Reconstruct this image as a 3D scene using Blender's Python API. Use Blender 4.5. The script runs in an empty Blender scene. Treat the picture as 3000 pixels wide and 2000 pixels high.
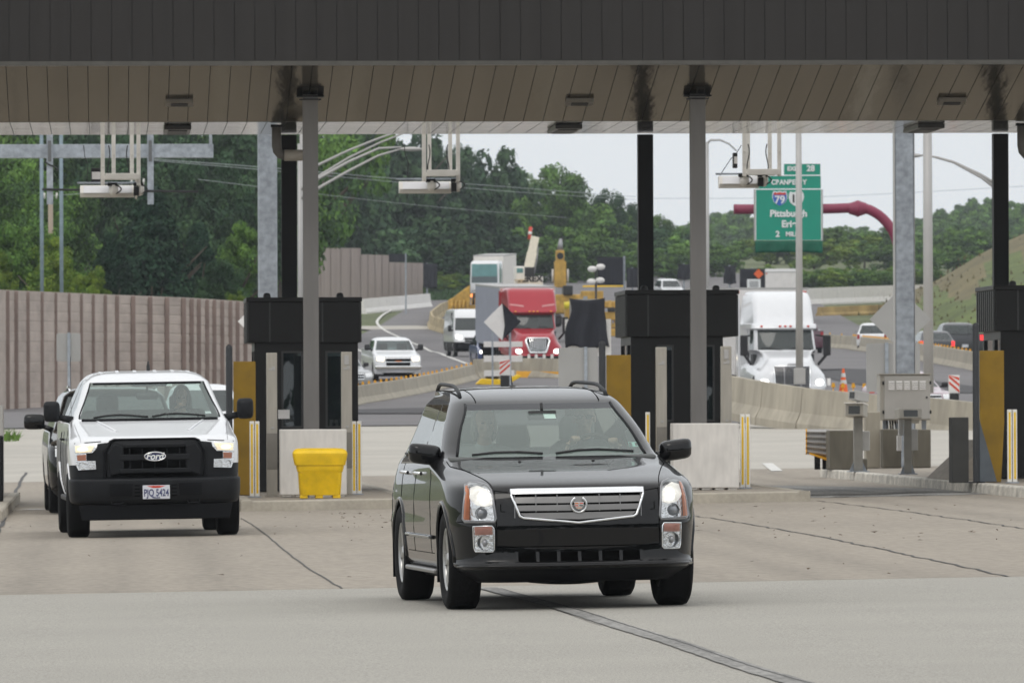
import bpy, bmesh, math, random
import numpy as np
from mathutils import Vector, Matrix
from mathutils.bvhtree import BVHTree
S = bpy.context.scene
R = math.radians
F = 24000.0            # focal length in pixels of the 3000 px wide photograph
CAM_H = 1.55
K = 3000.0 / 2352.0
YAW = math.atan((1500 - 315) / F)      # the toll plaza's axis vanishes left of the centre
PITCH = math.atan(180 / F)
ROLL = 0.0037
fwd = Vector((math.sin(YAW) * math.cos(PITCH), math.cos(YAW) * math.cos(PITCH), math.sin(PITCH)))
_r0 = Vector((math.cos(YAW), -math.sin(YAW), 0))
_u0 = _r0.cross(fwd)
crt = _r0 * math.cos(ROLL) - _u0 * math.sin(ROLL)
cup = _u0 * math.cos(ROLL) + _r0 * math.sin(ROLL)
EYE = Vector((0, 0, CAM_H))
cam = bpy.data.cameras.new("camera")
cam.sensor_width = 36.0
cam.lens = 36.0 * F / 3000.0
cam.clip_start = 1.0
cam.clip_end = 6000.0
cam.dof.use_dof = True
cam.dof.focus_distance = 66.0
cam.dof.aperture_fstop = 16.0
camo = bpy.data.objects.new("camera", cam)
S.collection.objects.link(camo)
camo.matrix_world = Matrix(((crt.x, cup.x, -fwd.x, EYE.x), (crt.y, cup.y, -fwd.y, EYE.y),
       (crt.z, cup.z, -fwd.z, EYE.z), (0, 0, 0, 1)))
S.camera = camo
SUN_EL, SUN_AZ = R(52), R(205)         # overcast: sun high behind the camera, very soft
w = bpy.data.worlds.new("World")
S.world = w
w.use_nodes = True
nt = w.node_tree
bg = nt.nodes["Background"]
sky = nt.nodes.new("ShaderNodeTexSky")
sky.sky_type = 'NISHITA'
sky.sun_disc = False
sky.sun_elevation = SUN_EL
sky.sun_rotation = SUN_AZ
sky.dust_density = 4.0
sky.air_density = 1.0
mx = nt.nodes.new("ShaderNodeMixRGB")
mx.inputs[0].default_value = 0.88       # cloud cover
wtc = nt.nodes.new("ShaderNodeTexCoord")
wsx = nt.nodes.new("ShaderNodeSeparateXYZ")
nt.links.new(wtc.outputs["Generated"], wsx.inputs[0])
wrp = nt.nodes.new("ShaderNodeValToRGB")     # overcast: brighter towards the zenith
wrp.color_ramp.elements[0].position = 0.0
wrp.color_ramp.elements[0].color = (0.68, 0.71, 0.735, 1)
wrp.color_ramp.elements[1].position = 1.0
wrp.color_ramp.elements[1].color = (1.0, 1.0, 0.99, 1)
nt.links.new(wsx.outputs[2], wrp.inputs[0])
wsc = nt.nodes.new("ShaderNodeVectorMath")
wsc.operation = 'SCALE'
wsc.inputs["Scale"].default_value = 16.0
nt.links.new(wrp.outputs[0], wsc.inputs[0])
nt.links.new(wsc.outputs[0], mx.inputs[2])
nt.links.new(sky.outputs[0], mx.inputs[1])
nt.links.new(mx.outputs[0], bg.inputs[0])
bg.inputs[1].default_value = 0.10
sd = bpy.data.lights.new("sun", 'SUN')
sd.energy = 0.6
sd.angle = R(25)
sd.color = (1.0, 0.96, 0.9)
so = bpy.data.objects.new("sun", sd)
S.collection.objects.link(so)
_sv = Vector((math.sin(SUN_AZ) * math.cos(SUN_EL), math.cos(SUN_AZ) * math.cos(SUN_EL), math.sin(SUN_EL)))
so.rotation_euler = _sv.to_track_quat('Z', 'Y').to_euler()
S.view_settings.view_transform = 'Standard'
S.view_settings.look = 'None'
S.view_settings.exposure = -0.22
S.view_settings.gamma = 1.0
S.render.engine = 'CYCLES'
S.cycles.max_bounces = 8
S.cycles.transparent_max_bounces = 16
def ray(px, py):
 return fwd * F + crt * (px - 1500) - cup * (py - 1000)
def P(px, py, Y):
 d = ray(px, py)
 return EYE + d * (Y / d.y)
def PO(ox, oy, Y):
 return P(ox * K, oy * K, Y)
_RT = [(-50, 0), (150, 0.0), (200, 0.35), (240, 0.85), (280, 1.40), (326, 2.02), (370, 3.0), (409, 3.55), (440, 4.0), (460, 4.25),
 (511, 4.75), (600, 7.2), (700, 10.5), (800, 13.4), (1000, 19.0), (1500, 30.0), (3000, 50)]
def rise(Y):
 for (a, za), (b, zb) in zip(_RT, _RT[1:]):
  if Y <= b:
   return za + (zb - za) * max(0, (Y - a)) / (b - a)
 return _RT[-1][1]
def gz(X, Y):
 f = 1.0 if Y < 160 else max(0.0, 1 - (Y - 160) / 110.0)
 return 0.0135 * max(-12.0, min(26.0, X)) * f + rise(Y)
def G(px, py):
 d = ray(px, py)
 lo = None
 prev = 20.0
 y = 20.0
 while y < 2500:
  p = EYE + d * (y / d.y)
  if p.z <= gz(p.x, p.y):
   a, b = prev, y
   for _ in range(30):
    m = 0.5 * (a + b)
    p = EYE + d * (m / d.y)
    if p.z <= gz(p.x, p.y):
     b = m
    else:
     a = m
   p = EYE + d * (b / d.y)
   return Vector((p.x, p.y, gz(p.x, p.y)))
  prev = y
  y += max(0.5, y * 0.004)
 return EYE + d * (2500 / d.y)
def GO(ox, oy):
 return G(ox * K, oy * K)
MATS = {}
def _nodes(name):
 m = bpy.data.materials.new(name)
 m.use_nodes = True
 return m, m.node_tree, m.node_tree.nodes["Principled BSDF"]
def mat(name, col, rough=0.5, metal=0.0, var=0.12, scale=6.0, bump=0.0, coat=0.0, rvar=0.1, emit=None, es=0.0, spec=0.5,
  detail=4.0, scale2=None, var2=0.0, stretch=None, bscale=None, ior=None):
 if name in MATS:
  return MATS[name]
 m, t, b = _nodes(name)
 N, L = t.nodes, t.links
 tc = N.new("ShaderNodeTexCoord")
 src = tc.outputs["Object"]
 if stretch:
  mp = N.new("ShaderNodeMapping")
  mp.inputs["Scale"].default_value = stretch
  L.new(src, mp.inputs[0])
  src = mp.outputs[0]
 nz = N.new("ShaderNodeTexNoise")
 nz.inputs["Scale"].default_value = scale
 nz.inputs["Detail"].default_value = detail
 L.new(src, nz.inputs["Vector"])
 cr = N.new("ShaderNodeMapRange")
 cr.inputs["From Min"].default_value = 0.3
 cr.inputs["From Max"].default_value = 0.7
 cr.inputs["To Min"].default_value = 1 - var
 cr.inputs["To Max"].default_value = 1 + var
 L.new(nz.outputs["Fac"], cr.inputs["Value"])
 fac = cr.outputs[0]
 if scale2:
  n2 = N.new("ShaderNodeTexNoise")
  n2.inputs["Scale"].default_value = scale2
  n2.inputs["Detail"].default_value = 3
  L.new(src, n2.inputs["Vector"])
  c2 = N.new("ShaderNodeMapRange")
  c2.inputs["From Min"].default_value = 0.3
  c2.inputs["From Max"].default_value = 0.7
  c2.inputs["To Min"].default_value = 1 - var2
  c2.inputs["To Max"].default_value = 1 + var2
  L.new(n2.outputs["Fac"], c2.inputs["Value"])
  mm = N.new("ShaderNodeMath")
  mm.operation = 'MULTIPLY'
  L.new(fac, mm.inputs[0])
  L.new(c2.outputs[0], mm.inputs[1])
  fac = mm.outputs[0]
 vm = N.new("ShaderNodeVectorMath")
 vm.operation = 'SCALE'
 vm.inputs[0].default_value = col[:3]
 L.new(fac, vm.inputs["Scale"])
 L.new(vm.outputs[0], b.inputs["Base Color"])
 rr = N.new("ShaderNodeMapRange")
 rr.inputs["To Min"].default_value = max(0.0, rough - rvar * 0.5)
 rr.inputs["To Max"].default_value = min(1.0, rough + rvar * 0.5)
 L.new(nz.outputs["Fac"], rr.inputs["Value"])
 L.new(rr.outputs[0], b.inputs["Roughness"])
 b.inputs["Metallic"].default_value = metal
 b.inputs["Coat Weight"].default_value = coat
 b.inputs["Coat Roughness"].default_value = 0.02
 b.inputs["Specular IOR Level"].default_value = spec
 if ior:
  b.inputs["IOR"].default_value = ior
 if bump:
  bp = N.new("ShaderNodeBump")
  bp.inputs["Strength"].default_value = bump
  bp.inputs["Distance"].default_value = 0.02
  if bscale:
   n3 = N.new("ShaderNodeTexNoise")
   n3.inputs["Scale"].default_value = bscale
   n3.inputs["Detail"].default_value = 3
   L.new(src, n3.inputs["Vector"])
   L.new(n3.outputs["Fac"], bp.inputs["Height"])
  else:
   L.new(nz.outputs["Fac"], bp.inputs["Height"])
  L.new(bp.outputs[0], b.inputs["Normal"])
 if emit:
  b.inputs["Emission Color"].default_value = (*emit, 1)
  b.inputs["Emission Strength"].default_value = es
 MATS[name] = m
 return m
def glass(name, tint=(0.75, 0.85, 0.82), rough=0.0, ior=1.5, film=None, ff=0.0):
 if name in MATS:
  return MATS[name]
 m = bpy.data.materials.new(name)
 m.use_nodes = True
 t = m.node_tree
 t.nodes.clear()
 N, L = t.nodes, t.links
 o = N.new("ShaderNodeOutputMaterial")
 tr = N.new("ShaderNodeBsdfTransparent")
 tr.inputs[0].default_value = (*tint, 1)
 gl = N.new("ShaderNodeBsdfGlossy")
 gl.inputs["Roughness"].default_value = rough
 gl.inputs[0].default_value = (0.95, 0.97, 0.97, 1)
 fr = N.new("ShaderNodeFresnel")
 fr.inputs[0].default_value = ior
 mxs = N.new("ShaderNodeMixShader")
 L.new(fr.outputs[0], mxs.inputs[0])
 last = tr
 if film:                         # even diffuse veil mixed into the pane
  df = N.new("ShaderNodeBsdfDiffuse")
  df.inputs[0].default_value = (*film, 1)
  m2 = N.new("ShaderNodeMixShader")
  m2.inputs[0].default_value = ff
  L.new(tr.outputs[0], m2.inputs[1])
  L.new(df.outputs[0], m2.inputs[2])
  last = m2
 L.new(last.outputs[0], mxs.inputs[1])
 L.new(gl.outputs[0], mxs.inputs[2])
 L.new(mxs.outputs[0], o.inputs[0])
 MATS[name] = m
 return m
class MB:
 def __init__(s):
  s.v, s.f, s.m, s.sm = [], [], [], []
  s.mi = 0
  s.smooth = False
 def add(s, vs, fs):
  o = len(s.v)
  s.v += [tuple(p) for p in vs]
  for f in fs:
   s.f.append(tuple(i + o for i in f))
   s.m.append(s.mi)
   s.sm.append(s.smooth)
  return s
 def box(s, c, d, rot=None, taper=None):
  cx, cy, cz = c
  x, y, z = d[0] / 2, d[1] / 2, d[2] / 2
  tp = taper if taper else (1, 1)
  vs = [(-x, -y, -z), (x, -y, -z), (x, y, -z), (-x, y, -z),
   (-x * tp[0], -y * tp[1], z), (x * tp[0], -y * tp[1], z), (x * tp[0], y * tp[1], z), (-x * tp[0], y * tp[1], z)]
  if rot is not None:
   vs = [rot @ Vector(p) for p in vs]
  vs = [(p[0] + cx, p[1] + cy, p[2] + cz) for p in vs]
  return s.add(vs, [(0, 3, 2, 1), (4, 5, 6, 7), (0, 1, 5, 4), (1, 2, 6, 5), (2, 3, 7, 6), (3, 0, 4, 7)])
 def b2(s, x0, x1, y0, y1, z0, z1):
  return s.box(((x0 + x1) / 2, (y0 + y1) / 2, (z0 + z1) / 2), (abs(x1 - x0), abs(y1 - y0), abs(z1 - z0)))
 def tube(s, pts, r, n=10, closed=False, caps=True, rs=None):
  pts = [Vector(p) for p in pts]
  k = len(pts)
  if k < 2:
   return s
  old = s.smooth
  s.smooth = n > 5
  vs, fs = [], []
  t = (pts[1] - pts[0]).normalized()
  u = t.orthogonal().normalized()
  for i, p in enumerate(pts):
   if closed:
    tt = (pts[(i + 1) % k] - pts[i - 1])
   else:
    a = pts[max(0, i - 1)]
    b = pts[min(k - 1, i + 1)]
    tt = b - a
   if tt.length < 1e-9:
    tt = t
   tt.normalize()
   u = (u - tt * u.dot(tt))
   if u.length < 1e-6:
    u = tt.orthogonal()
   u.normalize()
   vv = tt.cross(u)
   rad = rs[i] if rs else r
   for j in range(n):
    a = 2 * math.pi * (j + 0.5) / n
    vs.append(p + u * (rad * math.cos(a)) + vv * (rad * math.sin(a)))
  m = k if closed else k - 1
  for i in range(m):
   i2 = (i + 1) % k
   for j in range(n):
    j2 = (j + 1) % n
    fs.append((i * n + j, i * n + j2, i2 * n + j2, i2 * n + j))
  s.add(vs, fs)
  s.smooth = False
  if caps and not closed:
   o = len(s.v) - len(vs)
   s.f.append(tuple(o + j for j in reversed(range(n))))
   s.f.append(tuple(o + (k - 1) * n + j for j in range(n)))
   s.m += [s.mi] * 2
   s.sm += [False] * 2
  s.smooth = old
  return s
 def cyl(s, a, b, r, r2=None, n=16, caps=True):
  return s.tube([a, b], r, n=n, caps=caps, rs=[r, r if r2 is None else r2])
 def lathe(s, prof, n=24, axis='z', c=(0, 0, 0), caps=False):
  old = s.smooth
  s.smooth = True
  vs, fs = [], []
  for (r, h) in prof:
   for j in range(n):
    a = 2 * math.pi * j / n
    x, y = r * math.cos(a), r * math.sin(a)
    if axis == 'z':
     p = (x, y, h)
    elif axis == 'x':
     p = (h, x, y)
    else:
     p = (y, h, x)
    vs.append((p[0] + c[0], p[1] + c[1], p[2] + c[2]))
  k = len(prof)
  for i in range(k - 1):
   for j in range(n):
    j2 = (j + 1) % n
    fs.append((i * n + j, i * n + j2, (i + 1) * n + j2, (i + 1) * n + j))
  if caps:
   fs.append(tuple(reversed(range(n))))
   fs.append(tuple((k - 1) * n + j for j in range(n)))
  s.add(vs, fs)
  s.smooth = old
  return s
 def ell(s, c, r, nu=16, nv=10, rot=None):
  old = s.smooth
  s.smooth = True
  vs, fs = [], []
  for i in range(nv + 1):
   th = math.pi * i / nv
   for j in range(nu):
    ph = 2 * math.pi * j / nu
    p = Vector((r[0] * math.sin(th) * math.cos(ph), r[1] * math.sin(th) * math.sin(ph), -r[2] * math.cos(th)))
    if rot is not None:
     p = rot @ p
    vs.append((p.x + c[0], p.y + c[1], p.z + c[2]))
  for i in range(nv):
   for j in range(nu):
    j2 = (j + 1) % nu
    fs.append((i * nu + j, i * nu + j2, (i + 1) * nu + j2, (i + 1) * nu + j))
  s.add(vs, fs)
  s.smooth = old
  return s
 def prism(s, poly, axis, a, b):
  """poly: 2-D outline; axis x: (y,z), axis y: (x,z), axis z: (x,y)."""
  n = len(poly)
  def mk(p, h):
   if axis == 'x':
    return (h, p[0], p[1])
   if axis == 'y':
    return (p[0], h, p[1])
   return (p[0], p[1], h)
  vs = [mk(p, a) for p in poly] + [mk(p, b) for p in poly]
  fs = [tuple(range(n)), tuple(reversed(range(n, 2 * n)))]
  for i in range(n):
   j = (i + 1) % n
   fs.append((j, i, i + n, j + n))
  return s.add(vs, fs)
 def strip(s, la, lb):
  n = len(la)
  return s.add(list(la) + list(lb), [(i, i + 1, n + i + 1, n + i) for i in range(n - 1)])
 def build(s, name, mats, parent=None, loc=None, rotz=None, bevel=0.0, seg=2, fixn=True, rot=None):
  me = bpy.data.meshes.new(name)
  me.from_pydata(s.v, [], s.f)
  if not isinstance(mats, (list, tuple)):
   mats = [mats]
  for m in mats:
   me.materials.append(m)
  me.polygons.foreach_set("material_index", s.m)
  me.polygons.foreach_set("use_smooth", s.sm)
  me.update()
  if fixn and len(s.f) < 60000:
   bm = bmesh.new()
   bm.from_mesh(me)
   bmesh.ops.recalc_face_normals(bm, faces=bm.faces)
   bm.to_mesh(me)
   bm.free()
  return link(name, me, parent, loc, rotz, bevel, seg, rot)
def link(name, me, parent=None, loc=None, rotz=None, bevel=0.0, seg=2, rot=None):
 o = bpy.data.objects.new(name, me)
 S.collection.objects.link(o)
 if parent is not None:
  o.parent = parent
 if loc is not None:
  o.location = loc
 if rotz is not None:
  o.rotation_euler = (0, 0, rotz)
 if rot is not None:
  o.rotation_euler = rot
 if bevel:
  md = o.modifiers.new("bevel", 'BEVEL')
  md.width = bevel
  md.segments = seg
  md.limit_method = 'ANGLE'
  md.angle_limit = R(40)
 return o
def thing(name, label, cat, loc=(0, 0, 0), rotz=0.0, group=None):
 o = bpy.data.objects.new(name, None)
 S.collection.objects.link(o)
 o.location = loc
 o.rotation_euler = (0, 0, rotz)
 o.empty_display_size = 0.2
 o['label'] = label
 o['category'] = cat
 if group:
  o['group'] = group
 return o
def tag(o, label, cat, group=None):
 o['label'] = label
 o['category'] = cat
 if group:
  o['group'] = group
 return o
def copy_tree(o, parent=None):
 c = o.copy()
 S.collection.objects.link(c)
 if parent is not None:
  c.parent = parent
 for ch in list(o.children):
  copy_tree(ch, c)
 return c
def structure(o):
 o['kind'] = 'structure'
 return o
def stuff(o, label=None, cat=None):
 o['kind'] = 'stuff'
 if label:
  o['label'] = label
  o['category'] = cat
 return o
def textmesh(txt, size, depth=0.004, align='CENTER', shear=0.0, sx=1.0, bold=0.0):
 cu = bpy.data.curves.new("lettering", 'FONT')
 cu.body = txt
 cu.size = size
 cu.align_x = align
 cu.align_y = 'CENTER'
 cu.extrude = depth
 cu.offset = bold
 cu.shear = shear
 o = bpy.data.objects.new("lettering", cu)
 S.collection.objects.link(o)
 dg = bpy.context.evaluated_depsgraph_get()
 me = bpy.data.meshes.new_from_object(o.evaluated_get(dg))
 bpy.data.objects.remove(o)
 bpy.data.curves.remove(cu)
 M = Matrix(((sx, 0, 0, 0), (0, 0, -1, 0), (0, 1, 0, 0), (0, 0, 0, 1)))
 me.transform(M)
 return me
def text(name, txt, size, m, parent, loc, **kw):
 me = textmesh(txt, size, **kw)
 me.materials.clear()
 me.materials.append(m)
 return link(name, me, parent, loc)
def hermite(vals, t):
 """monotone cubic through vals (list of tuples) at parameter t"""
 n = len(vals)
 i = min(n - 2, max(0, int(t)))
 u = t - i
 out = []
 for k in range(len(vals[0])):
  d = [vals[j + 1][k] - vals[j][k] for j in range(n - 1)]
  def slope(j):
   if j == 0:
    return d[0]
   if j == n - 1:
    return d[-1]
   a, b = d[j - 1], d[j]
   if a * b <= 0:
    return 0.0
   return 2 * a * b / (a + b)
  p0, p1 = vals[i][k], vals[i + 1][k]
  m0, m1 = slope(i), slope(i + 1)
  u2, u3 = u * u, u * u * u
  out.append((2 * u3 - 3 * u2 + 1) * p0 + (u3 - 2 * u2 + u) * m0 + (-2 * u3 + 3 * u2) * p1 + (u3 - u2) * m1)
 return out
class Body:
 """closed shell from a stack of horizontal outlines; faces keep (level, region) so that panes can be cut out"""
 def __init__(s, levels, sub=3, nf=8, nc=6, ns=18, nr=5):
  s.rows = []
  s.lev = []
  n = len(levels)
  for i in range(n - 1):
   for k in range(sub):
    s.lev.append(i + k / sub)
  s.lev.append(n - 1.0)
  s.reg = []
  for t in s.lev:
   z, f, bow, wd, rx, ry, r, rw, rrx, rry = hermite(levels, t)
   half = []
   reg = []
   for k in range(nf):
    x = (wd - rx) * k / nf
    half.append((x, f + bow * (x / wd) ** 2))
    reg.append('f')
   xc = wd - rx
   y0 = f + bow * (xc / wd) ** 2
   for k in range(nc):
    a = math.pi / 2 * k / nc
    half.append((xc + rx * math.sin(a), y0 + ry * (1 - math.cos(a))))
    reg.append('c')
   ya, yb = y0 + ry, r - rry
   for k in range(ns):
    u = k / ns
    half.append((wd + (rw - wd) * u, ya + (yb - ya) * u))
    reg.append('s')
   for k in range(nc):
    a = math.pi / 2 * k / nc
    half.append((rw - rrx * (1 - math.cos(a)), yb + rry * math.sin(a)))
    reg.append('d')
   for k in range(nr + 1):
    u = k / nr
    half.append(((rw - rrx) * (1 - u), r))
    reg.append('r')
   s.rows.append([(x, y, z) for x, y in half])
   s.reg = reg
  s.nh = len(s.rows[0])
 def shell(s, matf, inset=0.0):
  """matf(level, region, centre)->material index"""
  nh = s.nh
  per = 2 * nh - 2
  mb = MB()
  mb.smooth = True
  V = []
  for row in s.rows:
   V += [(x, y, z) for x, y, z in row]
   V += [(-x, y, z) for x, y, z in reversed(row[1:-1])]
  Fs, Ms = [], []
  regs = []
  for j in range(per):
   regs.append(s.reg[j] if j < nh - 1 else s.reg[per - j - 1])
  for i in range(len(s.rows) - 1):
   for j in range(per):
    j2 = (j + 1) % per
    q = (i * per + j, i * per + j2, (i + 1) * per + j2, (i + 1) * per + j)
    c = [sum(V[k][a] for k in q) / 4 for a in range(3)]
    Fs.append(q)
    Ms.append(matf((s.lev[i] + s.lev[i + 1]) / 2, regs[j], c))
  for i, flip in ((0, True), (len(s.rows) - 1, False)):
   o = i * per
   for j in range(nh - 1):
    a, b = j, j + 1
    ma, mb_ = (per - a) % per, (per - b) % per
    q = [a, b] + ([mb_] if mb_ != b else []) + ([ma] if ma != a else [])
    q = [o + k for k in q]
    if flip:
     q.reverse()
    c = [sum(V[k][a_] for k in q) / len(q) for a_ in range(3)]
    Fs.append(tuple(q))
    Ms.append(matf(s.lev[i], 'top' if i else 'bot', c))
  return V, Fs, Ms
def solid(name, V, Fs, Ms, mats):
 me = bpy.data.meshes.new(name)
 me.from_pydata(V, [], Fs)
 for m in mats:
  me.materials.append(m)
 me.polygons.foreach_set("material_index", Ms)
 me.polygons.foreach_set("use_smooth", [True] * len(Fs))
 me.update()
 bm = bmesh.new()
 bm.from_mesh(me)
 bmesh.ops.remove_doubles(bm, verts=bm.verts, dist=1e-5)
 bmesh.ops.recalc_face_normals(bm, faces=bm.faces)
 bm.to_mesh(me)
 bm.free()
 return me
def cut(me, cutters, wellmat=None):
 """boolean difference with cutter meshes; returns a new mesh"""
 o = bpy.data.objects.new("tmp", me)
 S.collection.objects.link(o)
 cs = []
 for c in cutters:
  co = bpy.data.objects.new("tmpc", c)
  S.collection.objects.link(co)
  md = o.modifiers.new("b", 'BOOLEAN')
  md.operation = 'DIFFERENCE'
  md.object = co
  md.solver = 'EXACT'
  cs.append(co)
 dg = bpy.context.evaluated_depsgraph_get()
 dg.update()
 out = bpy.data.meshes.new_from_object(o.evaluated_get(dg))
 bpy.data.objects.remove(o)
 for c in cs:
  bpy.data.objects.remove(c)
 return out
def split_mat(me, idx):
 """(faces not in idx, faces in idx) as two meshes"""
 res = []
 for keep in (lambda i: i not in idx, lambda i: i in idx):
  bm = bmesh.new()
  bm.from_mesh(me)
  bmesh.ops.delete(bm, geom=[f for f in bm.faces if not keep(f.material_index)], context='FACES')
  m2 = me.copy()
  bm.to_mesh(m2)
  bm.free()
  res.append(m2)
 return res
def halves(name, me, parent):
 """one object for each side of the car"""
 for sgn in (-1, 1):
  m2 = me.copy()
  bm = bmesh.new()
  bm.from_mesh(me)
  bmesh.ops.delete(bm, geom=[f for f in bm.faces if f.calc_center_median().x * sgn < 0], context='FACES')
  bm.to_mesh(m2)
  bm.free()
  if len(m2.polygons):
   link(name, m2, parent)
def sharp(me, ang=35):
 try:
  me.set_sharp_from_angle(angle=R(ang))
 except Exception:
  pass
def bvh(me):
 return BVHTree.FromPolygons([v.co.copy() for v in me.vertices], [tuple(p.vertices) for p in me.polygons])
def front_hit(tree, x, z, y0=-3.0):
 h = tree.ray_cast(Vector((x, y0, z)), Vector((0, 1, 0)))
 return h[0].y if h[0] is not None else None
def side_hit(tree, y, z, sgn):
 h = tree.ray_cast(Vector((sgn * 3.0, y, z)), Vector((-sgn, 0, 0)))
 return h[0].x if h[0] is not None else None
def top_hit(tree, x, y):
 h = tree.ray_cast(Vector((x, y, 6.0)), Vector((0, 0, -1)))
 return h[0].z if h[0] is not None else None
def inpoly(x, z, poly):
 c = False
 n = len(poly)
 for i in range(n):
  x1, z1 = poly[i]
  x2, z2 = poly[(i + 1) % n]
  if (z1 > z) != (z2 > z) and x < (x2 - x1) * (z - z1) / (z2 - z1) + x1:
   c = not c
 return c
def patch(tree, poly, off=0.006, step=0.05, thick=0.0, yof=None):
 """outline (x,z) as seen from the front, laid on the body; returns MB in body space"""
 bm = bmesh.new()
 vs = [bm.verts.new((x, 0, z)) for x, z in poly]
 bm.faces.new(vs)
 bmesh.ops.triangulate(bm, faces=bm.faces)
 for _ in range(6):
  es = [e for e in bm.edges if e.calc_length() > step]
  if not es:
   break
  bmesh.ops.subdivide_edges(bm, edges=es, cuts=1)
  bmesh.ops.triangulate(bm, faces=[f for f in bm.faces if len(f.verts) > 3])
 last = 0.0
 ys = {}
 for v in bm.verts:
  y = front_hit(tree, v.co.x, v.co.z) if yof is None else yof(v.co.x, v.co.z)
  ys[v] = y
 good = [y for y in ys.values() if y is not None]
 dflt = max(good) if good else 0.0
 for v in bm.verts:
  v.co.y = (ys[v] if ys[v] is not None else dflt) - off
 mb = MB()
 mb.smooth = True
 bm.verts.index_update()
 mb.add([v.co[:] for v in bm.verts], [tuple(v.index for v in f.verts) for f in bm.faces])
 if thick:
  o = len(mb.v)
  be = [e for e in bm.edges if e.is_boundary]
  base = [v.co[:] for v in bm.verts]
  back = [(c[0], c[1] + thick, c[2]) for c in base]
  mb.smooth = False
  mb.add(base + back, [(e.verts[0].index, e.verts[1].index, e.verts[1].index + len(base), e.verts[0].index + len(base)) for e in be])
 bm.free()
 return mb
def mirror_poly(p):
 return [(-x, z) for x, z in reversed(p)]
# ================================================================== materials
M = {}
M['near'] = mat("pavement near", (0.335, 0.319, 0.283), 0.9, var=0.05, scale=0.35, scale2=75.0, var2=0.40, bump=0.3, bscale=90.0, detail=5)
M['conc'] = mat("plaza concrete", (0.297, 0.260, 0.213), 0.88, var=0.07, scale=0.55, scale2=11.0, var2=0.12, bump=0.15, bscale=40.0, detail=8, stretch=(1, .22, 1))
def lane_wear(m, c0, pitch, amt):
 t = m.node_tree
 N, L = t.nodes, t.links
 b = N["Principled BSDF"]
 tc = N.new("ShaderNodeTexCoord")
 sx = N.new("ShaderNodeSeparateXYZ")
 L.new(tc.outputs["Object"], sx.inputs[0])
 def mth(op, a, v):
  n = N.new("ShaderNodeMath")
  n.operation = op
  L.new(a, n.inputs[0])
  if isinstance(v, (int, float)):
   n.inputs[1].default_value = v
  else:
   L.new(v, n.inputs[1])
  return n.outputs[0]
 u = mth('ADD', mth('DIVIDE', mth('SUBTRACT', sx.outputs[0], c0), pitch), 40.5)
 d = mth('MULTIPLY', mth('ABSOLUTE', mth('SUBTRACT', mth('FRACT', u, 0), 0.5), 0), pitch)
 e = mth('ABSOLUTE', mth('SUBTRACT', d, 0.85), 0)
 w1 = mth('MAXIMUM', mth('SUBTRACT', 1.0, 0) if False else mth('SUBTRACT', mth('MULTIPLY', e, -2.4), -1.0), 0.0)
 w2 = mth('MULTIPLY', mth('MAXIMUM', mth('SUBTRACT', mth('MULTIPLY', d, -2.6), -1.0), 0.0), 0.8)
 nz = N.new("ShaderNodeTexNoise")
 mp = N.new("ShaderNodeMapping")
 mp.inputs["Scale"].default_value = (1.6, 0.12, 1)
 L.new(tc.outputs["Object"], mp.inputs[0])
 L.new(mp.outputs[0], nz.inputs["Vector"])
 nz.inputs["Scale"].default_value = 1.5
 nz.inputs["Detail"].default_value = 5
 wz = mth('MULTIPLY', mth('MAXIMUM', w1, w2), mth('MULTIPLY', nz.outputs["Fac"], 2 * amt))
 k = mth('SUBTRACT', mth('MULTIPLY', wz, -1.0), -1.0)
 vm = N.new("ShaderNodeVectorMath")
 vm.operation = 'SCALE'
 L.new(b.inputs["Base Color"].links[0].from_socket, vm.inputs[0])
 L.new(k, vm.inputs["Scale"])
 L.new(vm.outputs[0], b.inputs["Base Color"])
lane_wear(M['conc'], 0.1, 5.8, 0.15)
M['apron'] = mat("apron concrete", (0.42, 0.395, 0.35), 0.88, var=0.09, scale=0.25, scale2=8.0, var2=0.06)  # paler plaza concrete: open light beyond the canopy put into its colour
M['asph'] = mat("road asphalt", (0.15, 0.142, 0.145), 0.9, var=0.12, scale=0.15, scale2=3.0, var2=0.08)
M['newasph'] = mat("fresh asphalt", (0.045, 0.043, 0.046), 0.85, var=0.2, scale=0.7)
M['soil'] = mat("verge", (0.10, 0.12, 0.045), 0.95, var=0.35, scale=0.12, scale2=1.5, var2=0.3)
M['bank'] = mat("bank grass", (0.16, 0.17, 0.055), 0.95, var=0.35, scale=0.05, scale2=1.2, var2=0.25)
M['paint_w'] = mat("white road paint", (0.62, 0.61, 0.58), 0.7, var=0.2, scale=3.0)
M['crack'] = mat("crack sealant", (0.055, 0.053, 0.05), 0.7, var=0.3, scale=4.0)
M['skid'] = mat("tyre rubber marks", (0.225, 0.218, 0.205), 0.85, var=0.35, scale=2.0, scale2=30, var2=0.3, stretch=(1, 0.15, 1))
M['kerb'] = mat("kerb concrete", (0.38, 0.345, 0.285), 0.85, var=0.14, scale=1.6, scale2=18, var2=0.08, bump=0.1)
M['kerbw'] = mat("worn white kerb", (0.55, 0.52, 0.46), 0.85, var=0.3, scale=2.2, scale2=14, var2=0.25)
M['fascia'] = mat("fascia metal", (0.029, 0.0265, 0.025), 0.55, metal=0.0, spec=0.25, var=0.10, scale=0.9, stretch=(3.3, 1, 0.15))
M['groove'] = mat("panel groove", (0.012, 0.012, 0.012), 0.8)
M['lip'] = mat("trim lip", (0.10, 0.095, 0.085), 0.4, metal=0.5)
M['soffit'] = mat("soffit metal", (0.045, 0.0405, 0.033), 0.18, metal=0.0, spec=0.08, var=0.28, scale=0.9, scale2=3.4, var2=0.14, bump=0.45, bscale=1.5, rvar=0.06, stretch=(1.6, .5, .5))
_sm = M['soffit']
_t = _sm.node_tree
_pb = _t.nodes["Principled BSDF"]
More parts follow.
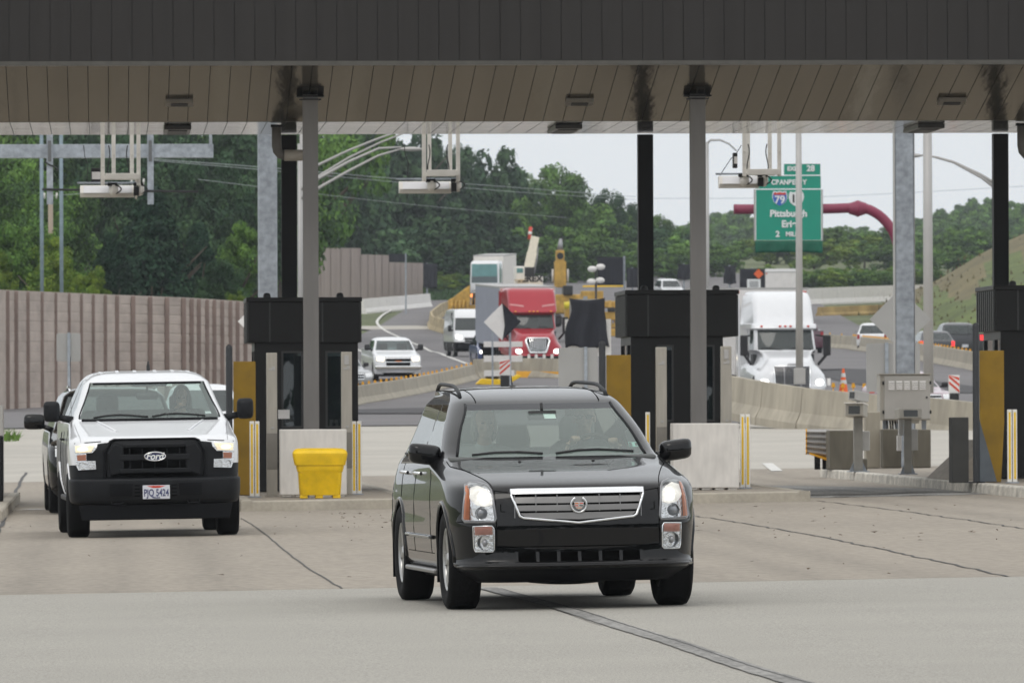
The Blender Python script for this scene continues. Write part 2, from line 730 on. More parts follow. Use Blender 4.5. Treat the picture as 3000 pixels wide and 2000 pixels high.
_df = _t.nodes.new("ShaderNodeBsdfDiffuse")
_gl = _t.nodes.new("ShaderNodeBsdfGlossy")
_gl.inputs[0].default_value = (0.74, 0.69, 0.60, 1)
_gl.inputs["Roughness"].default_value = 0.14
_mx = _t.nodes.new("ShaderNodeMixShader")
_mx.inputs[0].default_value = 0.34
_t.links.new(_pb.inputs["Base Color"].links[0].from_socket, _df.inputs[0])
for _q in (_df, _gl):
 _t.links.new(_pb.inputs["Normal"].links[0].from_socket, _q.inputs["Normal"])
_t.links.new(_df.outputs[0], _mx.inputs[1])
_t.links.new(_gl.outputs[0], _mx.inputs[2])
_t.links.new(_mx.outputs[0], _t.nodes["Material Output"].inputs[0])
M['soffit2'] = mat("flat soffit metal", (0.43, 0.40, 0.35), 0.10, metal=0.9, var=0.12, scale=1.5, bump=0.4, bscale=1.6, rvar=0.05)
M['colgrey'] = mat("grey column paint", (0.19, 0.18, 0.172), 0.55, var=0.10, scale=2.0, scale2=0.6, var2=0.10, stretch=(3, 3, 0.5))
M['coldark'] = mat("black paint and column shade", (0.009, 0.009, 0.010), 0.5, spec=0.3, var=0.2, scale=2.0)  # rear columns' shade put into this black; other parts are black
M['galv'] = mat("galvanised steel", (0.34, 0.37, 0.41), 0.5, metal=0.55, var=0.22, scale=9.0, scale2=2.0, var2=0.1, detail=6)
M['lpole'] = mat("aluminium pole", (0.42, 0.41, 0.40), 0.5, metal=0.3, var=0.06, scale=1.5)
M['steel'] = mat("stainless steel", (0.42, 0.39, 0.34), 0.38, metal=0.6, var=0.10, scale=3.0, stretch=(8, 8, 0.6))
M['yellow'] = mat("yellow board", (0.26, 0.150, 0.004), 0.6, var=0.26, scale=2.2, scale2=0.9, var2=0.12)
M['bin'] = mat("yellow plastic", (0.84, 0.54, 0.004), 0.5, var=0.09, scale=2.2, scale2=9, var2=0.07, bump=0.06, bscale=40)
M['dkpole'] = mat("dark bollard paint", (0.030, 0.032, 0.036), 0.45, var=0.2, scale=3.0)
M['booth'] = mat("bronze booth panel", (0.012, 0.0115, 0.011), 0.45, metal=0.0, spec=0.3, var=0.15, scale=1.2)
M['boothl'] = mat("booth trim", (0.05, 0.05, 0.05), 0.4, metal=0.3)
M['white'] = mat("white paint", (0.74, 0.72, 0.70), 0.6, var=0.05, scale=2.5, scale2=9, var2=0.03)
M['whitec'] = mat("white concrete block", (0.68, 0.65, 0.61), 0.75, var=0.10, scale=1.4, scale2=7, var2=0.09, stretch=(1.5, 1.5, .5), detail=7)
M['whitem'] = mat("off white metal", (0.80, 0.77, 0.72), 0.5, var=0.08, scale=4.0)
M['black'] = mat("black plastic", (0.012, 0.012, 0.013), 0.5, var=0.15, scale=4.0)
M['blackcloth'] = mat("black cloth", (0.016, 0.017, 0.024), 0.9, var=0.25, scale=2.0)
M['redp'] = mat("maroon paint", (0.24, 0.028, 0.07), 0.45, var=0.08, scale=1.0)
M['signg'] = mat("green sign sheeting", (0.0, 0.28, 0.19), 0.5, var=0.05, scale=1.0)
M['signgd'] = mat("dark green cover", (0.004, 0.105, 0.062), 0.75, var=0.2, scale=1.0)
M['signw'] = mat("white sign lettering", (0.78, 0.80, 0.80), 0.5, var=0.03)
M['signback'] = mat("sign back aluminium", (0.36, 0.355, 0.345), 0.55, metal=0.3, var=0.06, scale=1.2)
M['jersey'] = mat("barrier concrete", (0.37, 0.335, 0.27), 0.9, var=0.16, scale=0.9, scale2=3.5, var2=0.12, stretch=(1.6, 1.6, 0.25))
M['noise'] = mat("noise wall concrete", (0.46, 0.392, 0.345), 0.9, var=0.12, scale=1.3, scale2=0.35, var2=0.10, bump=0.9, bscale=5.0, stretch=(1, 1, 1.6))
M['rib'] = mat("noise wall rib", (0.245, 0.185, 0.160), 0.9, var=0.12, scale=1.3)  # shadow side of the ribs put into a darker brown
M['orange'] = mat("safety orange", (0.75, 0.12, 0.02), 0.6, var=0.05)
M['redst'] = mat("sign red", (0.60, 0.06, 0.03), 0.6, var=0.08)
M['amber'] = mat("amber reflector", (0.75, 0.36, 0.01), 0.4, var=0.05)
M['cat'] = mat("machine yellow", (0.50, 0.30, 0.055), 0.55, var=0.2, scale=1.2, scale2=4, var2=0.2)
M['rubber'] = mat("tyre rubber", (0.0065, 0.0065, 0.007), 0.8, spec=0.15, var=0.2, scale=12, bump=0.2, bscale=50)
M['wire'] = mat("overhead cable", (0.32, 0.36, 0.36), 0.7)
M['cable'] = mat("black cable", (0.015, 0.015, 0.015), 0.6)
M['wood'] = mat("weathered timber pole", (0.34, 0.28, 0.22), 0.9, var=0.15, scale=2, stretch=(4, 4, 0.4))
M['litter'] = mat("dead leaves", (0.09, 0.055, 0.03), 0.9, var=0.5, scale=2.0)
M['wglass'] = glass("booth glass", (0.42, 0.46, 0.47), film=(0.10, 0.13, 0.15), ff=0.12, ior=1.7)
# ================================================================== ground
YS = [-30, 0, 30, 50, 60, 67.5] + [70 + 5 * i for i in range(35)] + [245 + 5 * i for i in range(120)] + [860, 900, 950, 1000, 1100, 1200, 1350, 1500, 1800, 2300]
def ribbon(name, lf, rf, ys, mt, off, nx=6):
 mb = MB()
 vs, fs = [], []
 for y in ys:
  a, b = lf(y), rf(y)
  for k in range(nx + 1):
   x = a + (b - a) * k / nx
   vs.append((x, y, gz(x, y) + off))
 n = nx + 1
 for i in range(len(ys) - 1):
  for k in range(nx):
   fs.append((i * n + k, i * n + k + 1, (i + 1) * n + k + 1, (i + 1) * n + k))
 mb.add(vs, fs)
 return mb.build(name, mt)
def lin(tab):
 def f(y):
  if y <= tab[0][0]:
   return tab[0][1]
  for (a, xa), (b, xb) in zip(tab, tab[1:]):
   if y <= b:
    return xa + (xb - xa) * (y - a) / (b - a)
  return tab[-1][1]
 return f
structure(ribbon('ground', lambda y: -260 if y > 60 else -60, lambda y: 420 if y > 60 else 60, YS, M['soil'], -0.06, 60))
structure(ribbon('pavement', lambda y: -40, lambda y: 45, [y for y in YS if y <= 67.5], M['near'], 0.0, 10))
structure(ribbon('plaza', lambda y: -14, lambda y: 40, [y for y in YS if 67.5 <= y <= 160], M['conc'], 0.0, 12))
structure(ribbon('apron', lambda y: -14, lambda y: 40, [y for y in YS if 160 <= y <= 246], M['apron'], 0.0, 12))
LEFT_ROAD = lin([(240, -12), (275, -4.5), (330, 5.0), (400, 8.0), (480, 12), (560, 17), (700, 27), (860, 44)])
RIGHT_ROAD = lin([(240, 40), (300, 40), (400, 44), (500, 50), (700, 60), (860, 75)])
structure(ribbon('road', LEFT_ROAD, RIGHT_ROAD, [y for y in YS if 240 <= y <= 860], M['asph'], 0.03, 12))
def sheet(name, pts, mt, off=0.006, n=1):
 """polygon drawn on the ground (world xy)"""
 mb = MB()
 mb.add([(p[0], p[1], gz(p[0], p[1]) + off) for p in pts], [tuple(range(len(pts)))])
 return mb.build(name, mt)
def stripe(name, ptsO, wd, mt, off=0.008, sub=6, jit=0.0, seed=0, wds=None):
 """line painted on the ground through overview pixel points"""
 rnd = random.Random(seed)
 pk_ = []
 for i in range(len(ptsO) - 1):
  for k in range(3):
   pk_.append(hermite([tuple(map(float, q)) for q in ptsO], i + k / 3))
 pk_.append(ptsO[-1])
 if wds:
  wds = [hermite([(w_,) for w_ in wds], i / 3)[0] for i in range(len(pk_))]
 g = [GO(*p) for p in pk_]
 sub = max(2, sub // 2)
 pts = []
 ww = []
 for i in range(len(g) - 1):
  for k in range(sub):
   u = k / sub
   t = i + u
   x, y = hermite([(q.x, q.y) for q in g], t)
   pts.append(Vector((x + rnd.uniform(-jit, jit), y + rnd.uniform(-jit, jit), 0)))
   ww.append(wd if not wds else wds[i] + (wds[i + 1] - wds[i]) * u)
 pts.append(Vector((g[-1].x, g[-1].y, 0)))
 ww.append(ww[-1] if not wds else wds[-1])
 la, lb = [], []
 for i, p in enumerate(pts):
  d = pts[min(i + 1, len(pts) - 1)] - pts[max(0, i - 1)]
  d.normalize()
  nrm = Vector((-d.y, d.x, 0))
  for sgn, l in ((1, la), (-1, lb)):
   q = p + nrm * (sgn * ww[i] * 0.5)
   l.append((q.x, q.y, gz(q.x, q.y) + off))
 mb = MB()
 mb.strip(la, lb)
 return mb.build(name, mt)
cr = MB()
structure(stripe('pavement_joint', [(-40, 1363), (600, 1354), (1200, 1344), (1800, 1333), (2400, 1322)], 0.025, M['crack'], 0.006, 8, 0.012, 1))
structure(stripe('pavement_crack', [(553, 1190), (590, 1212), (640, 1253), (700, 1300), (785, 1351)], 0.018, M['crack'], 0.006, 8, 0.010, 2))
structure(stripe('pavement_crack', [(1585, 1183), (1690, 1199), (1830, 1223), (1990, 1254), (2130, 1284), (2315, 1324)], 0.03, M['crack'], 0.006, 8, 0.03, 3))
structure(stripe('pavement_crack', [(1880, 1150), (2010, 1166), (2170, 1187), (2360, 1215)], 0.03, M['crack'], 0.006, 8, 0.04, 4))
structure(stripe('pavement_crack', [(-10, 1228), (15, 1180), (38, 1125), (60, 1085)], 0.06, M['crack'], 0.006, 6, 0.02, 5))
structure(stripe('pavement_line', [(60, 1171), (96, 1169)], 0.35, M['paint_w'], 0.008))
structure(stripe('pavement_line', [(1862, 1142), (2000, 1139), (2165, 1134)], 0.18, M['paint_w'], 0.008, 6, 0.02))
structure(stripe('pavement_line', [(1762, 1064), (1785, 1082)], 0.22, M['paint_w'], 0.01))
structure(stripe('asphalt_patch', [(1640, 1118), (1790, 1128), (1900, 1131), (2010, 1136), (2160, 1130)], 3.5, M['skid'], 0.004, 6, 0.1, 9, wds=[2.5, 5, 6, 5, 1.5]))  # dark asphalt across the lanes, in the tyre mark colour
structure(stripe('tyre_mark', [(1118, 1350), (1190, 1370), (1290, 1396), (1410, 1434), (1560, 1480), (1700, 1528), (1900, 1590)], 0.16, M['skid'], 0.007, 10, 0.006, 6))
structure(stripe('tyre_mark', [(1150, 1352), (1230, 1375), (1330, 1402), (1450, 1440), (1600, 1488), (1740, 1536), (1930, 1590)], 0.012, M['crack'], 0.009, 10, 0.004, 7))
structure(stripe('tyre_mark', [(1100, 1352), (1175, 1372), (1270, 1398), (1380, 1436)], 0.010, M['crack'], 0.009, 10, 0.004, 8))
structure(stripe('road_line', [(1000, 688), (955, 697), (905, 711), (876, 727), (866, 741), (880, 757), (930, 781), (1000, 810), (1075, 838)], 0.20, M['paint_w'], 0.05, 6))
structure(stripe('road_line', [(800, 795), (830, 808), (850, 818)], 0.25, M['paint_w'], 0.05, 4))
structure(stripe('road_strip', [(824, 750), (870, 752), (930, 753), (985, 757)], 9.0, M['apron'], 0.045, 4))
structure(stripe('road_patch', [(815, 953), (880, 949), (960, 945), (1060, 940)], 9.0, M['newasph'], 0.06, 4, wds=[7, 8, 6, 3]))
structure(stripe('road_patch', [(1690, 870), (1900, 850), (2050, 880), (2260, 905)], 5.0, M['newasph'], 0.055, 4, wds=[2, 3, 4, 4]))
rnd = random.Random(5)
lm = MB()
for i in range(110):
 ox = rnd.choice([rnd.uniform(760, 900), rnd.uniform(1600, 2200), rnd.uniform(1600, 2350), rnd.uniform(0, 900)])
 oy = rnd.uniform(1175, 1215) if ox < 900 else rnd.uniform(1160, 1250)
 if rnd.random() < 0.25:
  oy = rnd.uniform(1180, 1330)
 g = GO(ox, oy)
 a = rnd.uniform(0, 6.28)
 l = rnd.uniform(0.012, 0.04) * (2.2 if rnd.random() < 0.1 else 1)
 wv = l * rnd.uniform(0.3, 0.7)
 c, s_ = math.cos(a), math.sin(a)
 pts = [(l * c, l * s_), (-wv * s_, wv * c), (-l * c, -l * s_), (wv * s_, -wv * c)]
 lm.add([(g.x + p[0], g.y + p[1], gz(g.x + p[0], g.y + p[1]) + 0.012 + rnd.uniform(0, 0.02)) for p in pts], [(0, 1, 2, 3)])
o = lm.build('leaf_litter', M['litter'])
stuff(o, 'scattered dead leaves and grit on the plaza concrete', 'leaf litter')
# ================================================================== toll canopy
YF, YBR, YEND = 122.3, 126.6, 132.5
ZF = P(1500, 187, YF).z
ZB = P(1500, 355, YBR).z
XA, XB = -6.0, 24.0
can = thing('toll_canopy', 'long dark bronze toll plaza canopy with ribbed fascia and shiny sloped soffit', 'canopy', (0, YF, 0))
PW = 0.3053
def panels(y0, z0, y1, z1, phase, gap, nrm, mk, mg, name):
 mb = MB()
 k0 = int((XA - phase) / PW) - 1
 k1 = int((XB - phase) / PW) + 1
 ny, nz = nrm
 for k in range(k0, k1):
  xa, xb = phase + k * PW + gap / 2, phase + (k + 1) * PW - gap / 2
  t = 0.02
  vs = []
  for (x, yy, zz) in ((xa, y0, z0), (xb, y0, z0), (xb, y1, z1), (xa, y1, z1)):
   vs.append((x, yy - YF, zz))
  for (x, yy, zz) in ((xa, y0, z0), (xb, y0, z0), (xb, y1, z1), (xa, y1, z1)):
   vs.append((x, yy - YF + ny * t, zz + nz * t))
  mb.mi = 0
  mb.add(vs, [(0, 1, 2, 3), (0, 4, 5, 1), (1, 5, 6, 2), (2, 6, 7, 3), (3, 7, 4, 0)])
 mb.mi = 1
 mb.add([(XA, y0 - YF + ny * t, z0 + nz * t), (XB, y0 - YF + ny * t, z0 + nz * t), (XB, y1 - YF + ny * t, z1 + nz * t), (XA, y1 - YF + ny * t, z1 + nz * t)], [(0, 1, 2, 3)])
 return mb.build(name, [mk, mg], can, fixn=False)
panels(YF, ZF + 0.045, YF, 8.9, -1.451, 0.008, (1, 0), M['fascia'], M['groove'], 'fascia')
dl = math.hypot(YBR - YF - 0.1, ZF - ZB)
panels(YF + 0.08, ZF, YBR - 0.02, ZB + 0.0, -1.197, 0.010, ((ZF - ZB) / dl, (YBR - YF - 0.1) / dl), M['soffit'], M['groove'], 'sloped_soffit')
panels(YBR + 0.05, ZB - 0.005, YEND, ZB - 0.005, -1.19, 0.010, (0, 1), M['soffit2'], M['groove'], 'flat_soffit')
mb = MB()
mb.b2(XA, XB, -0.015, 0.075, ZF - 0.02, ZF + 0.045)
mb.build('trim_lip', M['lip'], can)
mb = MB()
mb.b2(XA, XB, 0.06, YEND - YF + 0.3, 8.55, 8.95)
mb.b2(XA, XB, YEND - YF + 0.02, YEND - YF + 0.25, ZB + 0.02, 8.5)
mb.b2(XA, XA + 0.1, 0.1, YEND - YF, ZB + 0.9, 8.5)
mb.build('roof_deck', M['coldark'], can)
def downlight(ox, oy, Y, w_, d_, mt):
 p = PO(ox, oy, Y)
 mb = MB()
 mb.box((p.x, p.y - YF, p.z - 0.0), (w_, d_, 0.12))
 o = mb.build('downlight', M['lip'] if mt else M['coldark'], can, bevel=0.008)
 m2 = MB()
 m2.box((p.x, p.y - YF - d_ * 0.05, p.z - 0.065), (w_ * 0.55, d_ * 0.7, 0.015))
 m2.build('lens', M['boothl'], o)
lmat = mat("light housing", (0.22, 0.20, 0.17), 0.5, var=0.1)
for ox in (412, 1331, 2186):
 p = PO(ox, 234, 125.0)
 zs = ZF + (ZB - ZF) * (p.y - YF) / (YBR - YF)
 mb = MB()
 ang = math.atan2(ZB - ZF, YBR - YF)
 rt = Matrix.Rotation(ang, 3, 'X')
 mb.box((p.x, p.y - YF, zs - 0.03), (0.42, 0.34, 0.06), rot=rt)
 o = mb.build('downlight', lmat, can, bevel=0.008)
 m2 = MB()
 m2.box((p.x, p.y - YF, zs - 0.064), (0.26, 0.20, 0.012), rot=rt)
 m2.build('lens', M['coldark'], o)
for ox in (407, 1297, 2122):
 p = PO(ox, 293, 129.0)
 mb = MB()
 mb.box((p.x, p.y - YF, ZB - 0.045), (0.42, 2.4, 0.07))
 o = mb.build('downlight', M['boothl'], can, bevel=0.008)
 m2 = MB()
 m2.box((p.x, p.y - YF, ZB - 0.088), (0.30, 1.8, 0.012))
 m2.build('lens', M['coldark'], o)
def column(ox, Y, wd, ztop, zbot, mt, label, flange=None, name='canopy_column'):
 p = PO(ox, 800, Y)
 t = thing(name, label, 'column', (p.x, p.y, zbot), 0, 'canopy columns')
 mb = MB()
 h = ztop - zbot
 mb.b2(-wd / 2, wd / 2, -wd / 2, -wd / 2 + 0.02, 0, h)
 mb.b2(-wd / 2, wd / 2, wd / 2 - 0.02, wd / 2, 0, h)
 mb.b2(-0.012, 0.012, -wd / 2 + 0.02, wd / 2 - 0.02, 0, h)
 mb.b2(-wd / 2 + 0.002, -wd / 2 + 0.012, -wd / 2 + 0.022, wd / 2 - 0.022, 0, h)
 mb.b2(wd / 2 - 0.012, wd / 2 - 0.002, -wd / 2 + 0.022, wd / 2 - 0.022, 0, h)
 mb.build('shaft', mt, t)
 mb = MB()
 mb.b2(-wd / 2 - 0.07, wd / 2 + 0.07, -wd / 2 - 0.07, wd / 2 + 0.07, 0, 0.025)
 mb.build('base_plate', mt, t)
 if flange:
  mb = MB()
  mb.b2(-wd / 2 - 0.09, wd / 2 + 0.09, -wd / 2 - 0.06, wd / 2 + 0.06, h - 0.03, h - 0.01)
  mb.b2(-wd / 2 - 0.05, wd / 2 + 0.05, -wd / 2 - 0.05, wd / 2 + 0.05, h - 0.075, h - 0.06)
  mb.build('collar', M['coldark'], t)
 return t
SL = (ZB - ZF) / (YBR - YF)
YC = 124.5
zc = ZF + SL * (YC - YF)
ISL = 0.15
def islz(X, Y):
 return gz(X, Y) + ISL
for ox, lab in ((714.5, 'grey steel canopy column behind the white block and yellow bin'), (1604, 'grey steel canopy column behind the plain white block')):
 p = PO(ox, 800, YC)
 column(ox, YC, 0.232, zc - 0.02, islz(p.x, YC), M['colgrey'], lab, True)
for ox, lab in ((665, 'black canopy column rising behind the booth roof left of a grey column'), (1483.5, 'black canopy column rising behind the middle booth roof'), (2299, 'black canopy column rising above the rightmost booth')):
 p = PO(ox, 800, 132.2)
 column(ox, 132.2, 0.245, ZB - 0.03, islz(p.x, 132.2), M['coldark'], lab, False)
def downpipe(ox, lab):
 p = PO(ox, 320, 127.4)
 t = thing('drain_pipe', lab, 'pipe', (p.x, p.y, ZB), 0, 'roof drain pipes')
 mb = MB()
 r = 0.075
 zb = PO(ox, 357, 127.4).z - ZB
 mb.tube([(0, 0, -0.02), (0, 0, zb + 0.16), (0.015, 0, zb + 0.07), (0.06, 0, zb + 0.015), (0.14, 0, zb)], r, n=14)
 mb.build('pipe', mat("pipe paint", (0.15, 0.14, 0.13), 0.45, var=0.1), t)
 mb = MB()
 mb.tube([(0.12, 0, zb), (0.44, 0, zb)], 0.088, n=16)
 mb.build('elbow', mat("pale pipe", (0.46, 0.42, 0.37), 0.4, var=0.08), t)
 mb = MB()
 mb.b2(-0.09, 0.09, -0.09, 0.09, -0.06, -0.02)
 mb.build('bracket', M['coldark'], t)
 return t
downpipe(635, 'roof drain pipe with a pale elbow beside the left columns')
downpipe(2347, 'roof drain pipe at the right edge above the rightmost booth')
# ================================================================== toll islands
YN = 116.2                                   # nose
def island(x0, x1, y0, y1, lab):
 t = thing('toll_island', lab, 'kerbed island', (x0, y0, gz(x0, y0)), 0, 'toll lane islands')
 top, ker = MB(), MB()
 n = 8
 def zz(x, y, h):
  return gz(x, y) + h - gz(x0, y0)
 kw = 0.16
 for i in range(n):
  ya, yb = y0 + (y1 - y0) * i / n, y0 + (y1 - y0) * (i + 1) / n
  xa, xb = x0 + kw, x1 - kw
  q = [(xa, max(ya, y0 + kw)), (xb, max(ya, y0 + kw)), (xb, min(yb, y1 - kw)), (xa, min(yb, y1 - kw))]
  top.add([(a - x0, b - y0, zz(a, b, ISL - 0.004)) for a, b in q], [(0, 1, 2, 3)])
 def kseg(pa, pb):
  (ax, ay), (bx, by) = pa, pb
  dx, dy = bx - ax, by - ay
  L = math.hypot(dx, dy)
  nx, ny = -dy / L, dx / L
  m = max(1, int(L / 1.85))
  for i in range(m):
   u0, u1 = i / m + 0.004 / L, (i + 1) / m - 0.004 / L
   vs = []
   for u in (u0, u1):
    px, py = ax + dx * u, ay + dy * u
    for off, h in ((0, -0.03), (0.012, ISL - 0.02), (0.03, ISL), (kw, ISL), (kw, -0.03)):
     x, y = px + nx * off, py + ny * off
     vs.append((x - x0, y - y0, zz(x, y, h)))
   ker.add(vs, [(k, k + 1, k + 6, k + 5) for k in range(4)] + [(0, 1, 2, 3, 4), (9, 8, 7, 6, 5)])
 kseg((x0, y0), (x1, y0))
 kseg((x1, y0), (x1, y1))
 kseg((x1, y1), (x0, y1))
 kseg((x0, y1), (x0, y0))
 top.build('island_top', M['conc'], t)
 ker.build('kerb', M['kerb'] if x0 < 12 else M['kerbw'], t)
 return t
def XO(ox, Y):
 return PO(ox, 1150, Y).x
i1a = XO(553, YN)
WISL = 2.5
i2b = XO(1862, YN)
i2a = i2b - WISL
SP = i2a - i1a
island(i1a, i1a + WISL, YN, 152, 'concrete kerbed toll island carrying the yellow bin')
island(i2a, i2b, YN, 152, 'concrete kerbed toll island behind the black SUV')
i3a = XO(1882, 149.5)
island(i3a, i3a + 3.6, 108.0, 149.5, 'worn kerbed toll island at the right carrying cameras and cabinet')
i0b = XO(47, 133)
island(i0b - 2.5, i0b, 110.5, 133.0, 'kerbed toll island cut off by the left edge')
# ================================================================== booths
def booth(ox0, ox1, otop, omid, obody0, obody1, lab, left_side=True, depth=2.7):
 Y = 127.6
 a, b = PO(ox0, otop, Y), PO(ox1, otop, Y)
 zt, zm = a.z, PO(ox0, omid, Y).z
 cx = (a.x + b.x) / 2
 wv = b.x - a.x
 z0 = islz(cx, Y)
 t = thing('toll_booth', lab, 'toll booth', (cx, Y, z0), 0, 'toll booths')
 H, Hm = zt - z0, zm - z0
 bx0, bx1 = PO(obody0, 900, Y).x - cx, PO(obody1, 900, Y).x - cx
 mb = MB()
 mb.b2(-wv / 2 + 0.02, wv / 2 - 0.02, 0.02, depth - 0.02, Hm, H - 0.07)
 mb.b2(-wv / 2 - 0.01, wv / 2 + 0.01, -0.012, depth + 0.01, H - 0.07, H)
 rf = mb.build('roof', M['booth'], t, bevel=0.008)
 for fx in (-0.30, 0.16):
  mb = MB()
  mb.b2(wv * fx - 0.012, wv * fx + 0.012, 0.012, 0.03, Hm + 0.01, H - 0.075)
  mb.build('fascia_seam', M['boothl'], rf)
 for sx in (-1, 1):
  mb = MB()
  for k in range(9):
   y = depth * (k + 0.5) / 9
   mb.b2(sx * (wv / 2 - 0.024), sx * (wv / 2 + 0.004), y - 0.05, y + 0.05, Hm + 0.005, H - 0.08)
  mb.build('fascia_ribs' if False else 'side_cladding', M['boothl'], rf)
 for fx in (-0.32, 0.32):
  mb = MB()
  mb.lathe([(0.058, 0), (0.058, 0.035), (0.05, 0.06), (0.03, 0.075), (0.0, 0.08)], 14, c=(wv * fx, 0.45, H - 0.002))
  mb.build('beacon', M['black'], rf)
 mb = MB()
 wl = 0.07
 y0, y1 = 0.10, depth - 0.12
 zs, zh = 0.98, Hm - 0.13
 def wall(xa, xb, ya, yb, za, zb):
  mb.b2(xa, xb, ya, yb, za, zb)
 wall(bx0, bx1, y0, y0 + wl, 0, zs)
 wall(bx0, bx1, y0, y0 + wl, zh, Hm)
 bm_ = (bx0 + bx1) / 2
 wpost = 0.36
 for (xa, xb) in ((bx0, bx0 + 0.42), (bm_ - 0.05, bm_ + 0.30), (bx1 - 0.13, bx1)):
  wall(xa, xb, y0 + 0.002, y0 + wl - 0.002, zs, zh)
 wall(bx0, bx1, y1 - wl, y1, 0, zs)
 wall(bx0, bx1, y1 - wl, y1, zh, Hm)
 for xa in (bx0, bx1 - wl):
  wall(xa, xa + wl, y0 + wl, y1 - wl, 0, zs)
  wall(xa, xa + wl, y0 + wl, y1 - wl, zh, Hm)
  wall(xa + 0.002, xa + wl - 0.002, y0 + 0.9, y0 + 1.15, zs, zh)
 for xa in (bx0, bx1 - 0.12):
  wall(xa, xa + 0.12, y1 - wl - 0.002, y1 - 0.002, zs, zh)
 mb.build('wall', M['booth'], t)
 for (xa, xb) in ((bx0 + 0.42, bm_ - 0.05), (bm_ + 0.30, bx1 - 0.13)):
  mb = MB()
  mb.b2(xa, xb, y0 + 0.03, y0 + 0.04, zs, zh)
  wd = mb.build('window', M['wglass'], t)
  mb = MB()
  fr = 0.03
  mb.b2(xa, xa + fr, y0 - 0.012, y0 + 0.02, zs, zh)
  mb.b2(xb - fr, xb, y0 - 0.012, y0 + 0.02, zs, zh)
  mb.b2(xa + fr, xb - fr, y0 - 0.012, y0 + 0.02, zs, zs + fr)
  mb.b2(xa + fr, xb - fr, y0 - 0.012, y0 + 0.02, zh - fr, zh)
  mb.build('frame', M['boothl'], wd)
 for xa in (bx0 + 0.03, bx1 - 0.04):
  mb = MB()
  mb.b2(xa, xa + 0.01, y0 + wl, y1 - wl, zs, zh)
  mb.build('side_pane', M['wglass'], t)
 mb = MB()
 mb.b2(bx0 + 0.1, bx1 - 0.1, 0.5, 1.0, 0.90, 0.95)
 mb.b2(bx1 - 0.6, bx1 - 0.25, 0.6, 0.9, 0.96, 1.25)
 mb.build('counter', mat("counter top", (0.10, 0.06, 0.05), 0.6), t)
 mb = MB()
 mb.b2(bx0 + 0.1, bx1 - 0.1, depth - 0.4, depth - 0.25, 0.0, Hm - 0.2)
 mb.build('cupboard', M['coldark'], t)
 return t, bx0, bx1, zs, y0, cx, z0
tb = booth(567, 830, 683, 787, 585, 823, 'black toll booth above the yellow bin')
mb = MB()
p = PO(652, 951, 127.6 + 0.08)
mb.b2(-0.09, 0.09, -0.004, 0.0, -0.07, 0.07)
nt_ = mb.build('paper_notice', M['white'], None, (p.x, 127.6 + 0.085, p.z))
tag(nt_, 'small white paper notice taped in the left booth window', 'notice')
booth(1437, 1696, 666, 773, 1450, 1662, 'black toll booth behind the grey column and plain white block')
booth(2283, 2560, 655, 760, 2300, 2530, 'black toll booth cut off by the right edge')
# ================================================================== island equipment
def post(ox, Y, otop, obot, wd, lab, panel=True):
 p = PO(ox, otop, Y)
 zb = max(islz(p.x, Y), PO(ox, obot, Y).z - 0.05)
 zb = islz(p.x, Y)
 t = thing('equipment_post', lab, 'post', (p.x, Y, zb), 0, 'stainless steel lane posts')
 h = p.z - zb
 mb = MB()
 mb.b2(-wd / 2, wd / 2, 0, 0.14, 0.012, h)
 mb.build('casing', M['steel'], t, bevel=0.008)
 mb = MB()
 mb.b2(-wd / 2 - 0.03, wd / 2 + 0.03, -0.03, 0.17, 0, 0.012)
 mb.build('base_plate', M['steel'], t)
 mb = MB()
 mb.b2(-wd / 2 + 0.002, wd / 2 - 0.002, -0.004, -0.001, 0.4, h * 0.44)
 mb.build('door', mat("dull steel", (0.22, 0.205, 0.18), 0.5, metal=0.5, var=0.12, scale=4), t)
 mb = MB()
 mb.b2(0.0, 0.045, -0.01, -0.001, h - 0.26, h - 0.205)
 mb.b2(-0.045, 0.0, -0.008, -0.001, h - 0.262, h - 0.235)
 mb.build('latch', M['lpole'], t, bevel=0.003)
 mb = MB()
 mb.b2(-0.01, 0.03, -0.012, -0.001, h * 0.47, h * 0.47 + 0.03)
 mb.build('latch', M['lpole'], t, bevel=0.003)
 if panel:
  mb = MB()
  mb.b2(-0.035, 0.035, -0.02, -0.001, h - 0.19, h - 0.05)
  mb.build('reader_panel', M['lpole'], t, bevel=0.003)
 return t
post(624, 121.0, 810, 1137, 0.158, 'stainless post left of the white block with the yellow bin', False)
post(796, 121.0, 808, 1131, 0.158, 'stainless post right of the white block with the yellow bin')
post(1519, 121.0, 797, 1118, 0.158, 'stainless post left of the plain white block, beside the black SUV', False)
post(1668, 121.0, 795, 1105, 0.158, 'stainless post right of the plain white block')
def block(ox0, ox1, otop, Y, lab):
 a, b = PO(ox0, otop, Y), PO(ox1, otop, Y)
 cx = (a.x + b.x) / 2
 z0 = islz(cx, Y)
 h, wv = a.z - z0, b.x - a.x
 mb = MB()
 mb.b2(-wv / 2, wv / 2, 0, 0.62, 0.03, h)
 for k in range(5):
  x = -wv / 2 + wv * (k + 0.5) / 5
  mb.b2(x - wv * 0.07, x + wv * 0.07, 0.02, 0.6, 0.0, 0.029)
 o = mb.build('barrier_block', M['whitec'], None, (cx, Y, z0), bevel=0.012)
 tag(o, lab, 'concrete block', 'white crash blocks')
 return cx, z0, h
bx, bz, bh = block(643, 796, 986, 119.6, 'white crash block behind the yellow bin')
block(1546, 1697, 972, 119.6, 'plain white crash block right of the black SUV')
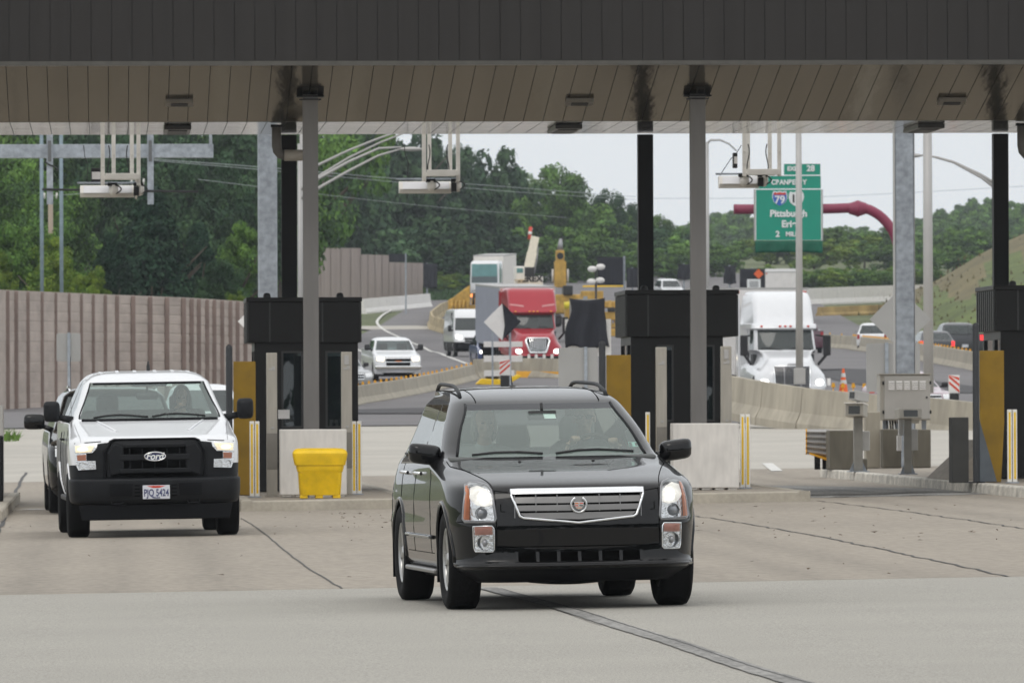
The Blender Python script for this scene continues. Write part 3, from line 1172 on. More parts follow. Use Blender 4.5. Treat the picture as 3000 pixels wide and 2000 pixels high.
def striped(ox, Y, otop, obot, lab, n=2, tilt=0.0):
 p = PO(ox, otop, Y)
 zb = islz(p.x, Y)
 h = p.z - zb
 t = thing('channel_post', lab, 'striped post', (p.x, Y, zb), 0, 'yellow striped gate posts')
 for k in range(n):
  x = (k - (n - 1) / 2) * 0.078
  mb = MB()
  mb.b2(x - 0.033, x + 0.033, 0, 0.06, 0.015, h)
  c = mb.build('channel', M['whitem'], t, bevel=0.006)
  mb = MB()
  mb.b2(x - 0.014, x + 0.014, -0.004, -0.0005, 0.06, h - 0.04)
  mb.build('yellow_stripe', M['bin'], c)
 mb = MB()
 mb.b2(-0.078 * n / 2 - 0.02, 0.078 * n / 2 + 0.02, -0.03, 0.09, 0, 0.015)
 mb.build('base_plate', M['galv'], t)
 mb = MB()
 mb.b2(-0.025, 0.025, 0.061, 0.09, h - 0.12, h - 0.05)
 mb.build('bracket', M['coldark'], t)
 return t
striped(584.5, 120.4, 967, 1131, 'pair of yellow striped white channels left of the yellow bin')
striped(819, 121.6, 967, 1127, 'pair of yellow striped white channels right of the yellow bin')
striped(1488, 121.2, 946, 1120, 'single yellow striped channel just right of the black SUV roof', 1)
striped(1711.5, 120.6, 951, 1117, 'pair of yellow striped channels right of the plain white block')
striped(2325, 121.5, 940, 1105, 'pair of yellow striped channels at the right edge beside the yellow board')
def board(ox0, ox1, otop, Y, lab):
 a, b = PO(ox0, otop, Y), PO(ox1, otop, Y)
 cx = (a.x + b.x) / 2
 z0 = islz(cx, Y)
 mb = MB()
 wv, h = b.x - a.x, a.z - z0
 mb.prism([(-wv / 2, 0.02), (wv / 2 - 0.05, 0.0), (wv / 2, h * 0.45), (wv / 2, h), (-wv / 2, h)], 'y', 0, 0.05)
 mb.b2(-wv / 2 + 0.03, wv / 2 - 0.08, 0.051, 0.12, 0.0, h - 0.05)
 o = mb.build('guard_board', M['yellow'], None, (cx, Y, z0), bevel=0.006)
 tag(o, lab, 'guard board', 'yellow guard boards')
board(536, 587, 830, 123.0, 'tall yellow guard board right of the white pickup')
board(1393, 1449, 815, 123.0, 'tall yellow guard board behind the black SUV roof')
board(2250, 2306, 805, 123.0, 'tall yellow guard board beside the rightmost booth')
def bollard(ox, Y, otop, lab, gus=False):
 p = PO(ox, otop, Y)
 z0 = islz(p.x, Y)
 h = p.z - z0
 t = thing('guard_bollard', lab, 'bollard', (p.x, Y, z0), 0, 'tall dark guard bollards')
 r = 0.050
 mb = MB()
 mb.lathe([(r, 0), (r, h - r)] + [(r * math.cos(a), h - r + r * math.sin(a)) for a in [math.pi / 2 * k / 6 for k in range(1, 7)]], 18)
 mb.build('pipe', M['dkpole'], t)
 if gus:
  mb = MB()
  mb.prism([(r, 0.02), (r + 0.26, 0.02), (r, 0.95)], 'y', -0.01, 0.01)
  mb.build('gusset', mat("blue grey steel", (0.10, 0.115, 0.13), 0.5, metal=0.3), t)
 mb = MB()
 mb.b2(-0.12, 0.12, -0.12, 0.12, 0, 0.02)
 mb.build('base_plate', M['coldark'], t)
bollard(526, 122.4, 791, 'dark round-topped bollard left of the yellow board by the white pickup')
bollard(1383, 122.4, 782, 'dark round-topped bollard left of the yellow board above the black SUV')
bollard(2241, 122.4, 741, 'dark round-topped bollard with gusset left of the rightmost yellow board', True)
p = PO(2205, 958, 122.9)
mb = MB()
z0 = islz(p.x, 122.9)
mb.b2(-0.12, 0.13, 0, 0.5, 0, p.z - z0)
o = mb.build('cable_cabinet', mat("weathered dark box", (0.045, 0.044, 0.04), 0.7, var=0.3, scale=2), None, (p.x, 122.9, z0), bevel=0.01)
tag(o, 'low weathered dark cabinet left of the rightmost bollard', 'cabinet')
mb = MB()
p = PO(2307, 955, 122.0)
z0 = islz(p.x, 122.0)
mb.b2(-0.09, 0.09, 0, 0.3, 0, PO(2300, 940, 122).z - z0)
o = mb.build('lane_controller', mat("dark brick box", (0.035, 0.02, 0.022), 0.7, var=0.4, scale=6), None, (p.x - 0.02, 123.2, z0), bevel=0.008)
tag(o, 'narrow dark control box behind the rightmost striped channels', 'control box')
Yb = 118.0
a, b = PO(672, 1029, Yb), PO(797, 1029, Yb)
cx = (a.x + b.x) / 2
z0 = islz(cx, Yb)
h = a.z - z0
t = thing('salt_bin', 'bright yellow plastic grit bin in front of the white block', 'bin', (cx, Yb, z0))
wv = b.x - a.x
def rrect(w_, d_, r_, z, y0=0.0):
 pts = []
 for (sx, sy, a0) in ((1, -1, -90), (1, 1, 0), (-1, 1, 90), (-1, -1, 180)):
  for k in range(5):
   an = R(a0 + 90 * k / 4)
   pts.append((sx * (w_ / 2 - r_) + r_ * math.cos(an), y0 + sy * (d_ / 2 - r_) + r_ * math.sin(an), z))
 return pts
def stack(mb, rings, cap=True):
 n = len(rings[0])
 vs = [p for r_ in rings for p in r_]
 fs = []
 for i in range(len(rings) - 1):
  for j in range(n):
   j2 = (j + 1) % n
   fs.append((i * n + j, i * n + j2, (i + 1) * n + j2, (i + 1) * n + j))
 if cap:
  fs.append(tuple(reversed(range(n))))
  fs.append(tuple((len(rings) - 1) * n + j for j in range(n)))
 mb.add(vs, fs)
D = 0.55
mb = MB()
mb.smooth = True
stack(mb, [rrect(wv * .73, D * .8, .06, 0.045), rrect(wv * .75, D * .82, .06, 0.06), rrect(wv * .80, D * .9, .06, h * .52),
  rrect(wv * .83, D * .92, .05, h * .535), rrect(wv * .84, D * .93, .05, h * .575), rrect(wv * .86, D * .95, .05, h * .60), rrect(wv * .87, D * .95, .05, h * .655)])
me = mb.build('tub', M['bin'], t)
sharp(me.data, 30)
mb = MB()
for x in (-wv * .30, -wv * 0.02, wv * .30):
 mb.b2(x - wv * .07, x + wv * .07, -D * .38, D * .38, 0, 0.05)
mb.build('foot', M['bin'], t, bevel=0.008)
mb = MB()
mb.smooth = True
stack(mb, [rrect(wv * .92, D, .06, h * .66), rrect(wv * .99, D * 1.08, .06, h * .84), rrect(wv * 1.0, D * 1.08, .07, h * .90),
  rrect(wv * .95, D * .95, .1, h * .96), rrect(wv * .85, D * .7, .12, h * .99), rrect(wv * .6, D * .4, .1, h)])
me = mb.build('lid', M['bin'], t)
sharp(me.data, 28)
# ================================================================== overhead reader rigs
def rig(ox, otop, obar, lx0, lx1, ly, lab, Y=138.0, blackbox=None, legs=None):
 top = PO(ox, otop, Y)
 t = thing('reader_rig', lab, 'camera rig', (top.x, Y, ZB), 0, 'overhead toll reader rigs')
 zt = -0.02
 zbar = PO(ox, obar, Y).z - ZB
 zl = PO(ox, ly, Y).z - ZB
 for k, lx in enumerate(legs):
  x = PO(lx, 380, Y).x - top.x
  mb = MB()
  yy = -0.35 if k in (0, 3) else 0.35
  zend = zl + 0.10 if k in (0, 3) else zbar
  mb.b2(x - 0.034, x + 0.034, yy - 0.03, yy + 0.03, zend, 0.9)
  for zz in (0.25, 0.62):
   mb.cyl((x, yy - 0.034, -abs(zbar) * zz * 1.1), (x, yy - 0.045, -abs(zbar) * zz * 1.1), 0.016, n=8)
  mb.build('hanger', M['whitem'], t, bevel=0.006)
 xa, xb = PO(legs[0], 380, Y).x - top.x, PO(legs[3], 380, Y).x - top.x
 mb = MB()
 mb.b2(xa + 0.04, xb - 0.0, -0.45, -0.37, zbar - 0.04, zbar + 0.06)
 mb.build('cross_bar', M['whitem'], t, bevel=0.006)
 mb = MB()
 mb.b2(xa + 0.02, xb - 0.02, 0.30, 0.38, zbar - 0.03, zbar + 0.04)
 mb.build('cross_bar', M['whitem'], t, bevel=0.006)
 x0, x1 = PO(lx0, ly, Y).x - top.x, PO(lx1, ly, Y).x - top.x
 mb = MB()
 prof = [(-0.10, zl + 0.11), (-0.19, zl - 0.02), (-0.17, zl - 0.09), (0.08, zl - 0.09), (0.10, zl + 0.11)]
 mb.prism(prof, 'x', x0, x1)
 lt = mb.build('light_trough', M['whitem'], t, bevel=0.008)
 mb = MB()
 mb.prism([(-0.115, zl + 0.098), (-0.128, zl + 0.092), (-0.206, zl - 0.02), (-0.196, zl - 0.028)], 'x', x0 + 0.06, x1 - 0.04)
 mb.build('diffuser', mat("trough lens", (0.8, 0.8, 0.82), 0.15, var=0.03, coat=0.5), lt)
 mb = MB()
 mb.tube([(x0 - 0.05, -0.05, zl + 0.15), (x1 + 0.10, -0.05, zl + 0.15)], 0.018, n=8)
 mb.build('rail', M['galv'], t)
 for fx in (0.62, 1.10):
  cx_ = x0 + (x1 - x0) * fx
  mb = MB()
  mb.lathe([(0.055, 0.10), (0.075, 0.09), (0.08, 0.0), (0.07, -0.05), (0.04, -0.085), (0.0, -0.095)], 16, c=(cx_, -0.26, zl + 0.02))
  cm = mb.build('camera', M['whitem'], t)
  mb = MB()
  mb.b2(cx_ - 0.10, cx_ + 0.06, -0.33, -0.18, zl + 0.09, zl + 0.15)
  if fx > 1:
   mb.b2(cx_ - 0.10, cx_ - 0.01, -0.36, -0.2, zl - 0.07, zl + 0.08)
  mb.build('mount', M['black'], cm)
  mb = MB()
  pts = [(cx_ + 0.03 + 0.10 * math.sin(u * math.pi), -0.30, zl + 0.12 - 0.16 * u) for u in [k / 8 for k in range(9)]]
  mb.tube(pts, 0.012, n=6)
  mb.build('cable', M['cable'], cm)
 if blackbox:
  bx0, by0, bx1, by1 = blackbox
  q0, q1 = PO(bx0, by0, Y), PO(bx1, by1, Y)
  mb = MB()
  mb.b2(q0.x - top.x, q1.x - top.x, 0.0, 0.2, q1.z - ZB, q0.z - ZB)
  bb = mb.build('strobe_box', M['black'], t, bevel=0.01)
  mb = MB()
  hh = (q0.z - q1.z)
  mb.b2(q0.x - top.x + 0.015, q1.x - top.x - 0.0, -0.006, -0.001, q1.z - ZB + hh * .28, q0.z - ZB - hh * .25)
  mb.build('strobe_face', M['white'], bb)
 for dx, sw in ((xa + 0.10, 0.02), (xa + 0.42, -0.02)):
  mb = MB()
  mb.tube([(dx + sw * math.sin(u * 6), 0.1, zbar * u) for u in [k / 10 for k in range(11)]], 0.010, n=6)
  mb.build('feed_cable', M['cable'], t)
 mb = MB()
 xw = x0 - 0.02
 mb.tube([(xa - 0.02, 0, -0.02), (xa - 0.13, 0, -0.2), (xa - 0.2, -0.03, zbar * .5), (xw + 0.04, -0.05, zl + 0.12)] if lx0 > 1000 else
   [(xa - 0.32, 0, 0.0), (xa - 0.30, 0, zbar * .35), (xa - 0.25, 0, zbar * .6), (xa - 0.27, -0.05, zl + 0.12)], 0.007, n=5)
 mb.build('feed_cable', M['cable'], t)
 return t
rig(277, 308, 408, 184, 308, 441, 'white reader rig with black strobe box hanging over the left lane', blackbox=(209, 386, 231, 422), legs=(236, 261, 303, 318))
rig(1010, 308, 400, 916, 1036, 432, 'white reader rig with light trough hanging over the middle lane', legs=(972, 988, 1036, 1050))
rig(1740, 308, 398, 1650, 1742, 420, 'white reader rig hanging in front of the green sign', blackbox=(1684, 351, 1694, 386), legs=(1706, 1722, 1772, 1786))
# ================================================================== vehicle kit
M['blackpaint'] = mat("black car paint", (0.0025, 0.0025, 0.0032), 0.3, var=0.05, coat=0.8, rvar=0.02, spec=0.03)
M['whitepaint'] = mat("white car paint", (0.74, 0.75, 0.77), 0.3, var=0.02, coat=0.8, rvar=0.03)
M['satin'] = mat("satin black trim", (0.0095, 0.0105, 0.0125), 0.5, var=0.12, scale=9, spec=0.2)
M['satind'] = mat("dark bumper plastic", (0.004, 0.0045, 0.006), 0.45, var=0.12, scale=9, spec=0.15)
M['void'] = mat("dark recess", (0.003, 0.003, 0.003), 0.9, var=0.1, spec=0.0)  # flat black stands for shade inside grilles, intakes and slots
M['chrome'] = mat("chrome", (0.78, 0.79, 0.80), 0.08, metal=1.0, var=0.03, rvar=0.02)
M['slat'] = mat("grey grille slat", (0.22, 0.215, 0.21), 0.35, metal=0.7, var=0.05)
M['alloy'] = mat("alloy wheel", (0.42, 0.42, 0.41), 0.3, metal=0.85, var=0.06)
M['lampin'] = mat("lamp reflector", (0.80, 0.80, 0.80), 0.16, metal=0.9, var=0.08, scale=20, bump=0.4, bscale=45)
M['lampbz'] = mat("lamp bezel", (0.30, 0.30, 0.31), 0.3, metal=0.6, var=0.05)
M['beam'] = mat("lit headlamp", (0.5, 0.48, 0.42), 0.25, emit=(1.0, 0.84, 0.58), es=2.6, var=.3, scale=22, bump=.5, bscale=30)
M['beamw'] = mat("lit lamp white", (0.5, 0.5, 0.5), 0.25, emit=(1.0, 0.97, 0.92), es=3.0, var=.3, scale=22, bump=.5, bscale=30)
M['glow'] = mat('lit lamp bowl', (0.72, 0.70, 0.66), 0.25, metal=.4, emit=(1.0, 0.95, 0.86), es=0.42, var=.25, scale=20, bump=.6, bscale=26)
M['gloww'] = mat('warm lit lamp bowl', (0.72, 0.68, 0.58), 0.25, metal=.4, emit=(1.0, 0.80, 0.50), es=0.75, var=.25, scale=20, bump=.6, bscale=26)
M['drl'] = mat("lit parking lamp", (0.9, 0.85, 0.6), 0.3, emit=(1.0, 0.86, 0.55), es=2.0)
M['amberl'] = mat("amber lens", (0.62, 0.17, 0.03), 0.15, var=0.08, scale=30, coat=0.6)
M['redl'] = mat("red tail lens", (0.35, 0.01, 0.02), 0.2, var=0.05, coat=0.5)
M['redlit'] = mat("lit tail lamp", (0.5, 0.02, 0.03), 0.3, emit=(1.0, 0.05, 0.05), es=1.2)
M['lens'] = glass("clear lens", (0.93, 0.94, 0.95))
M['wind'] = glass("windscreen glass", (0.86, 0.98, 0.93), film=(0.52, 0.62, 0.58), ff=0.19, ior=1.40)
M['windband'] = glass("windscreen shade band", (0.10, 0.10, 0.12), film=(0.03, 0.03, 0.04), ff=0.5, ior=1.4)
M['dkglass'] = glass("tinted side glass", (0.60, 0.66, 0.64))
M['priv'] = glass("privacy glass", (0.24, 0.25, 0.25))
M['dash'] = mat("dashboard", (0.11, 0.115, 0.113), 0.8, var=0.1)
M['seat'] = mat("seat leather", (0.36, 0.37, 0.355), 0.7, var=0.08)
M['seatd'] = mat("dark seat cloth", (0.07, 0.073, 0.075), 0.85, var=0.12, scale=12)
M['liner'] = mat("headliner", (0.5, 0.5, 0.48), 0.9, var=0.04)
M['plate'] = mat("licence plate", (0.66, 0.67, 0.72), 0.5, var=0.03)
M['plateblue'] = mat("plate lettering", (0.05, 0.06, 0.16), 0.6)
M['tagw'] = mat("toll tag", (0.80, 0.84, 0.82), 0.5, var=0.03)
M['sticker'] = mat("inspection sticker", (0.35, 0.62, 0.55), 0.5, var=0.15, scale=30)
M['skin'] = mat("skin", (0.50, 0.30, 0.215), 0.55, var=0.08, scale=8)
M['hairg'] = mat("grey hair", (0.22, 0.20, 0.18), 0.8, var=0.25, scale=40)
M['haird'] = mat("dark hair", (0.03, 0.024, 0.02), 0.75, var=0.25, scale=40)
M['shirtd'] = mat("dark shirt", (0.05, 0.055, 0.06), 0.9, var=0.15, scale=9)
M['shirtg'] = mat("pale grey shirt", (0.40, 0.41, 0.40), 0.9, var=0.1, scale=9)
M['jean'] = mat("dark trousers", (0.035, 0.04, 0.06), 0.9, var=0.15, scale=9)
M['blueoval'] = mat("blue enamel", (0.012, 0.02, 0.09), 0.3, var=0.05, coat=0.6)
def wheel(name, parent, c, r, wd, side, spokes=6, rimr=None, rimmat=None, hub=True, dish=0.03, steer=0.0):
 """tyre > rim; side -1: outer face to -x"""
 rimr = rimr or r * 0.64
 t = MB()
 h = wd / 2
 prof = []
 for k in range(13):
  a = math.pi * k / 12
  prof.append((rimr + (r - rimr) * (0.12 + 0.88 * min(1.0, math.sin(a) ** 0.38)), -h * math.cos(a) if 0 < k < 12 else -h * math.cos(a)))
 prof = [(rimr, -h * 0.82)] + [(rimr + (r - rimr) * .35, -h * .98), (rimr + (r - rimr) * .75, -h), (r * 0.985, -h * .86), (r, -h * .62),
   (r * 1.001, 0),
   (r, h * .62), (r * .985, h * .86), (rimr + (r - rimr) * .75, h), (rimr + (r - rimr) * .35, h * .98), (rimr, h * .82)]
 t.lathe(prof, 36, 'x')
 w_ = t.build('wheel', M['rubber'], parent, c, rot=(0, 0, steer))
 m = MB()
 so_ = side * h
 m.lathe([(rimr, so_ * .84), (rimr * .95, so_ * .86), (rimr * .92, so_ * .70), (rimr * .90, -so_ * .6), (rimr, -so_ * .82)], 30, 'x')
 face = so_ * .80
 if spokes:
  for k in range(spokes):
   a = 2 * math.pi * k / spokes
   ca, sa = math.cos(a), math.sin(a)
   p0 = (face - side * dish, ca * rimr * .1, sa * rimr * .1)
   wv = rimr * .17
   vs = []
   for (rad, hw, xo) in ((rimr * .15, wv * .9, face - side * .01), (rimr * .93, wv * 1.15, face - side * .005)):
    for s_ in (-1, 1):
     for dx in (0, -side * 0.03):
      vs.append((xo + dx, ca * rad - sa * hw * s_, sa * rad + ca * hw * s_))
   m.add(vs, [(0, 2, 6, 4), (1, 5, 7, 3), (0, 4, 5, 1), (2, 3, 7, 6)])
  m.lathe([(0.0, face + side * .004), (rimr * .2, face), (rimr * .24, face - side * .03)], 18, 'x')
 else:
  m.lathe([(0.0, face + side * .02), (rimr * .25, face + side * .015), (rimr * .3, face - side * .03), (rimr * .75, face - side * .02), (rimr * .92, face - side * .05)], 24, 'x')
 m.build('rim', rimmat or M['alloy'], w_)
 m = MB()
 m.lathe([(0.0, so_ * .2), (rimr * .9, so_ * .2)], 20, 'x')
 m.build('gap_shade', M['void'], w_)  # black disc painted in as shade between the spokes
 return w_
def arc_cyl(x0, x1, y, z, r):
 """cutter cylinder along x as a mesh"""
 mb = MB()
 mb.lathe([(r, x0), (r, x1)], 40, 'x', c=(0, y, z), caps=True)
 me = bpy.data.meshes.new("cutter")
 me.from_pydata(mb.v, [], mb.f)
 me.update()
 bm = bmesh.new()
 bm.from_mesh(me)
 bmesh.ops.recalc_face_normals(bm, faces=bm.faces)
 bm.to_mesh(me)
 bm.free()
 return me
def make_shell(levels, matf, mats, arches, glassidx, sub=3, **kw):
 """returns body mesh without panes, list of pane meshes by index, bvh of full shell"""
 b = Body(levels, sub=sub, **kw)
 V, Fs, Ms = b.shell(matf)
 me = solid("shell", V, Fs, Ms, mats)
 tree = bvh(me)
 if arches:
  me = cut(me, [arc_cyl(*a) for a in arches])
 body, rest = split_mat(me, set(glassidx))
 panes = {}
 for gi in glassidx:
  _, p = split_mat(me, {gi})
  if len(p.polygons):
   panes[gi] = p
 sharp(body, 42)
 body.name = "body"
 return body, panes, tree
def arch_lip(parent, y, z, r, tree, side, mt, rr=0.02, a0=-5, a1=185, n=26, nm='arch_trim', out=0.0):
 pts = []
 for k in range(n + 1):
  a = R(a0 + (a1 - a0) * k / n)
  yy, zz = y + r * math.cos(a), z + r * math.sin(a)
  x = side_hit(tree, yy, max(zz, 0.3), side)
  if x is None:
   continue
  pts.append((x + side * out, yy, zz))
 if len(pts) > 2:
  mb = MB()
  mb.tube(pts, rr, n=8)
  return mb.build(nm, mt, parent)
def seam(parent, pts, mt, r=0.005, nm='panel_gap'):
 mb = MB()
 mb.tube(pts, r, n=5)
 return mb.build(nm, mt, parent)
def mirror_arm(parent, c, size, side, mt, armto, nm='door_mirror', tilt=0.0, glassmat=None):
 mb = MB()
 mb.smooth = True
 w_, d_, h_ = size
 rings = []
 for (u, s_) in ((0, .55), (0.12, .82), (0.35, 1.0), (0.75, 1.0), (1.0, .93)):
  ring = []
  for k in range(20):
   a = 2 * math.pi * k / 20
   ca, sa = math.cos(a), math.sin(a)
   e = 0.45
   x = (abs(ca) ** e) * (1 if ca > 0 else -1) * w_ / 2 * s_
   z = (abs(sa) ** e) * (1 if sa > 0 else -1) * h_ / 2 * s_
   z += tilt * x
   ring.append((c[0] + x, c[1] - d_ / 2 + d_ * u, c[2] + z))
  rings.append(ring)
 stack(mb, rings)
 o = mb.build(nm, mt, parent)
 sharp(o.data, 50)
 m2 = MB()
 m2.tube([(c[0] - side * w_ * .42, c[1] + d_ * .1, c[2] - h_ * .28), armto], 0.0, n=8, rs=[h_ * .16, h_ * .20])
 m2.build('arm', mt, o)
 m3 = MB()
 m3.b2(c[0] - w_ * .40, c[0] + w_ * .40, c[1] + d_ * .505, c[1] + d_ * .53, c[2] - h_ * .36, c[2] + h_ * .36)
 m3.build('mirror_glass', M['chrome'], o)
 return o
def remesh(mb, voxel, smooth=2):
 me = bpy.data.meshes.new("r")
 me.from_pydata(mb.v, [], mb.f)
 bm = bmesh.new()
 bm.from_mesh(me)
 bmesh.ops.recalc_face_normals(bm, faces=bm.faces)
 bm.to_mesh(me)
 bm.free()
 o = bpy.data.objects.new("r", me)
 S.collection.objects.link(o)
 md = o.modifiers.new("r", 'REMESH')
 md.mode = 'VOXEL'
 md.voxel_size = voxel
 md.use_smooth_shade = True
 ms = o.modifiers.new("s", 'SMOOTH')
 ms.factor = 0.5
 ms.iterations = smooth
 dg = bpy.context.evaluated_depsgraph_get()
 out = bpy.data.meshes.new_from_object(o.evaluated_get(dg))
 bpy.data.objects.remove(o)
 for p in out.polygons:
  p.use_smooth = True
 return out
def limb(mb, a, b, ra, rb, n=14):
 a, b = Vector(a), Vector(b)
 mb.tube([a, b], ra, n=n, rs=[ra, rb])
 mb.ell(a, (ra,) * 3, n, 8)
 mb.ell(b, (rb,) * 3, n, 8)
def person(label, loc, rotz, hands, look=0.0, hair='hairg', shirt='shirtd', glasses=False, hood=False, elbows=None, curl=True, longhair=False, lap=None, tilt=0.0):
 """seated figure facing -y; hip at the origin; hands: two wrist targets or None"""
 t = thing('person', label, 'person', loc, rotz)
 b = MB()
 b.ell((0, 0.02, 0.06), (0.185, 0.15, 0.14))
 b.ell((0, 0.05, 0.22), (0.155, 0.115, 0.17))
 b.ell((0, 0.06, 0.38), (0.18, 0.115, 0.16))
 limb(b, (-0.15, 0.06, 0.475), (0.15, 0.06, 0.475), 0.075, 0.075)
 limb(b, (0, 0.05, 0.48), (0, 0.025, 0.62), 0.062, 0.056)
 hc = Vector((0, 0.0, 0.735))
 Rt = Matrix.Rotation(look, 3, 'Z') @ Matrix.Rotation(tilt, 3, 'Y')
 def hd(p, r, rot=None):
  q = Rt @ Vector(p)
  b.ell((hc.x + q.x, hc.y + q.y, hc.z + q.z), r, 18, 12, rot=Rt)
 hd((0, 0.015, 0.03), (0.077, 0.096, 0.098))        # skull
 hd((0, -0.03, -0.045), (0.060, 0.062, 0.075))      # face
 hd((0, -0.055, -0.095), (0.036, 0.036, 0.030))     # chin
 hd((0, -0.105, -0.032), (0.014, 0.022, 0.026))     # nose
 hd((0, -0.092, -0.008), (0.010, 0.016, 0.030))
 hd((0, -0.089, -0.066), (0.026, 0.012, 0.008))     # lips
 hd((0, -0.088, -0.077), (0.023, 0.012, 0.007))
 for s_ in (-1, 1):
  hd((s_ * 0.031, -0.082, 0.014), (0.020, 0.012, 0.008))   # brow
  hd((s_ * 0.078, 0.015, -0.02), (0.012, 0.022, 0.034))    # ear
  hd((s_ * 0.040, -0.058, -0.040), (0.024, 0.028, 0.024))  # cheek
 arms = []
 for i, s_ in enumerate((-1, 1)):
  sh = Vector((s_ * 0.195, 0.06, 0.465))
  hand = Vector(hands[i])
  el = Vector(elbows[i]) if elbows else (sh + hand) / 2 + Vector((s_ * 0.09, 0.02, -0.13))
  dirw = (hand - el).normalized()
  wr = hand - dirw * 0.075
  limb(b, sh, el, 0.056, 0.043)
  limb(b, el, wr, 0.041, 0.028)
  arms.append((sh, el, wr))
  up = Vector((0, 0, 1))
  sd_ = dirw.cross(up).normalized() * s_         # outward
  if sd_.length < 0.1:
   sd_ = Vector((s_, 0, 0))
  nrm = sd_.cross(dirw).normalized()
  if nrm.z < 0:
   nrm = -nrm
  Rm = Matrix((sd_, dirw, nrm)).transposed()
  b.ell(hand - dirw * 0.015, (0.040, 0.050, 0.017), 12, 8, rot=Rm)
  for k, (off, ln) in enumerate(((-0.030, 0.072), (-0.010, 0.080), (0.010, 0.074), (0.029, 0.058))):
   p0 = hand + dirw * 0.022 + sd_ * off + nrm * 0.004
   p1 = p0 + dirw * ln * .42 + nrm * 0.006
   p2 = p1 + dirw * ln * .16 - nrm * ln * .36
   p3 = p2 - dirw * ln * .22 - nrm * ln * .18
   for q0, q1, r0, r1 in ((p0, p1, .0098, .0092), (p1, p2, .0092, .0084), (p2, p3, .0084, .0074)):
    limb(b, q0, q1, r0, r1, 8)
  p0 = hand - dirw * 0.035 - sd_ * 0.030
  p1 = p0 - sd_ * 0.026 + dirw * 0.028 - nrm * 0.012
  p2 = p1 + dirw * 0.026 - nrm * 0.020 + sd_ * 0.004
  limb(b, p0, p1, .0125, .0105, 8)
  limb(b, p1, p2, .0105, .0088, 8)
  kn = Vector((s_ * 0.14, -0.43, 0.12))
  an = Vector((s_ * 0.13, -0.62, -0.30))
  limb(b, (s_ * 0.095, 0.0, 0.04), kn, 0.088, 0.06)
  limb(b, kn, an, 0.056, 0.038)
  limb(b, an + Vector((0, 0.03, -0.03)), an + Vector((0, -0.17, -0.06)), 0.040, 0.034)
 me = remesh(b, 0.0075, 3)
 me.materials.clear()
 me.materials.append(M['skin'])
 link('body', me, t)
 c = MB()
 c.ell((0, 0.02, 0.07), (0.197, 0.163, 0.145))
 c.ell((0, 0.05, 0.22), (0.172, 0.130, 0.18))
 c.ell((0, 0.06, 0.38), (0.197, 0.130, 0.165))
 limb(c, (-0.155, 0.06, 0.475), (0.155, 0.06, 0.475), 0.086, 0.086)
 limb(c, (0, 0.052, 0.48), (0, 0.045, 0.545), 0.078, 0.072)
 for sh, el, wr in arms:
  limb(c, sh, el, 0.070, 0.057)
  limb(c, el, el + (wr - el) * 0.85, 0.055, 0.043)
 me = remesh(c, 0.010, 3)
 me.materials.clear()
 me.materials.append(M[shirt])
 link('shirt', me, t)
 c = MB()
 for s_ in (-1, 1):
  kn = Vector((s_ * 0.14, -0.43, 0.12))
  an = Vector((s_ * 0.13, -0.62, -0.30))
  limb(c, (s_ * 0.095, 0.0, 0.04), kn, 0.102, 0.072)
  limb(c, kn, an, 0.070, 0.055)
 c.ell((0, 0.02, 0.03), (0.20, 0.165, 0.12))
 me = remesh(c, 0.012, 3)
 me.materials.clear()
 me.materials.append(M['jean'])
 link('trousers', me, t)
 c = MB()
 def hh(p, r):
  q = Rt @ Vector(p)
  c.ell((hc.x + q.x, hc.y + q.y, hc.z + q.z), r, 18, 12, rot=Rt)
 hh((0, 0.038, 0.050), (0.083, 0.095, 0.092))
 if longhair:
  hh((-0.07, 0.04, -0.04), (0.03, 0.06, 0.11))
  hh((0.07, 0.04, -0.04), (0.03, 0.06, 0.11))
  hh((0, 0.09, -0.05), (0.08, 0.04, 0.12))
 if hood:
  hh((0, 0.045, 0.035), (0.105, 0.100, 0.125))
  hh((0, 0.06, -0.08), (0.11, 0.085, 0.10))
  hh((-0.085, -0.005, -0.02), (0.030, 0.055, 0.10))
  hh((0.085, -0.005, -0.02), (0.030, 0.055, 0.10))
 me = remesh(c, 0.009, 3)
 me.materials.clear()
 me.materials.append(M[hair])
 link('hood' if hood else 'hair', me, t)
 if glasses:
  c = MB()
  for s_ in (-1, 1):
   q = hc + Rt @ Vector((s_ * 0.033, -0.088, -0.004))
   c.ell(q, (0.029, 0.010, 0.019), 14, 8, rot=Rt)
   a0 = hc + Rt @ Vector((s_ * 0.060, -0.080, 0.004))
   a1 = hc + Rt @ Vector((s_ * 0.080, 0.01, 0.002))
   c.tube([a0, a1], 0.004, n=6)
  c.tube([hc + Rt @ Vector((-0.02, -0.098, 0.004)), hc + Rt @ Vector((0.02, -0.098, 0.004))], 0.004, n=6)
  c.build('sunglasses', M['black'], t)
 else:
  for s_ in (-1, 1):
   q = hc + Rt @ Vector((s_ * 0.031, -0.081, -0.004))
   c = MB()
   c.ell(q, (0.013, 0.008, 0.007), 10, 6, rot=Rt)
   c.build('eye', M['black'], t)
 return t
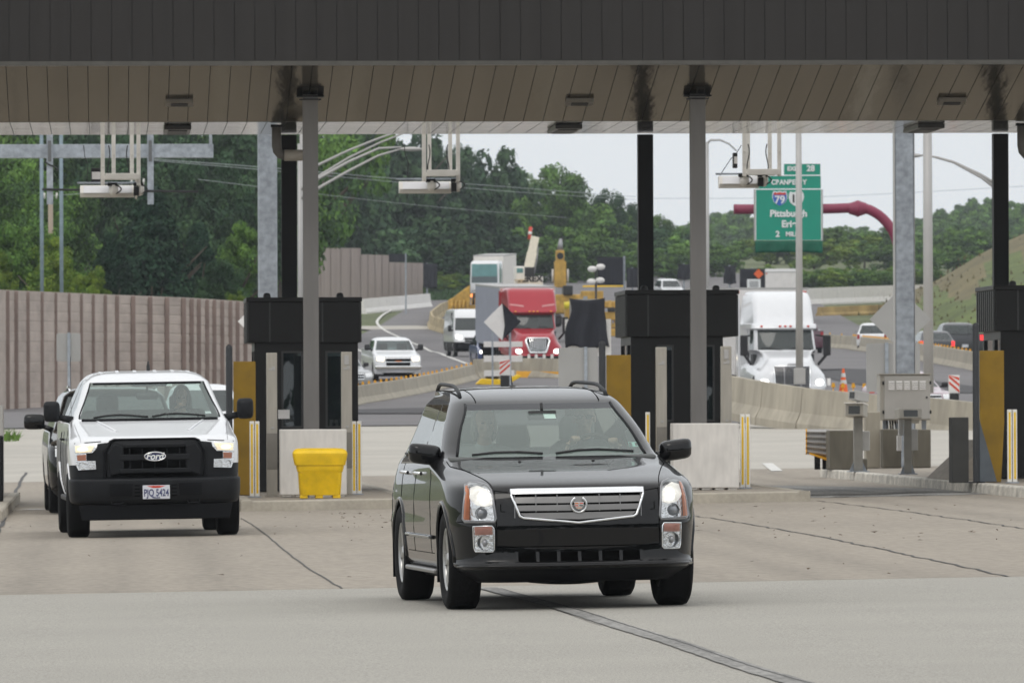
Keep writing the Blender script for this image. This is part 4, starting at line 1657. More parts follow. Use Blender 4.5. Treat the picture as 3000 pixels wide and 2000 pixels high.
def seat(parent, x, y, zc_, w_, ztop, mt, head=True, back=0.12):
 """front seat: cushion, backrest, headrest"""
 mb = MB()
 mb.smooth = True
 stack(mb, [rrect(w_, .5, .08, zc_ - .16, y), rrect(w_, .52, .08, zc_ - .04, y), rrect(w_ * .9, .46, .08, zc_, y)])
 o = mb.build('seat', mt, parent, (x, 0, 0))
 mb = MB()
 mb.smooth = True
 zb_ = zc_ - .05
 hb = ztop - .20 - zb_
 rings = []
 for u, s_, d_ in ((0, .95, .13), (.1, 1.0, .16), (.6, 1.0, .15), (.88, .84, .13), (1.0, .60, .08)):
  rings.append(rrect(w_ * s_, d_, .05, zb_ + hb * u, y + .27 + back * u))
 stack(mb, rings)
 mb.build('backrest', mt, o)
 if head:
  mb = MB()
  mb.smooth = True
  rings = []
  for u, s_ in ((0, .8), (.15, 1.0), (.8, 1.0), (1.0, .7)):
   rings.append(rrect(.27 * s_, .11 * s_, .04, ztop - .20 + .2 * u, y + .30 + back))
  stack(mb, rings)
  mb.build('headrest', mt, o)
  for sx in (-.06, .06):
   pass
 return o
def steering(parent, c, r, tilt, mt):
 mb = MB()
 pts = []
 Rm = Matrix.Rotation(tilt, 3, 'X')
 for k in range(28):
  a = 2 * math.pi * k / 28
  pts.append(Rm @ Vector((r * math.cos(a), 0, r * math.sin(a))) + Vector(c))
 mb.tube(pts, 0.016, n=8, closed=True)
 for a in (10, 170, 270):
  q = Rm @ Vector((r * math.cos(R(a)), 0, r * math.sin(R(a)))) + Vector(c)
  mb.tube([Vector(c), q], 0.02, n=6)
 mb.ell(c, (0.07, 0.04, 0.06), rot=Rm)
 return mb.build('steering_wheel', mt, parent)
def lens_patch(tree, poly, parent, nm, off, mt, step=0.04, thick=0.0):
 mb = patch(tree, poly, off, step, thick)
 o = mb.build(nm, mt, parent)
 sharp(o.data, 50)
 return o
def ring_tube(tree, poly, off, r, closed=True, n=8):
 pts = []
 m = len(poly)
 for i in range(m if closed else m - 1):
  a, b = Vector((*poly[i], 0)), Vector((*poly[(i + 1) % m], 0))
  k = max(1, int((b - a).length / 0.05))
  for j in range(k):
   p = a + (b - a) * j / k
   y = front_hit(tree, p.x, p.y)
   if y is not None:
    pts.append((p.x, y - off, p.y))
 if not closed:
  y = front_hit(tree, *poly[-1])
  if y is not None:
   pts.append((poly[-1][0], y - off, poly[-1][1]))
 mb = MB()
 mb.tube(pts, r, n=n, closed=closed)
 return mb
# ================================================================== black SUV
def build_suv():
 loc = PO(1334.5, 1400, 59.6)
 z0 = gz(loc.x, loc.y + 2.4)
 root = thing('black_suv', 'shiny black SUV with chrome framed grille and lit headlamps in front of the toll lanes', 'car', (loc.x, loc.y, z0), R(4.0))
 root.rotation_euler = (0, -0.0135, R(4.35))
 L = [(.20, .16, .10, .72, .25, .35, 4.70, .74, .20, .75),
  (.25, .10, .10, .80, .28, .40, 4.78, .80, .20, .75),
  (.30, .025, .10, .872, .30, .44, 4.85, .87, .20, .75),
  (.335, .00, .10, .893, .30, .46, 4.88, .885, .20, .75),
  (.365, .03, .10, .895, .30, .46, 4.88, .89, .20, .75),
  (.45, .035, .11, .902, .29, .46, 4.90, .90, .20, .75),
  (.60, .030, .12, .912, .28, .46, 4.92, .905, .20, .75),
  (.68, .040, .12, .915, .28, .46, 4.92, .895, .20, .75),
  (.78, .055, .12, .918, .27, .46, 4.92, .895, .20, .75),
  (.855, .085, .13, .916, .27, .47, 4.91, .885, .20, .75),
  (.90, .125, .14, .912, .27, .50, 4.90, .878, .20, .75),
  (.94, .26, .15, .905, .26, .55, 4.89, .870, .20, .75),
  (.98, .50, .17, .900, .24, .65, 4.88, .860, .20, .75),
  (1.022, .78, .19, .895, .20, .70, 4.87, .848, .20, .75),
  (1.052, 1.05, .20, .885, .16, .65, 4.86, .832, .18, .65),
  (1.087, 1.27, .21, .862, .11, .40, 4.84, .808, .18, .65),
  (1.106, 1.36, .21, .818, .115, .22, 4.82, .785, .16, .55),
  (1.30, 1.73, .18, .745, .110, .22, 4.72, .695, .15, .45),
  (1.50, 2.17, .14, .648, .100, .24, 4.56, .605, .1, .2),
  (1.527, 2.25, .13, .628, .09, .26, 4.50, .585, .1, .2),
  (1.567, 2.45, .12, .595, .14, .34, 4.40, .555, .1, .2),
  (1.598, 2.72, .11, .55, .20, .45, 4.25, .57, .1, .2),
  (1.620, 3.05, .10, .44, .20, .45, 4.05, .46, .1, .2),
  (1.630, 3.35, .08, .25, .12, .25, 3.80, .28, .1, .1)]
 def mf(lv, rg, c):
  x, y, z = c
  if 16.0 <= lv < 18.0 and rg == 'f':
   return 2 if z < 1.455 else 3
  if 16.0 < lv < 18.0 and rg == 's' and c[1] > 1.9:
   if y < 2.95:
    return 4
   if y < 3.0:
    return 1
   return 5
  if 16.3 < lv < 18.0 and rg == 'r':
   return 5
  if rg == 'bot' or lv < 2.0:
   return 1
  return 0
 wy = (0.80, 3.757)
 arch = []
 for y in wy:
  for s_ in (-1, 1):
   arch.append((s_ * 0.58, s_ * 1.2, y, 0.365, 0.405) if s_ > 0 else (-1.2, -0.58, y, 0.365, 0.405))
 body, panes, tree = make_shell(L, mf, [M['blackpaint'], M['satind'], M['wind'], M['windband'], M['dkglass'], M['priv']], arch, [2, 3, 4, 5], sub=3, ns=40, nf=10)
 link('body', body, root)
 ws = link('windscreen', panes[2], root)
 link('shade_band', panes[3], ws)
 halves('side_window', panes[4], root)
 link('rear_window', panes[5], root)
 DZ = -.027
 def sh(pl):
  return [(x * .962, z + DZ) for x, z in pl]
 hl = sh([(-.825, .945), (-.79, .960), (-.735, .960), (-.675, .940), (-.652, .905), (-.628, .70), (-.637, .672), (-.848, .676), (-.862, .70), (-.850, .82)])
 am = sh([(-.830, .935), (-.812, .946), (-.832, .83), (-.818, .69), (-.860, .69), (-.856, .80)])
 fg = [(x * .968, z) for x, z in [(-.79, .615), (-.655, .617), (-.642, .60), (-.640, .445), (-.650, .43), (-.775, .432), (-.785, .46)]]
 for s_ in (-1, 1):
  def q(pl):
   return pl if s_ < 0 else mirror_poly(pl)
  h = lens_patch(tree, q([(x * 1.0, z) for x, z in hl]), root, 'headlight', 0.004, M['lampin'], 0.035)
  mb = ring_tube(tree, q(hl), 0.006, 0.010)
  mb.build('bezel', M['lampbz'], h)
  lens_patch(tree, q(am), h, 'indicator', 0.012, M['amberl'])
  poly = q(sh([(-.80, .925), (-.745, .94), (-.69, .915), (-.655, .875), (-.645, .80), (-.70, .785), (-.775, .80), (-.815, .85)]))
  lens_patch(tree, poly, h, 'lit_reflector', 0.012, M['glow'])
  cx_, cz_ = s_ * .69, .855 + DZ
  poly = [(cx_ + .034 * math.cos(a), cz_ + .042 * math.sin(a)) for a in [2 * math.pi * k / 16 for k in range(16)]]
  lens_patch(tree, poly, h, 'bulb', 0.018, M['beamw'])
  cx_, cz_ = s_ * .70, .735 + DZ
  y = front_hit(tree, cx_, cz_)
  mb = MB()
  mb.lathe([(0.052, -0.018), (0.052, 0.0), (0.044, 0.004)], 20, 'y', c=(cx_, y, cz_))
  mb.build('projector_ring', M['chrome'], h)
  mb = MB()
  mb.ell((cx_, y - 0.004, cz_), (0.042, 0.022, 0.042))
  mb.build('projector', mat("projector lens", (0.25, 0.26, 0.28), 0.05, metal=0.4, coat=1.0), h)
  lens_patch(tree, q(hl), h, 'lens', 0.026, M['lens'])
  f = lens_patch(tree, q(fg), root, 'fog_lamp', 0.006, M['lampin'], 0.03)
  ring_tube(tree, q(fg), 0.008, 0.007).build('bezel', M['chrome'], f)
  up = [(-.757, .610), (-.634, .612), (-.631, .555), (-.753, .552)]
  lens_patch(tree, q(up), f, 'reflector', 0.012, mat("pink reflector", (0.55, 0.26, 0.20), 0.25, var=0.1, scale=40))
  cx_, cz_ = s_ * .689, .495
  y = front_hit(tree, cx_, cz_)
  mb = MB()
  mb.lathe([(0.056, -0.02), (0.050, 0.0), (0.03, 0.012), (0.0, 0.016)], 20, 'y', c=(cx_, y, cz_))
  mb.build('reflector_bowl', M['chrome'], f)
  mb = MB()
  mb.ell((cx_, y - 0.016, cz_), (0.018, 0.018, 0.026))
  mb.build('bulb', M['lampbz'], f)
  lens_patch(tree, q(fg), f, 'lens', 0.026, M['lens'])
 gr = sh([(-.505, .905), (.505, .905), (.502, .862), (.447, .715), (.42, .700), (0, .660), (-.42, .700), (-.447, .715), (-.502, .862)])
 g = lens_patch(tree, gr, root, 'grille', 0.004, M['void'], 0.06)
 ring_tube(tree, [(x, z - .002) for x, z in gr], 0.008, 0.011).build('chrome_frame', M['chrome'], g)
 lens_patch(tree, sh([(-.507, .912), (.507, .912), (.505, .873), (-.505, .873)]), g, 'chrome_bar', 0.024, M['chrome'], 0.05, 0.03)
 for (za, zb_, xa, xb_) in ((.850, .806, .488, .472), (.790, .750, .466, .452), (.734, .700, .445, .40)):
  lens_patch(tree, sh([(-xa, za), (xa, za), (xb_, zb_), (0, zb_ - (.018 if zb_ < .72 else .004)), (-xb_, zb_)]), g, 'slat', 0.016, M['slat'], 0.06, 0.03)
 for k in range(-3, 4):
  x = k * .155
  if k == 0:
   continue
  y = front_hit(tree, x, .78)
  mb = MB()
  mb.prism([(y - 0.010, .838), (y - 0.016, .672), (y + 0.01, .672), (y + .02, .838)], 'x', x - .003, x + .003)
  mb.build('divider', M['lampbz'], g)
 y = front_hit(tree, 0, .763) - 0.03
 em = MB()
 em.tube([(0.056 * math.sin(a), y, .763 + 0.056 * math.cos(a)) for a in [R(28 + 304 * k / 24) for k in range(25)]], 0.0085, n=8)
 wr = em.build('emblem', M['chrome'], g)
 mb = MB()
 mb.prism([(-.036, 0.781), (.036, 0.781), (.033, 0.755), (.018, 0.731), (0, 0.725), (-.018, 0.731), (-.033, 0.755)], 'y', y - .012, y + .01)
 mb.build('crest', M['chrome'], wr, bevel=0.002)
 for (x0_, x1_, za, zb_, mt) in ((-.030, -.004, .768, .776, M['amberl']), (.006, .030, .768, .776, M['redst']), (-.030, -.006, .752, .759, M['redst']), (.004, .028, .752, .759, M['black']), (-.018, .018, .737, .742, M['amberl'])):
  mb = MB()
  mb.b2(x0_, x1_, y - .015, y - .0125, za, zb_)
  mb.build('crest_field', mt, wr)
 pl = [(-.598, .650), (-.60, .475), (-.585, .462), (.585, .462), (.60, .475), (.598, .650)]
 ring_tube(tree, pl, 0.0, 0.004, closed=False).build('panel_gap', M['void'], root)
 it = lens_patch(tree, [(-.46, .425), (.46, .425), (.445, .355), (-.445, .355)], root, 'lower_intake', 0.003, M['void'], 0.05)
 for k in range(7):
  x = -.46 + .92 * k / 6
  lens_patch(tree, [(x - .013, .428), (x + .013, .428), (x + .012, .352), (x - .012, .352)], it, 'vane', 0.010, M['blackpaint'], 0.05)
 pts = []
 for k in range(41):
  x = -.86 + 1.72 * k / 40
  y = front_hit(tree, x, .335)
  if y is not None:
   pts.append((x, y - .004, .322))
 mb = MB()
 mb.tube(pts, 0.014, n=8)
 mb.build('bumper_lip', M['blackpaint'], root)
 mb = MB()
 mb.ell((0, .9, .235), (.42, .75, .07))
 mb.b2(-.58, -.30, .34, .60, .205, .30)
 mb.b2(.30, .55, .34, .60, .215, .30)
 mb.build('undertray', M['satind'], root)
 for s_ in (-1, 1):
  pts = []
  for u in [k / 22 for k in range(23)]:
   yy = .175 + (1.42 - .175) * u
   x = s_ * (.615 + .185 * min(1, u * 1.25) ** 1.2)
   z = top_hit(tree, x, yy)
   if z is not None:
    pts.append((x, yy, z + .001))
  seam(root, pts, M['void'], 0.0035)
  pts = [(s_ * x_, front_hit(tree, s_ * x_, z_) - .001, z_) for x_, z_ in ((.505, .858), (.56, .866), (.64, .878))]
  seam(root, pts, M['void'], 0.003)
  pts = [(s_ * x, front_hit(tree, s_ * x, .648) - .001, .648) for x in (.60, .66, .72, .78, .83, .86)]
  seam(root, pts, M['void'], 0.003)
  pts = [(s_ * .603, front_hit(tree, .603, z) - .001, z) for z in (.645, .70, .78, .85, .868)]
  seam(root, pts, M['void'], 0.0035)
  mb = ring_tube(tree, [(s_ * .565, .775), (s_ * .565, .72), (s_ * .535, .72)], 0.0, 0.0035, closed=False)
  mb.build('panel_gap', M['void'], root)
 def sideline(s_, yz, r=.003, nm='panel_gap', mt=M['void'], out=0.0):
  pts = []
  for (a, b) in zip(yz, yz[1:]):
   for k in range(8):
    u = k / 8
    yy, zz = a[0] + (b[0] - a[0]) * u, a[1] + (b[1] - a[1]) * u
    x = side_hit(tree, yy, zz, s_)
    if x is not None:
     pts.append((x + s_ * out, yy, zz))
  if len(pts) > 2:
   mb = MB()
   mb.tube(pts, r, n=6)
   mb.build(nm, mt, root)
 for s_ in (-1, 1):
  sideline(s_, [(1.62, .40), (1.60, .80), (1.66, 1.09)])
  sideline(s_, [(2.72, .40), (2.74, 1.09)])
  sideline(s_, [(3.62, .80), (3.80, 1.09)])
  sideline(s_, [(1.45, .40), (3.40, .40)])
  sideline(s_, [(1.40, .52), (3.45, .52)], .016, 'side_moulding', M['blackpaint'], .004)
  sideline(s_, [(1.72, 1.125), (2.6, 1.125), (3.6, 1.125), (4.5, 1.125)], .008, 'belt_trim', M['satind'], .002)
  for yy in (1.95, 2.05):
   pass
  for yh in (2.50, 3.52):
   x = side_hit(tree, yh, .985, s_)
   mb = MB()
   mb.tube([(x + s_ * .004, yh - .12, .985), (x + s_ * .035, yh - .08, .99), (x + s_ * .035, yh + .06, .99), (x + s_ * .004, yh + .10, .985)], .013, n=8)
   mb.build('door_handle', M['chrome'], root)
  mb = MB()
  mb.b2(s_ * .80, s_ * .915, 1.36, 3.28, .25, .285)
  mb.build('running_board', M['slat'], root, bevel=.012)
  for y in wy:
   arch_lip(root, y, .365, .418, tree, s_, M['blackpaint'], .016, -2, 182, out=-.004)
  mb = MB()
  mb.b2(s_ * .66, s_ * .91, 3.757 + .40, 3.757 + .42, .17, .50)
  mb.build('mud_flap', M['satind'], root)
  mb = MB()
  mb.b2(s_ * .66, s_ * .91, .80 + .40, .80 + .42, .19, .50)
  mb.build('mud_flap', M['satind'], root)
 for y in wy:
  for s_ in (-1, 1):
   wheel('wheel', root, (s_ * .785, y, .3655), .3665, .24, s_, 6, .232, None, steer=0.0)
 mb = MB()
 mb.b2(-.60, .60, .35, 4.6, .27, .55)
 mb.build('underbody', M['void'], root)
 for s_ in (-1, 1):
  mirror_arm(root, ((-.918 if s_ < 0 else .978), 1.80, 1.135), (.24, .14, .155), s_, M['blackpaint'], (s_ * .84, 1.84, 1.10), tilt=s_ * .12)
 for s_ in (-1, 1):
  pts = []
  for u in [k / 20 for k in range(21)]:
   yy = 2.50 + 2.0 * u
   e = min(1, min(u / .22, (1 - u) / .14))
   x = s_ * (.560 - .045 * u)
   z0_ = top_hit(tree, x, yy) or 1.55
   pts.append((x, yy, max(z0_ + .046 * (e ** .6), 1.53 + .075 * e) if 0 < u < 1 else z0_ - .01))
  mb = MB()
  mb.tube(pts, .015, n=8)
  mb.build('roof_rail', M['satin'], root)
 mb = MB()
 mb.cyl((-.03, 3.55, 1.625), (-.03, 3.60, 1.715), .006, .003, 8)
 mb.ell((-.03, 3.55, 1.63), (.03, .05, .014))
 mb.build('aerial', M['black'], root)
 for x in (-.47, .47):
  pts = []
  for k in range(12):
   yy = 2.28 + (3.2 - 2.28) * k / 11
   z = top_hit(tree, x * (1 - .10 * (k < 2)), yy)
   if z:
    pts.append((x, yy, z + .001))
  if len(pts) > 2:
   seam(root, pts, M['void'], .003)
 for s_ in (-1, 1):
  pts = []
  for k in range(13):
   z = 1.112 + (1.50 - 1.112) * k / 12
   w_ = hermite(L, 16 + 2 * k / 12)
   x = s_ * (w_[3] - w_[4] * .95)
   y = front_hit(tree, x, z)
   if y is not None:
    pts.append((x, y - .002, z))
  mb = MB()
  mb.tube(pts, .011, n=6)
  mb.build('screen_trim', M['satind'], root)
 def scr(x, z, o=.012):
  y = front_hit(tree, x, z)
  return (x, (y if y is not None else 1.5) - o, z)
 for (a, b, c) in (((-.60, 1.124), (-.25, 1.142), (-.08, 1.128)), ((.02, 1.128), (.35, 1.152), (.62, 1.134))):
  mb = MB()
  pts = [scr(a[0], a[1]), scr((a[0] + b[0]) / 2, (a[1] + b[1]) / 2 + .008), scr(*b), scr((c[0] + b[0]) / 2, (c[1] + b[1]) / 2), scr(*c)]
  mb.tube(pts, .010, n=6)
  mb.build('wiper', M['black'], root)
 for x in (-.28, .27):
  z = top_hit(tree, x, 1.20)
  mb = MB()
  mb.ell((x, 1.20, z), (.014, .02, .010))
  mb.build('washer_jet', M['black'], root)
 mb = MB()
 mb.smooth = True
 prof = [(1.42, 1.105), (1.62, 1.118), (1.85, 1.12), (2.02, 1.08), (2.06, .95), (2.0, .70), (1.42, .70)]
 mb.prism(prof, 'x', -.78, .78)
 d = mb.build('dashboard', M['dash'], root, bevel=.02)
 mb = MB()
 mb.ell((.405, 1.93, 1.10), (.20, .14, .07))
 mb.build('binnacle', M['dash'], d)
 mb = MB()
 mb.b2(-.70, .70, 1.45, 4.5, .50, .56)
 mb.b2(-.80, -.77, 1.6, 3.4, .5, 1.06)
 mb.b2(.77, .80, 1.6, 3.4, .5, 1.06)
 mb.build('cabin_trim', M['dash'], root)
 V, Fs, Ms = Body([tuple([z, f + .03, bow, wd - .03, rx, ry, r - .03, rw - .03, rrx, rry]) for (z, f, bow, wd, rx, ry, r, rw, rrx, rry) in
     [(a, b, c, d_, e, f_, g_, h_, i_, j_) for (a, b, c, d_, e, f_, g_, h_, i_, j_) in L[18:]]], sub=2).shell(lambda *a: 0)
 V = [(x, y, z - .02) for x, y, z in V]
 link('headliner', solid("headliner", V, Fs, Ms, [M['liner']]), root)
 for x in (-.385, .395):
  seat(root, x, 2.52, .72, .50, 1.40, M['seat'], back=.20)
 mb = MB()
 mb.smooth = True
 stack(mb, [rrect(1.36, .5, .1, .62, 3.35), rrect(1.36, .5, .1, .76, 3.35)])
 stack(mb, [rrect(1.34, .16, .06, .74, 3.66), rrect(1.34, .15, .06, 1.06, 3.74), rrect(1.22, .12, .05, 1.16, 3.77)])
 rs = mb.build('rear_bench', M['seat'], root)
 for x in (-.42, .42):
  mb = MB()
  mb.smooth = True
  stack(mb, [rrect(.25, .10, .04, 1.16, 3.79), rrect(.27, .11, .04, 1.22, 3.80), rrect(.22, .08, .03, 1.33, 3.82)])
  mb.build('headrest', M['seat'], rs)
 steering(root, (.405, 2.13, 1.09), .185, R(-24), mat("wheel leather", (0.03, 0.018, 0.012), 0.5))
 mb = MB()
 mb.smooth = True
 stack(mb, [rrect(.20, .04, .018, 1.375, 2.02), rrect(.23, .05, .02, 1.40, 2.02), rrect(.21, .04, .018, 1.445, 2.02)])
 mb.tube([(0, 2.03, 1.44), (0, 2.06, 1.50)], .012, n=6)
 mb.build('cabin_mirror', M['black'], root)
 def tagat(x0_, x1_, za, zb_, nm, mt):
  o = lens_patch(tree, [(x0_, zb_), (x1_, zb_), (x1_, za), (x0_, za)], root, nm, -.010, mt, .05)
  return o
 tagat(.005, .095, 1.385, 1.430, 'toll_tag', M['tagw'])
 st = tagat(.60, .675, 1.165, 1.200, 'inspection_sticker', M['sticker'])
 mb = patch(tree, [(.603, 1.197), (.628, 1.197), (.628, 1.168), (.603, 1.168)], -.007, .05)
 mb.build('sticker_print', M['black'], st)
 mb = patch(tree, [(.652, 1.193), (.670, 1.193), (.670, 1.172), (.652, 1.172)], -.007, .05)
 mb.build('sticker_print', M['black'], st)
 for s_ in (-1, 1):
  mb = MB()
  mb.b2(s_ * .52, s_ * .74, 4.84, 4.93, .82, 1.04)
  mb.build('tail_light', M['redl'], root, bevel=.01)
 return root, tree
suv, suv_tree = build_suv()
def inside(root, p):
 return root.matrix_basis @ Vector(p) if False else (Matrix.Translation(root.location) @ root.rotation_euler.to_matrix().to_4x4()) @ Vector(p)
person('driver in dark top and sunglasses with both hands on the wheel of the black SUV', inside(suv, (.40, 2.68, .66)), R(4), [(-.155, -.545, .545), (.155, -.545, .53)],
 look=R(-8), glasses=True, elbows=[(-.27, -.22, .30), (.28, -.20, .28)])
person('passenger with grey hair and dark jacket beside the driver of the black SUV', inside(suv, (-.365, 2.68, .625)), R(4), [(-.10, -.38, .20), (.10, -.40, .20)], look=R(4), hair='hairg', longhair=True, shirt='shirtg',
 elbows=[(-.27, -.08, .22), (.27, -.08, .22)])
# ================================================================== white pickup
def plate_ohio(parent, c, w_=.315, h_=.16):
 mb = MB()
 mb.b2(c[0] - w_ / 2, c[0] + w_ / 2, c[1], c[1] + .008, c[2] - h_ / 2, c[2] + h_ / 2)
 p = mb.build('licence_plate', M['plate'], parent, bevel=.012)
 text('plate_number', 'PJQ 5424', .115, M['plateblue'], p, (c[0], c[1] - .002, c[2] - .012), depth=.0015, sx=.66, bold=.0025)
 text('plate_state', 'OHIO', .034, M['redst'], p, (c[0], c[1] - .002, c[2] + .062), depth=.0015, bold=.001)
 mb = MB()
 mb.prism([(-w_ * .36, c[2] + h_ * .45), (w_ * .36, c[2] + h_ * .45), (w_ * .12, c[2] + h_ * .30), (-w_ * .12, c[2] + h_ * .30)], 'y', c[1] - .0012, c[1] - .0004)
 q = mb.build('plate_band', M['redst'], p)
 q.location.x = c[0]
 text('plate_class', 'TRUCK', .026, M['plateblue'], p, (c[0], c[1] - .002, c[2] - .066), depth=.0015, bold=.001)
 mb = MB()
 mb.b2(c[0] - w_ / 2 - .012, c[0] + w_ / 2 + .012, c[1] + .0085, c[1] + .018, c[2] - h_ / 2 - .012, c[2] + h_ / 2 + .01)
 mb.build('plate_frame', M['satind'], p)
 return p
def build_pickup():
 loc = PO(359, 1222, 95.4)
 root = thing('white_pickup', 'white pickup truck with black grille and lit headlamps leaving the left toll lane', 'pickup truck', (loc.x, loc.y, gz(loc.x, loc.y)))
 root.rotation_euler = (0, -0.0135, R(1.9))
 L = [(.42, .10, .05, .86, .10, .2, 5.78, .90, .05, .05),
  (.50, .06, .05, .93, .10, .2, 5.80, .94, .05, .05),
  (.62, .05, .06, .965, .12, .22, 5.80, .97, .05, .05),
  (.68, .045, .06, .975, .13, .24, 5.80, .98, .05, .05),
  (.80, .045, .07, .985, .14, .26, 5.80, .985, .05, .05),
  (.95, .05, .08, .990, .15, .28, 5.80, .988, .05, .05),
  (1.06, .06, .08, .988, .16, .30, 5.80, .985, .05, .05),
  (1.115, .085, .09, .982, .17, .33, 5.80, .982, .05, .05),
  (1.155, .16, .10, .975, .18, .40, 5.80, .980, .05, .05),
  (1.20, .42, .11, .965, .17, .50, 5.80, .978, .05, .05),
  (1.26, .80, .11, .958, .14, .50, 5.80, .976, .05, .05),
  (1.315, 1.12, .12, .948, .12, .45, 5.80, .972, .05, .05),
  (1.345, 1.28, .12, .935, .09, .30, 5.78, .968, .05, .05),
  (1.355, 1.32, .12, .925, .08, .25, 3.78, .965, .10, .06),
  (1.375, 1.37, .12, .905, .075, .20, 3.76, .955, .10, .08),
  (1.58, 1.71, .10, .820, .070, .20, 3.70, .870, .10, .08),
  (1.81, 2.10, .08, .738, .065, .20, 3.62, .760, .10, .10),
  (1.845, 2.17, .08, .700, .08, .22, 3.58, .730, .10, .10),
  (1.885, 2.30, .08, .655, .12, .25, 3.52, .690, .12, .12),
  (1.925, 2.55, .08, .56, .16, .30, 3.42, .60, .12, .12),
  (1.945, 2.80, .06, .42, .15, .3, 3.30, .45, .12, .12)]
 def mf(lv, rg, c):
  x, y, z = c
  if 14.0 <= lv < 16.0:
   if rg == 'f':
    return 2
   if rg == 's' and y > 1.95:
    return 1 if 2.80 < y < 2.90 else 3
   if rg == 'r' and lv > 14.3:
    return 4
  if rg == 'bot' or (z < .835 and y < .5):
   return 1
  return 0
 wy = (.93, 4.61)
 arch = []
 for y in wy:
  arch += [(.60, 1.3, y, .395, .455), (-1.3, -.60, y, .395, .455)]
 body, panes, tree = make_shell(L, mf, [M['whitepaint'], M['satin'], M['wind2'], M['dkglass'], M['wind2']], arch, [2, 3, 4], sub=3, ns=36, nf=10)
 link('body', body, root)
 link('windscreen', panes[2], root)
 halves('side_window', panes[3], root)
 if 4 in panes:
  link('rear_window', panes[4], root)
 B = [(.385, .02, .06, .90, .12, .22, .95, .93, .05, .05), (.40, -.03, .06, .955, .14, .26, .95, .96, .05, .05), (.44, -.065, .06, .985, .16, .28, .95, .99, .05, .05),
  (.56, -.085, .06, .998, .16, .28, .95, .998, .05, .05), (.655, -.085, .06, 1.0, .16, .28, .95, 1.0, .05, .05), (.683, -.07, .06, .995, .15, .28, .95, .995, .05, .05), (.688, -.03, .06, .96, .14, .25, .93, .97, .05, .05)]
 V, Fs, Ms = Body(B, sub=2, nf=10).shell(lambda *a: 0)
 bme = cut(solid("bumper", V, Fs, Ms, [M['satin']]), [arc_cyl(-1.3, 1.3, .93, .395, .47)])
 sharp(bme, 35)
 bt = bvh(bme)
 bo = link('front_bumper', bme, root)
 for s_ in (-1, 1):
  mb = patch(bt, [(s_ * .265, .625), (s_ * .535, .625), (s_ * .535, .485), (s_ * .275, .485)] if s_ > 0 else [(-.535, .625), (-.265, .625), (-.275, .485), (-.535, .485)], .012, .08, .03)
  mb.build('bumper_pad', M['satind'], bo)
  for k in range(4):
   z = .61 - k * .04
   mb = patch(bt, [(s_ * .185, z), (s_ * .245, z), (s_ * .245, z - .014), (s_ * .185, z - .014)], .003, .08)
   mb.build('vent_slot', M['void'], bo)
  pl = [(s_ * .375, .425), (s_ * .515, .425), (s_ * .51, .385), (s_ * .38, .385)]
  y = front_hit(bt, s_ * .44, .42)
  mb = MB()
  mb.tube([(s_ * .375, y - .02, .425), (s_ * .375, y - .03, .392), (s_ * .505, y - .03, .392), (s_ * .505, y - .02, .425)], .010, n=8)
  mb.build('tow_hook', M['satind'], bo)
 mb = MB()
 mb.prism([(-.86, .205), (.86, .205), (.895, .385), (-.895, .385)], 'y', .02, .05)
 mb.build('air_dam', M['satind'], root, bevel=.01)
 plate_ohio(root, (.005, front_hit(bt, 0, .53) - .024, .525))
 for s_ in (-1, 1):
  pl = [(.50, 1.112), (.50, .78), (.90, .785), (.90, 1.00), (.90, 1.075), (.66, 1.094)]
  lens_patch(tree, pl if s_ > 0 else mirror_poly(pl), root, 'front_trim', .007, M['satin'], .05)
 for s_ in (-1, 1):
  def q(pl):
   return [(-x, z) for x, z in reversed(pl)] if s_ > 0 else pl
  tops = [(-.935, 1.085), (-.665, 1.098), (-.675, 1.045), (-.725, .99), (-.93, .985)]
  mids = [(-.93, .985), (-.795, .985), (-.795, .90), (-.92, .90)]
  lows = [(-.92, .90), (-.69, .895), (-.685, .800), (-.89, .792), (-.915, .85)]
  h = lens_patch(tree, q(tops), root, 'headlight', .014, M['lampin'], .05, .02)
  for pl_ in (mids, lows):
   lens_patch(tree, q(pl_), h, 'reflector', .014, M['lampin'], .05, .02)
  lens_patch(tree, q([(-.925, 1.076), (-.695, 1.084), (-.735, 1.000), (-.918, .995)]), h, 'lit_reflector', .020, M['gloww'])
  poly = [(s_ * .835 + .062 * math.cos(a), 1.036 + .024 * math.sin(a)) for a in [2 * math.pi * k / 16 for k in range(16)]]
  lens_patch(tree, poly, h, 'bulb', .026, M['beam'])
  lens_patch(tree, q([(-.905, .965), (-.80, .970), (-.80, .905), (-.90, .90)]), h, 'indicator', .018, M['amberl'])
  for cx_ in (-.85, -.745):
   y = front_hit(tree, s_ * -cx_, .845)
   mb = MB()
   mb.lathe([(.040, -.020), (.036, -.008), (.018, .002), (0, .004)], 14, 'y', c=(-s_ * cx_ * -1 if False else s_ * -cx_, y, .845))
   mb.build('reflector_bowl', M['chrome'] if cx_ < -.8 else M['lampbz'], h)
  for pl_ in (tops, mids, lows):
   lens_patch(tree, q(pl_), h, 'lens', .030, M['lens'], .05)
  seam(root, [(s_ * .99 * 0 + x_, front_hit(tree, x_, z_) - .002, z_) for x_, z_ in [(s_ * .93, 1.10), (s_ * .80, 1.108), (s_ * .62, 1.118)] if front_hit(tree, x_, z_)], M['void'], .006)
 go = [(-.47, 1.152), (.47, 1.152), (.525, 1.13), (.597, 1.00), (.60, .70), (.575, .685), (-.575, .685), (-.60, .70), (-.597, 1.00), (-.525, 1.13)]
 yf0 = -.012
 def flat(x, z):
  return .055 + .07 * (x / .98) ** 2 + max(0, (z - 1.08)) * .5
 g = MB()
 g = patch(tree, go, .006, .06)
 gl = g.build('grille', M['void'], root)
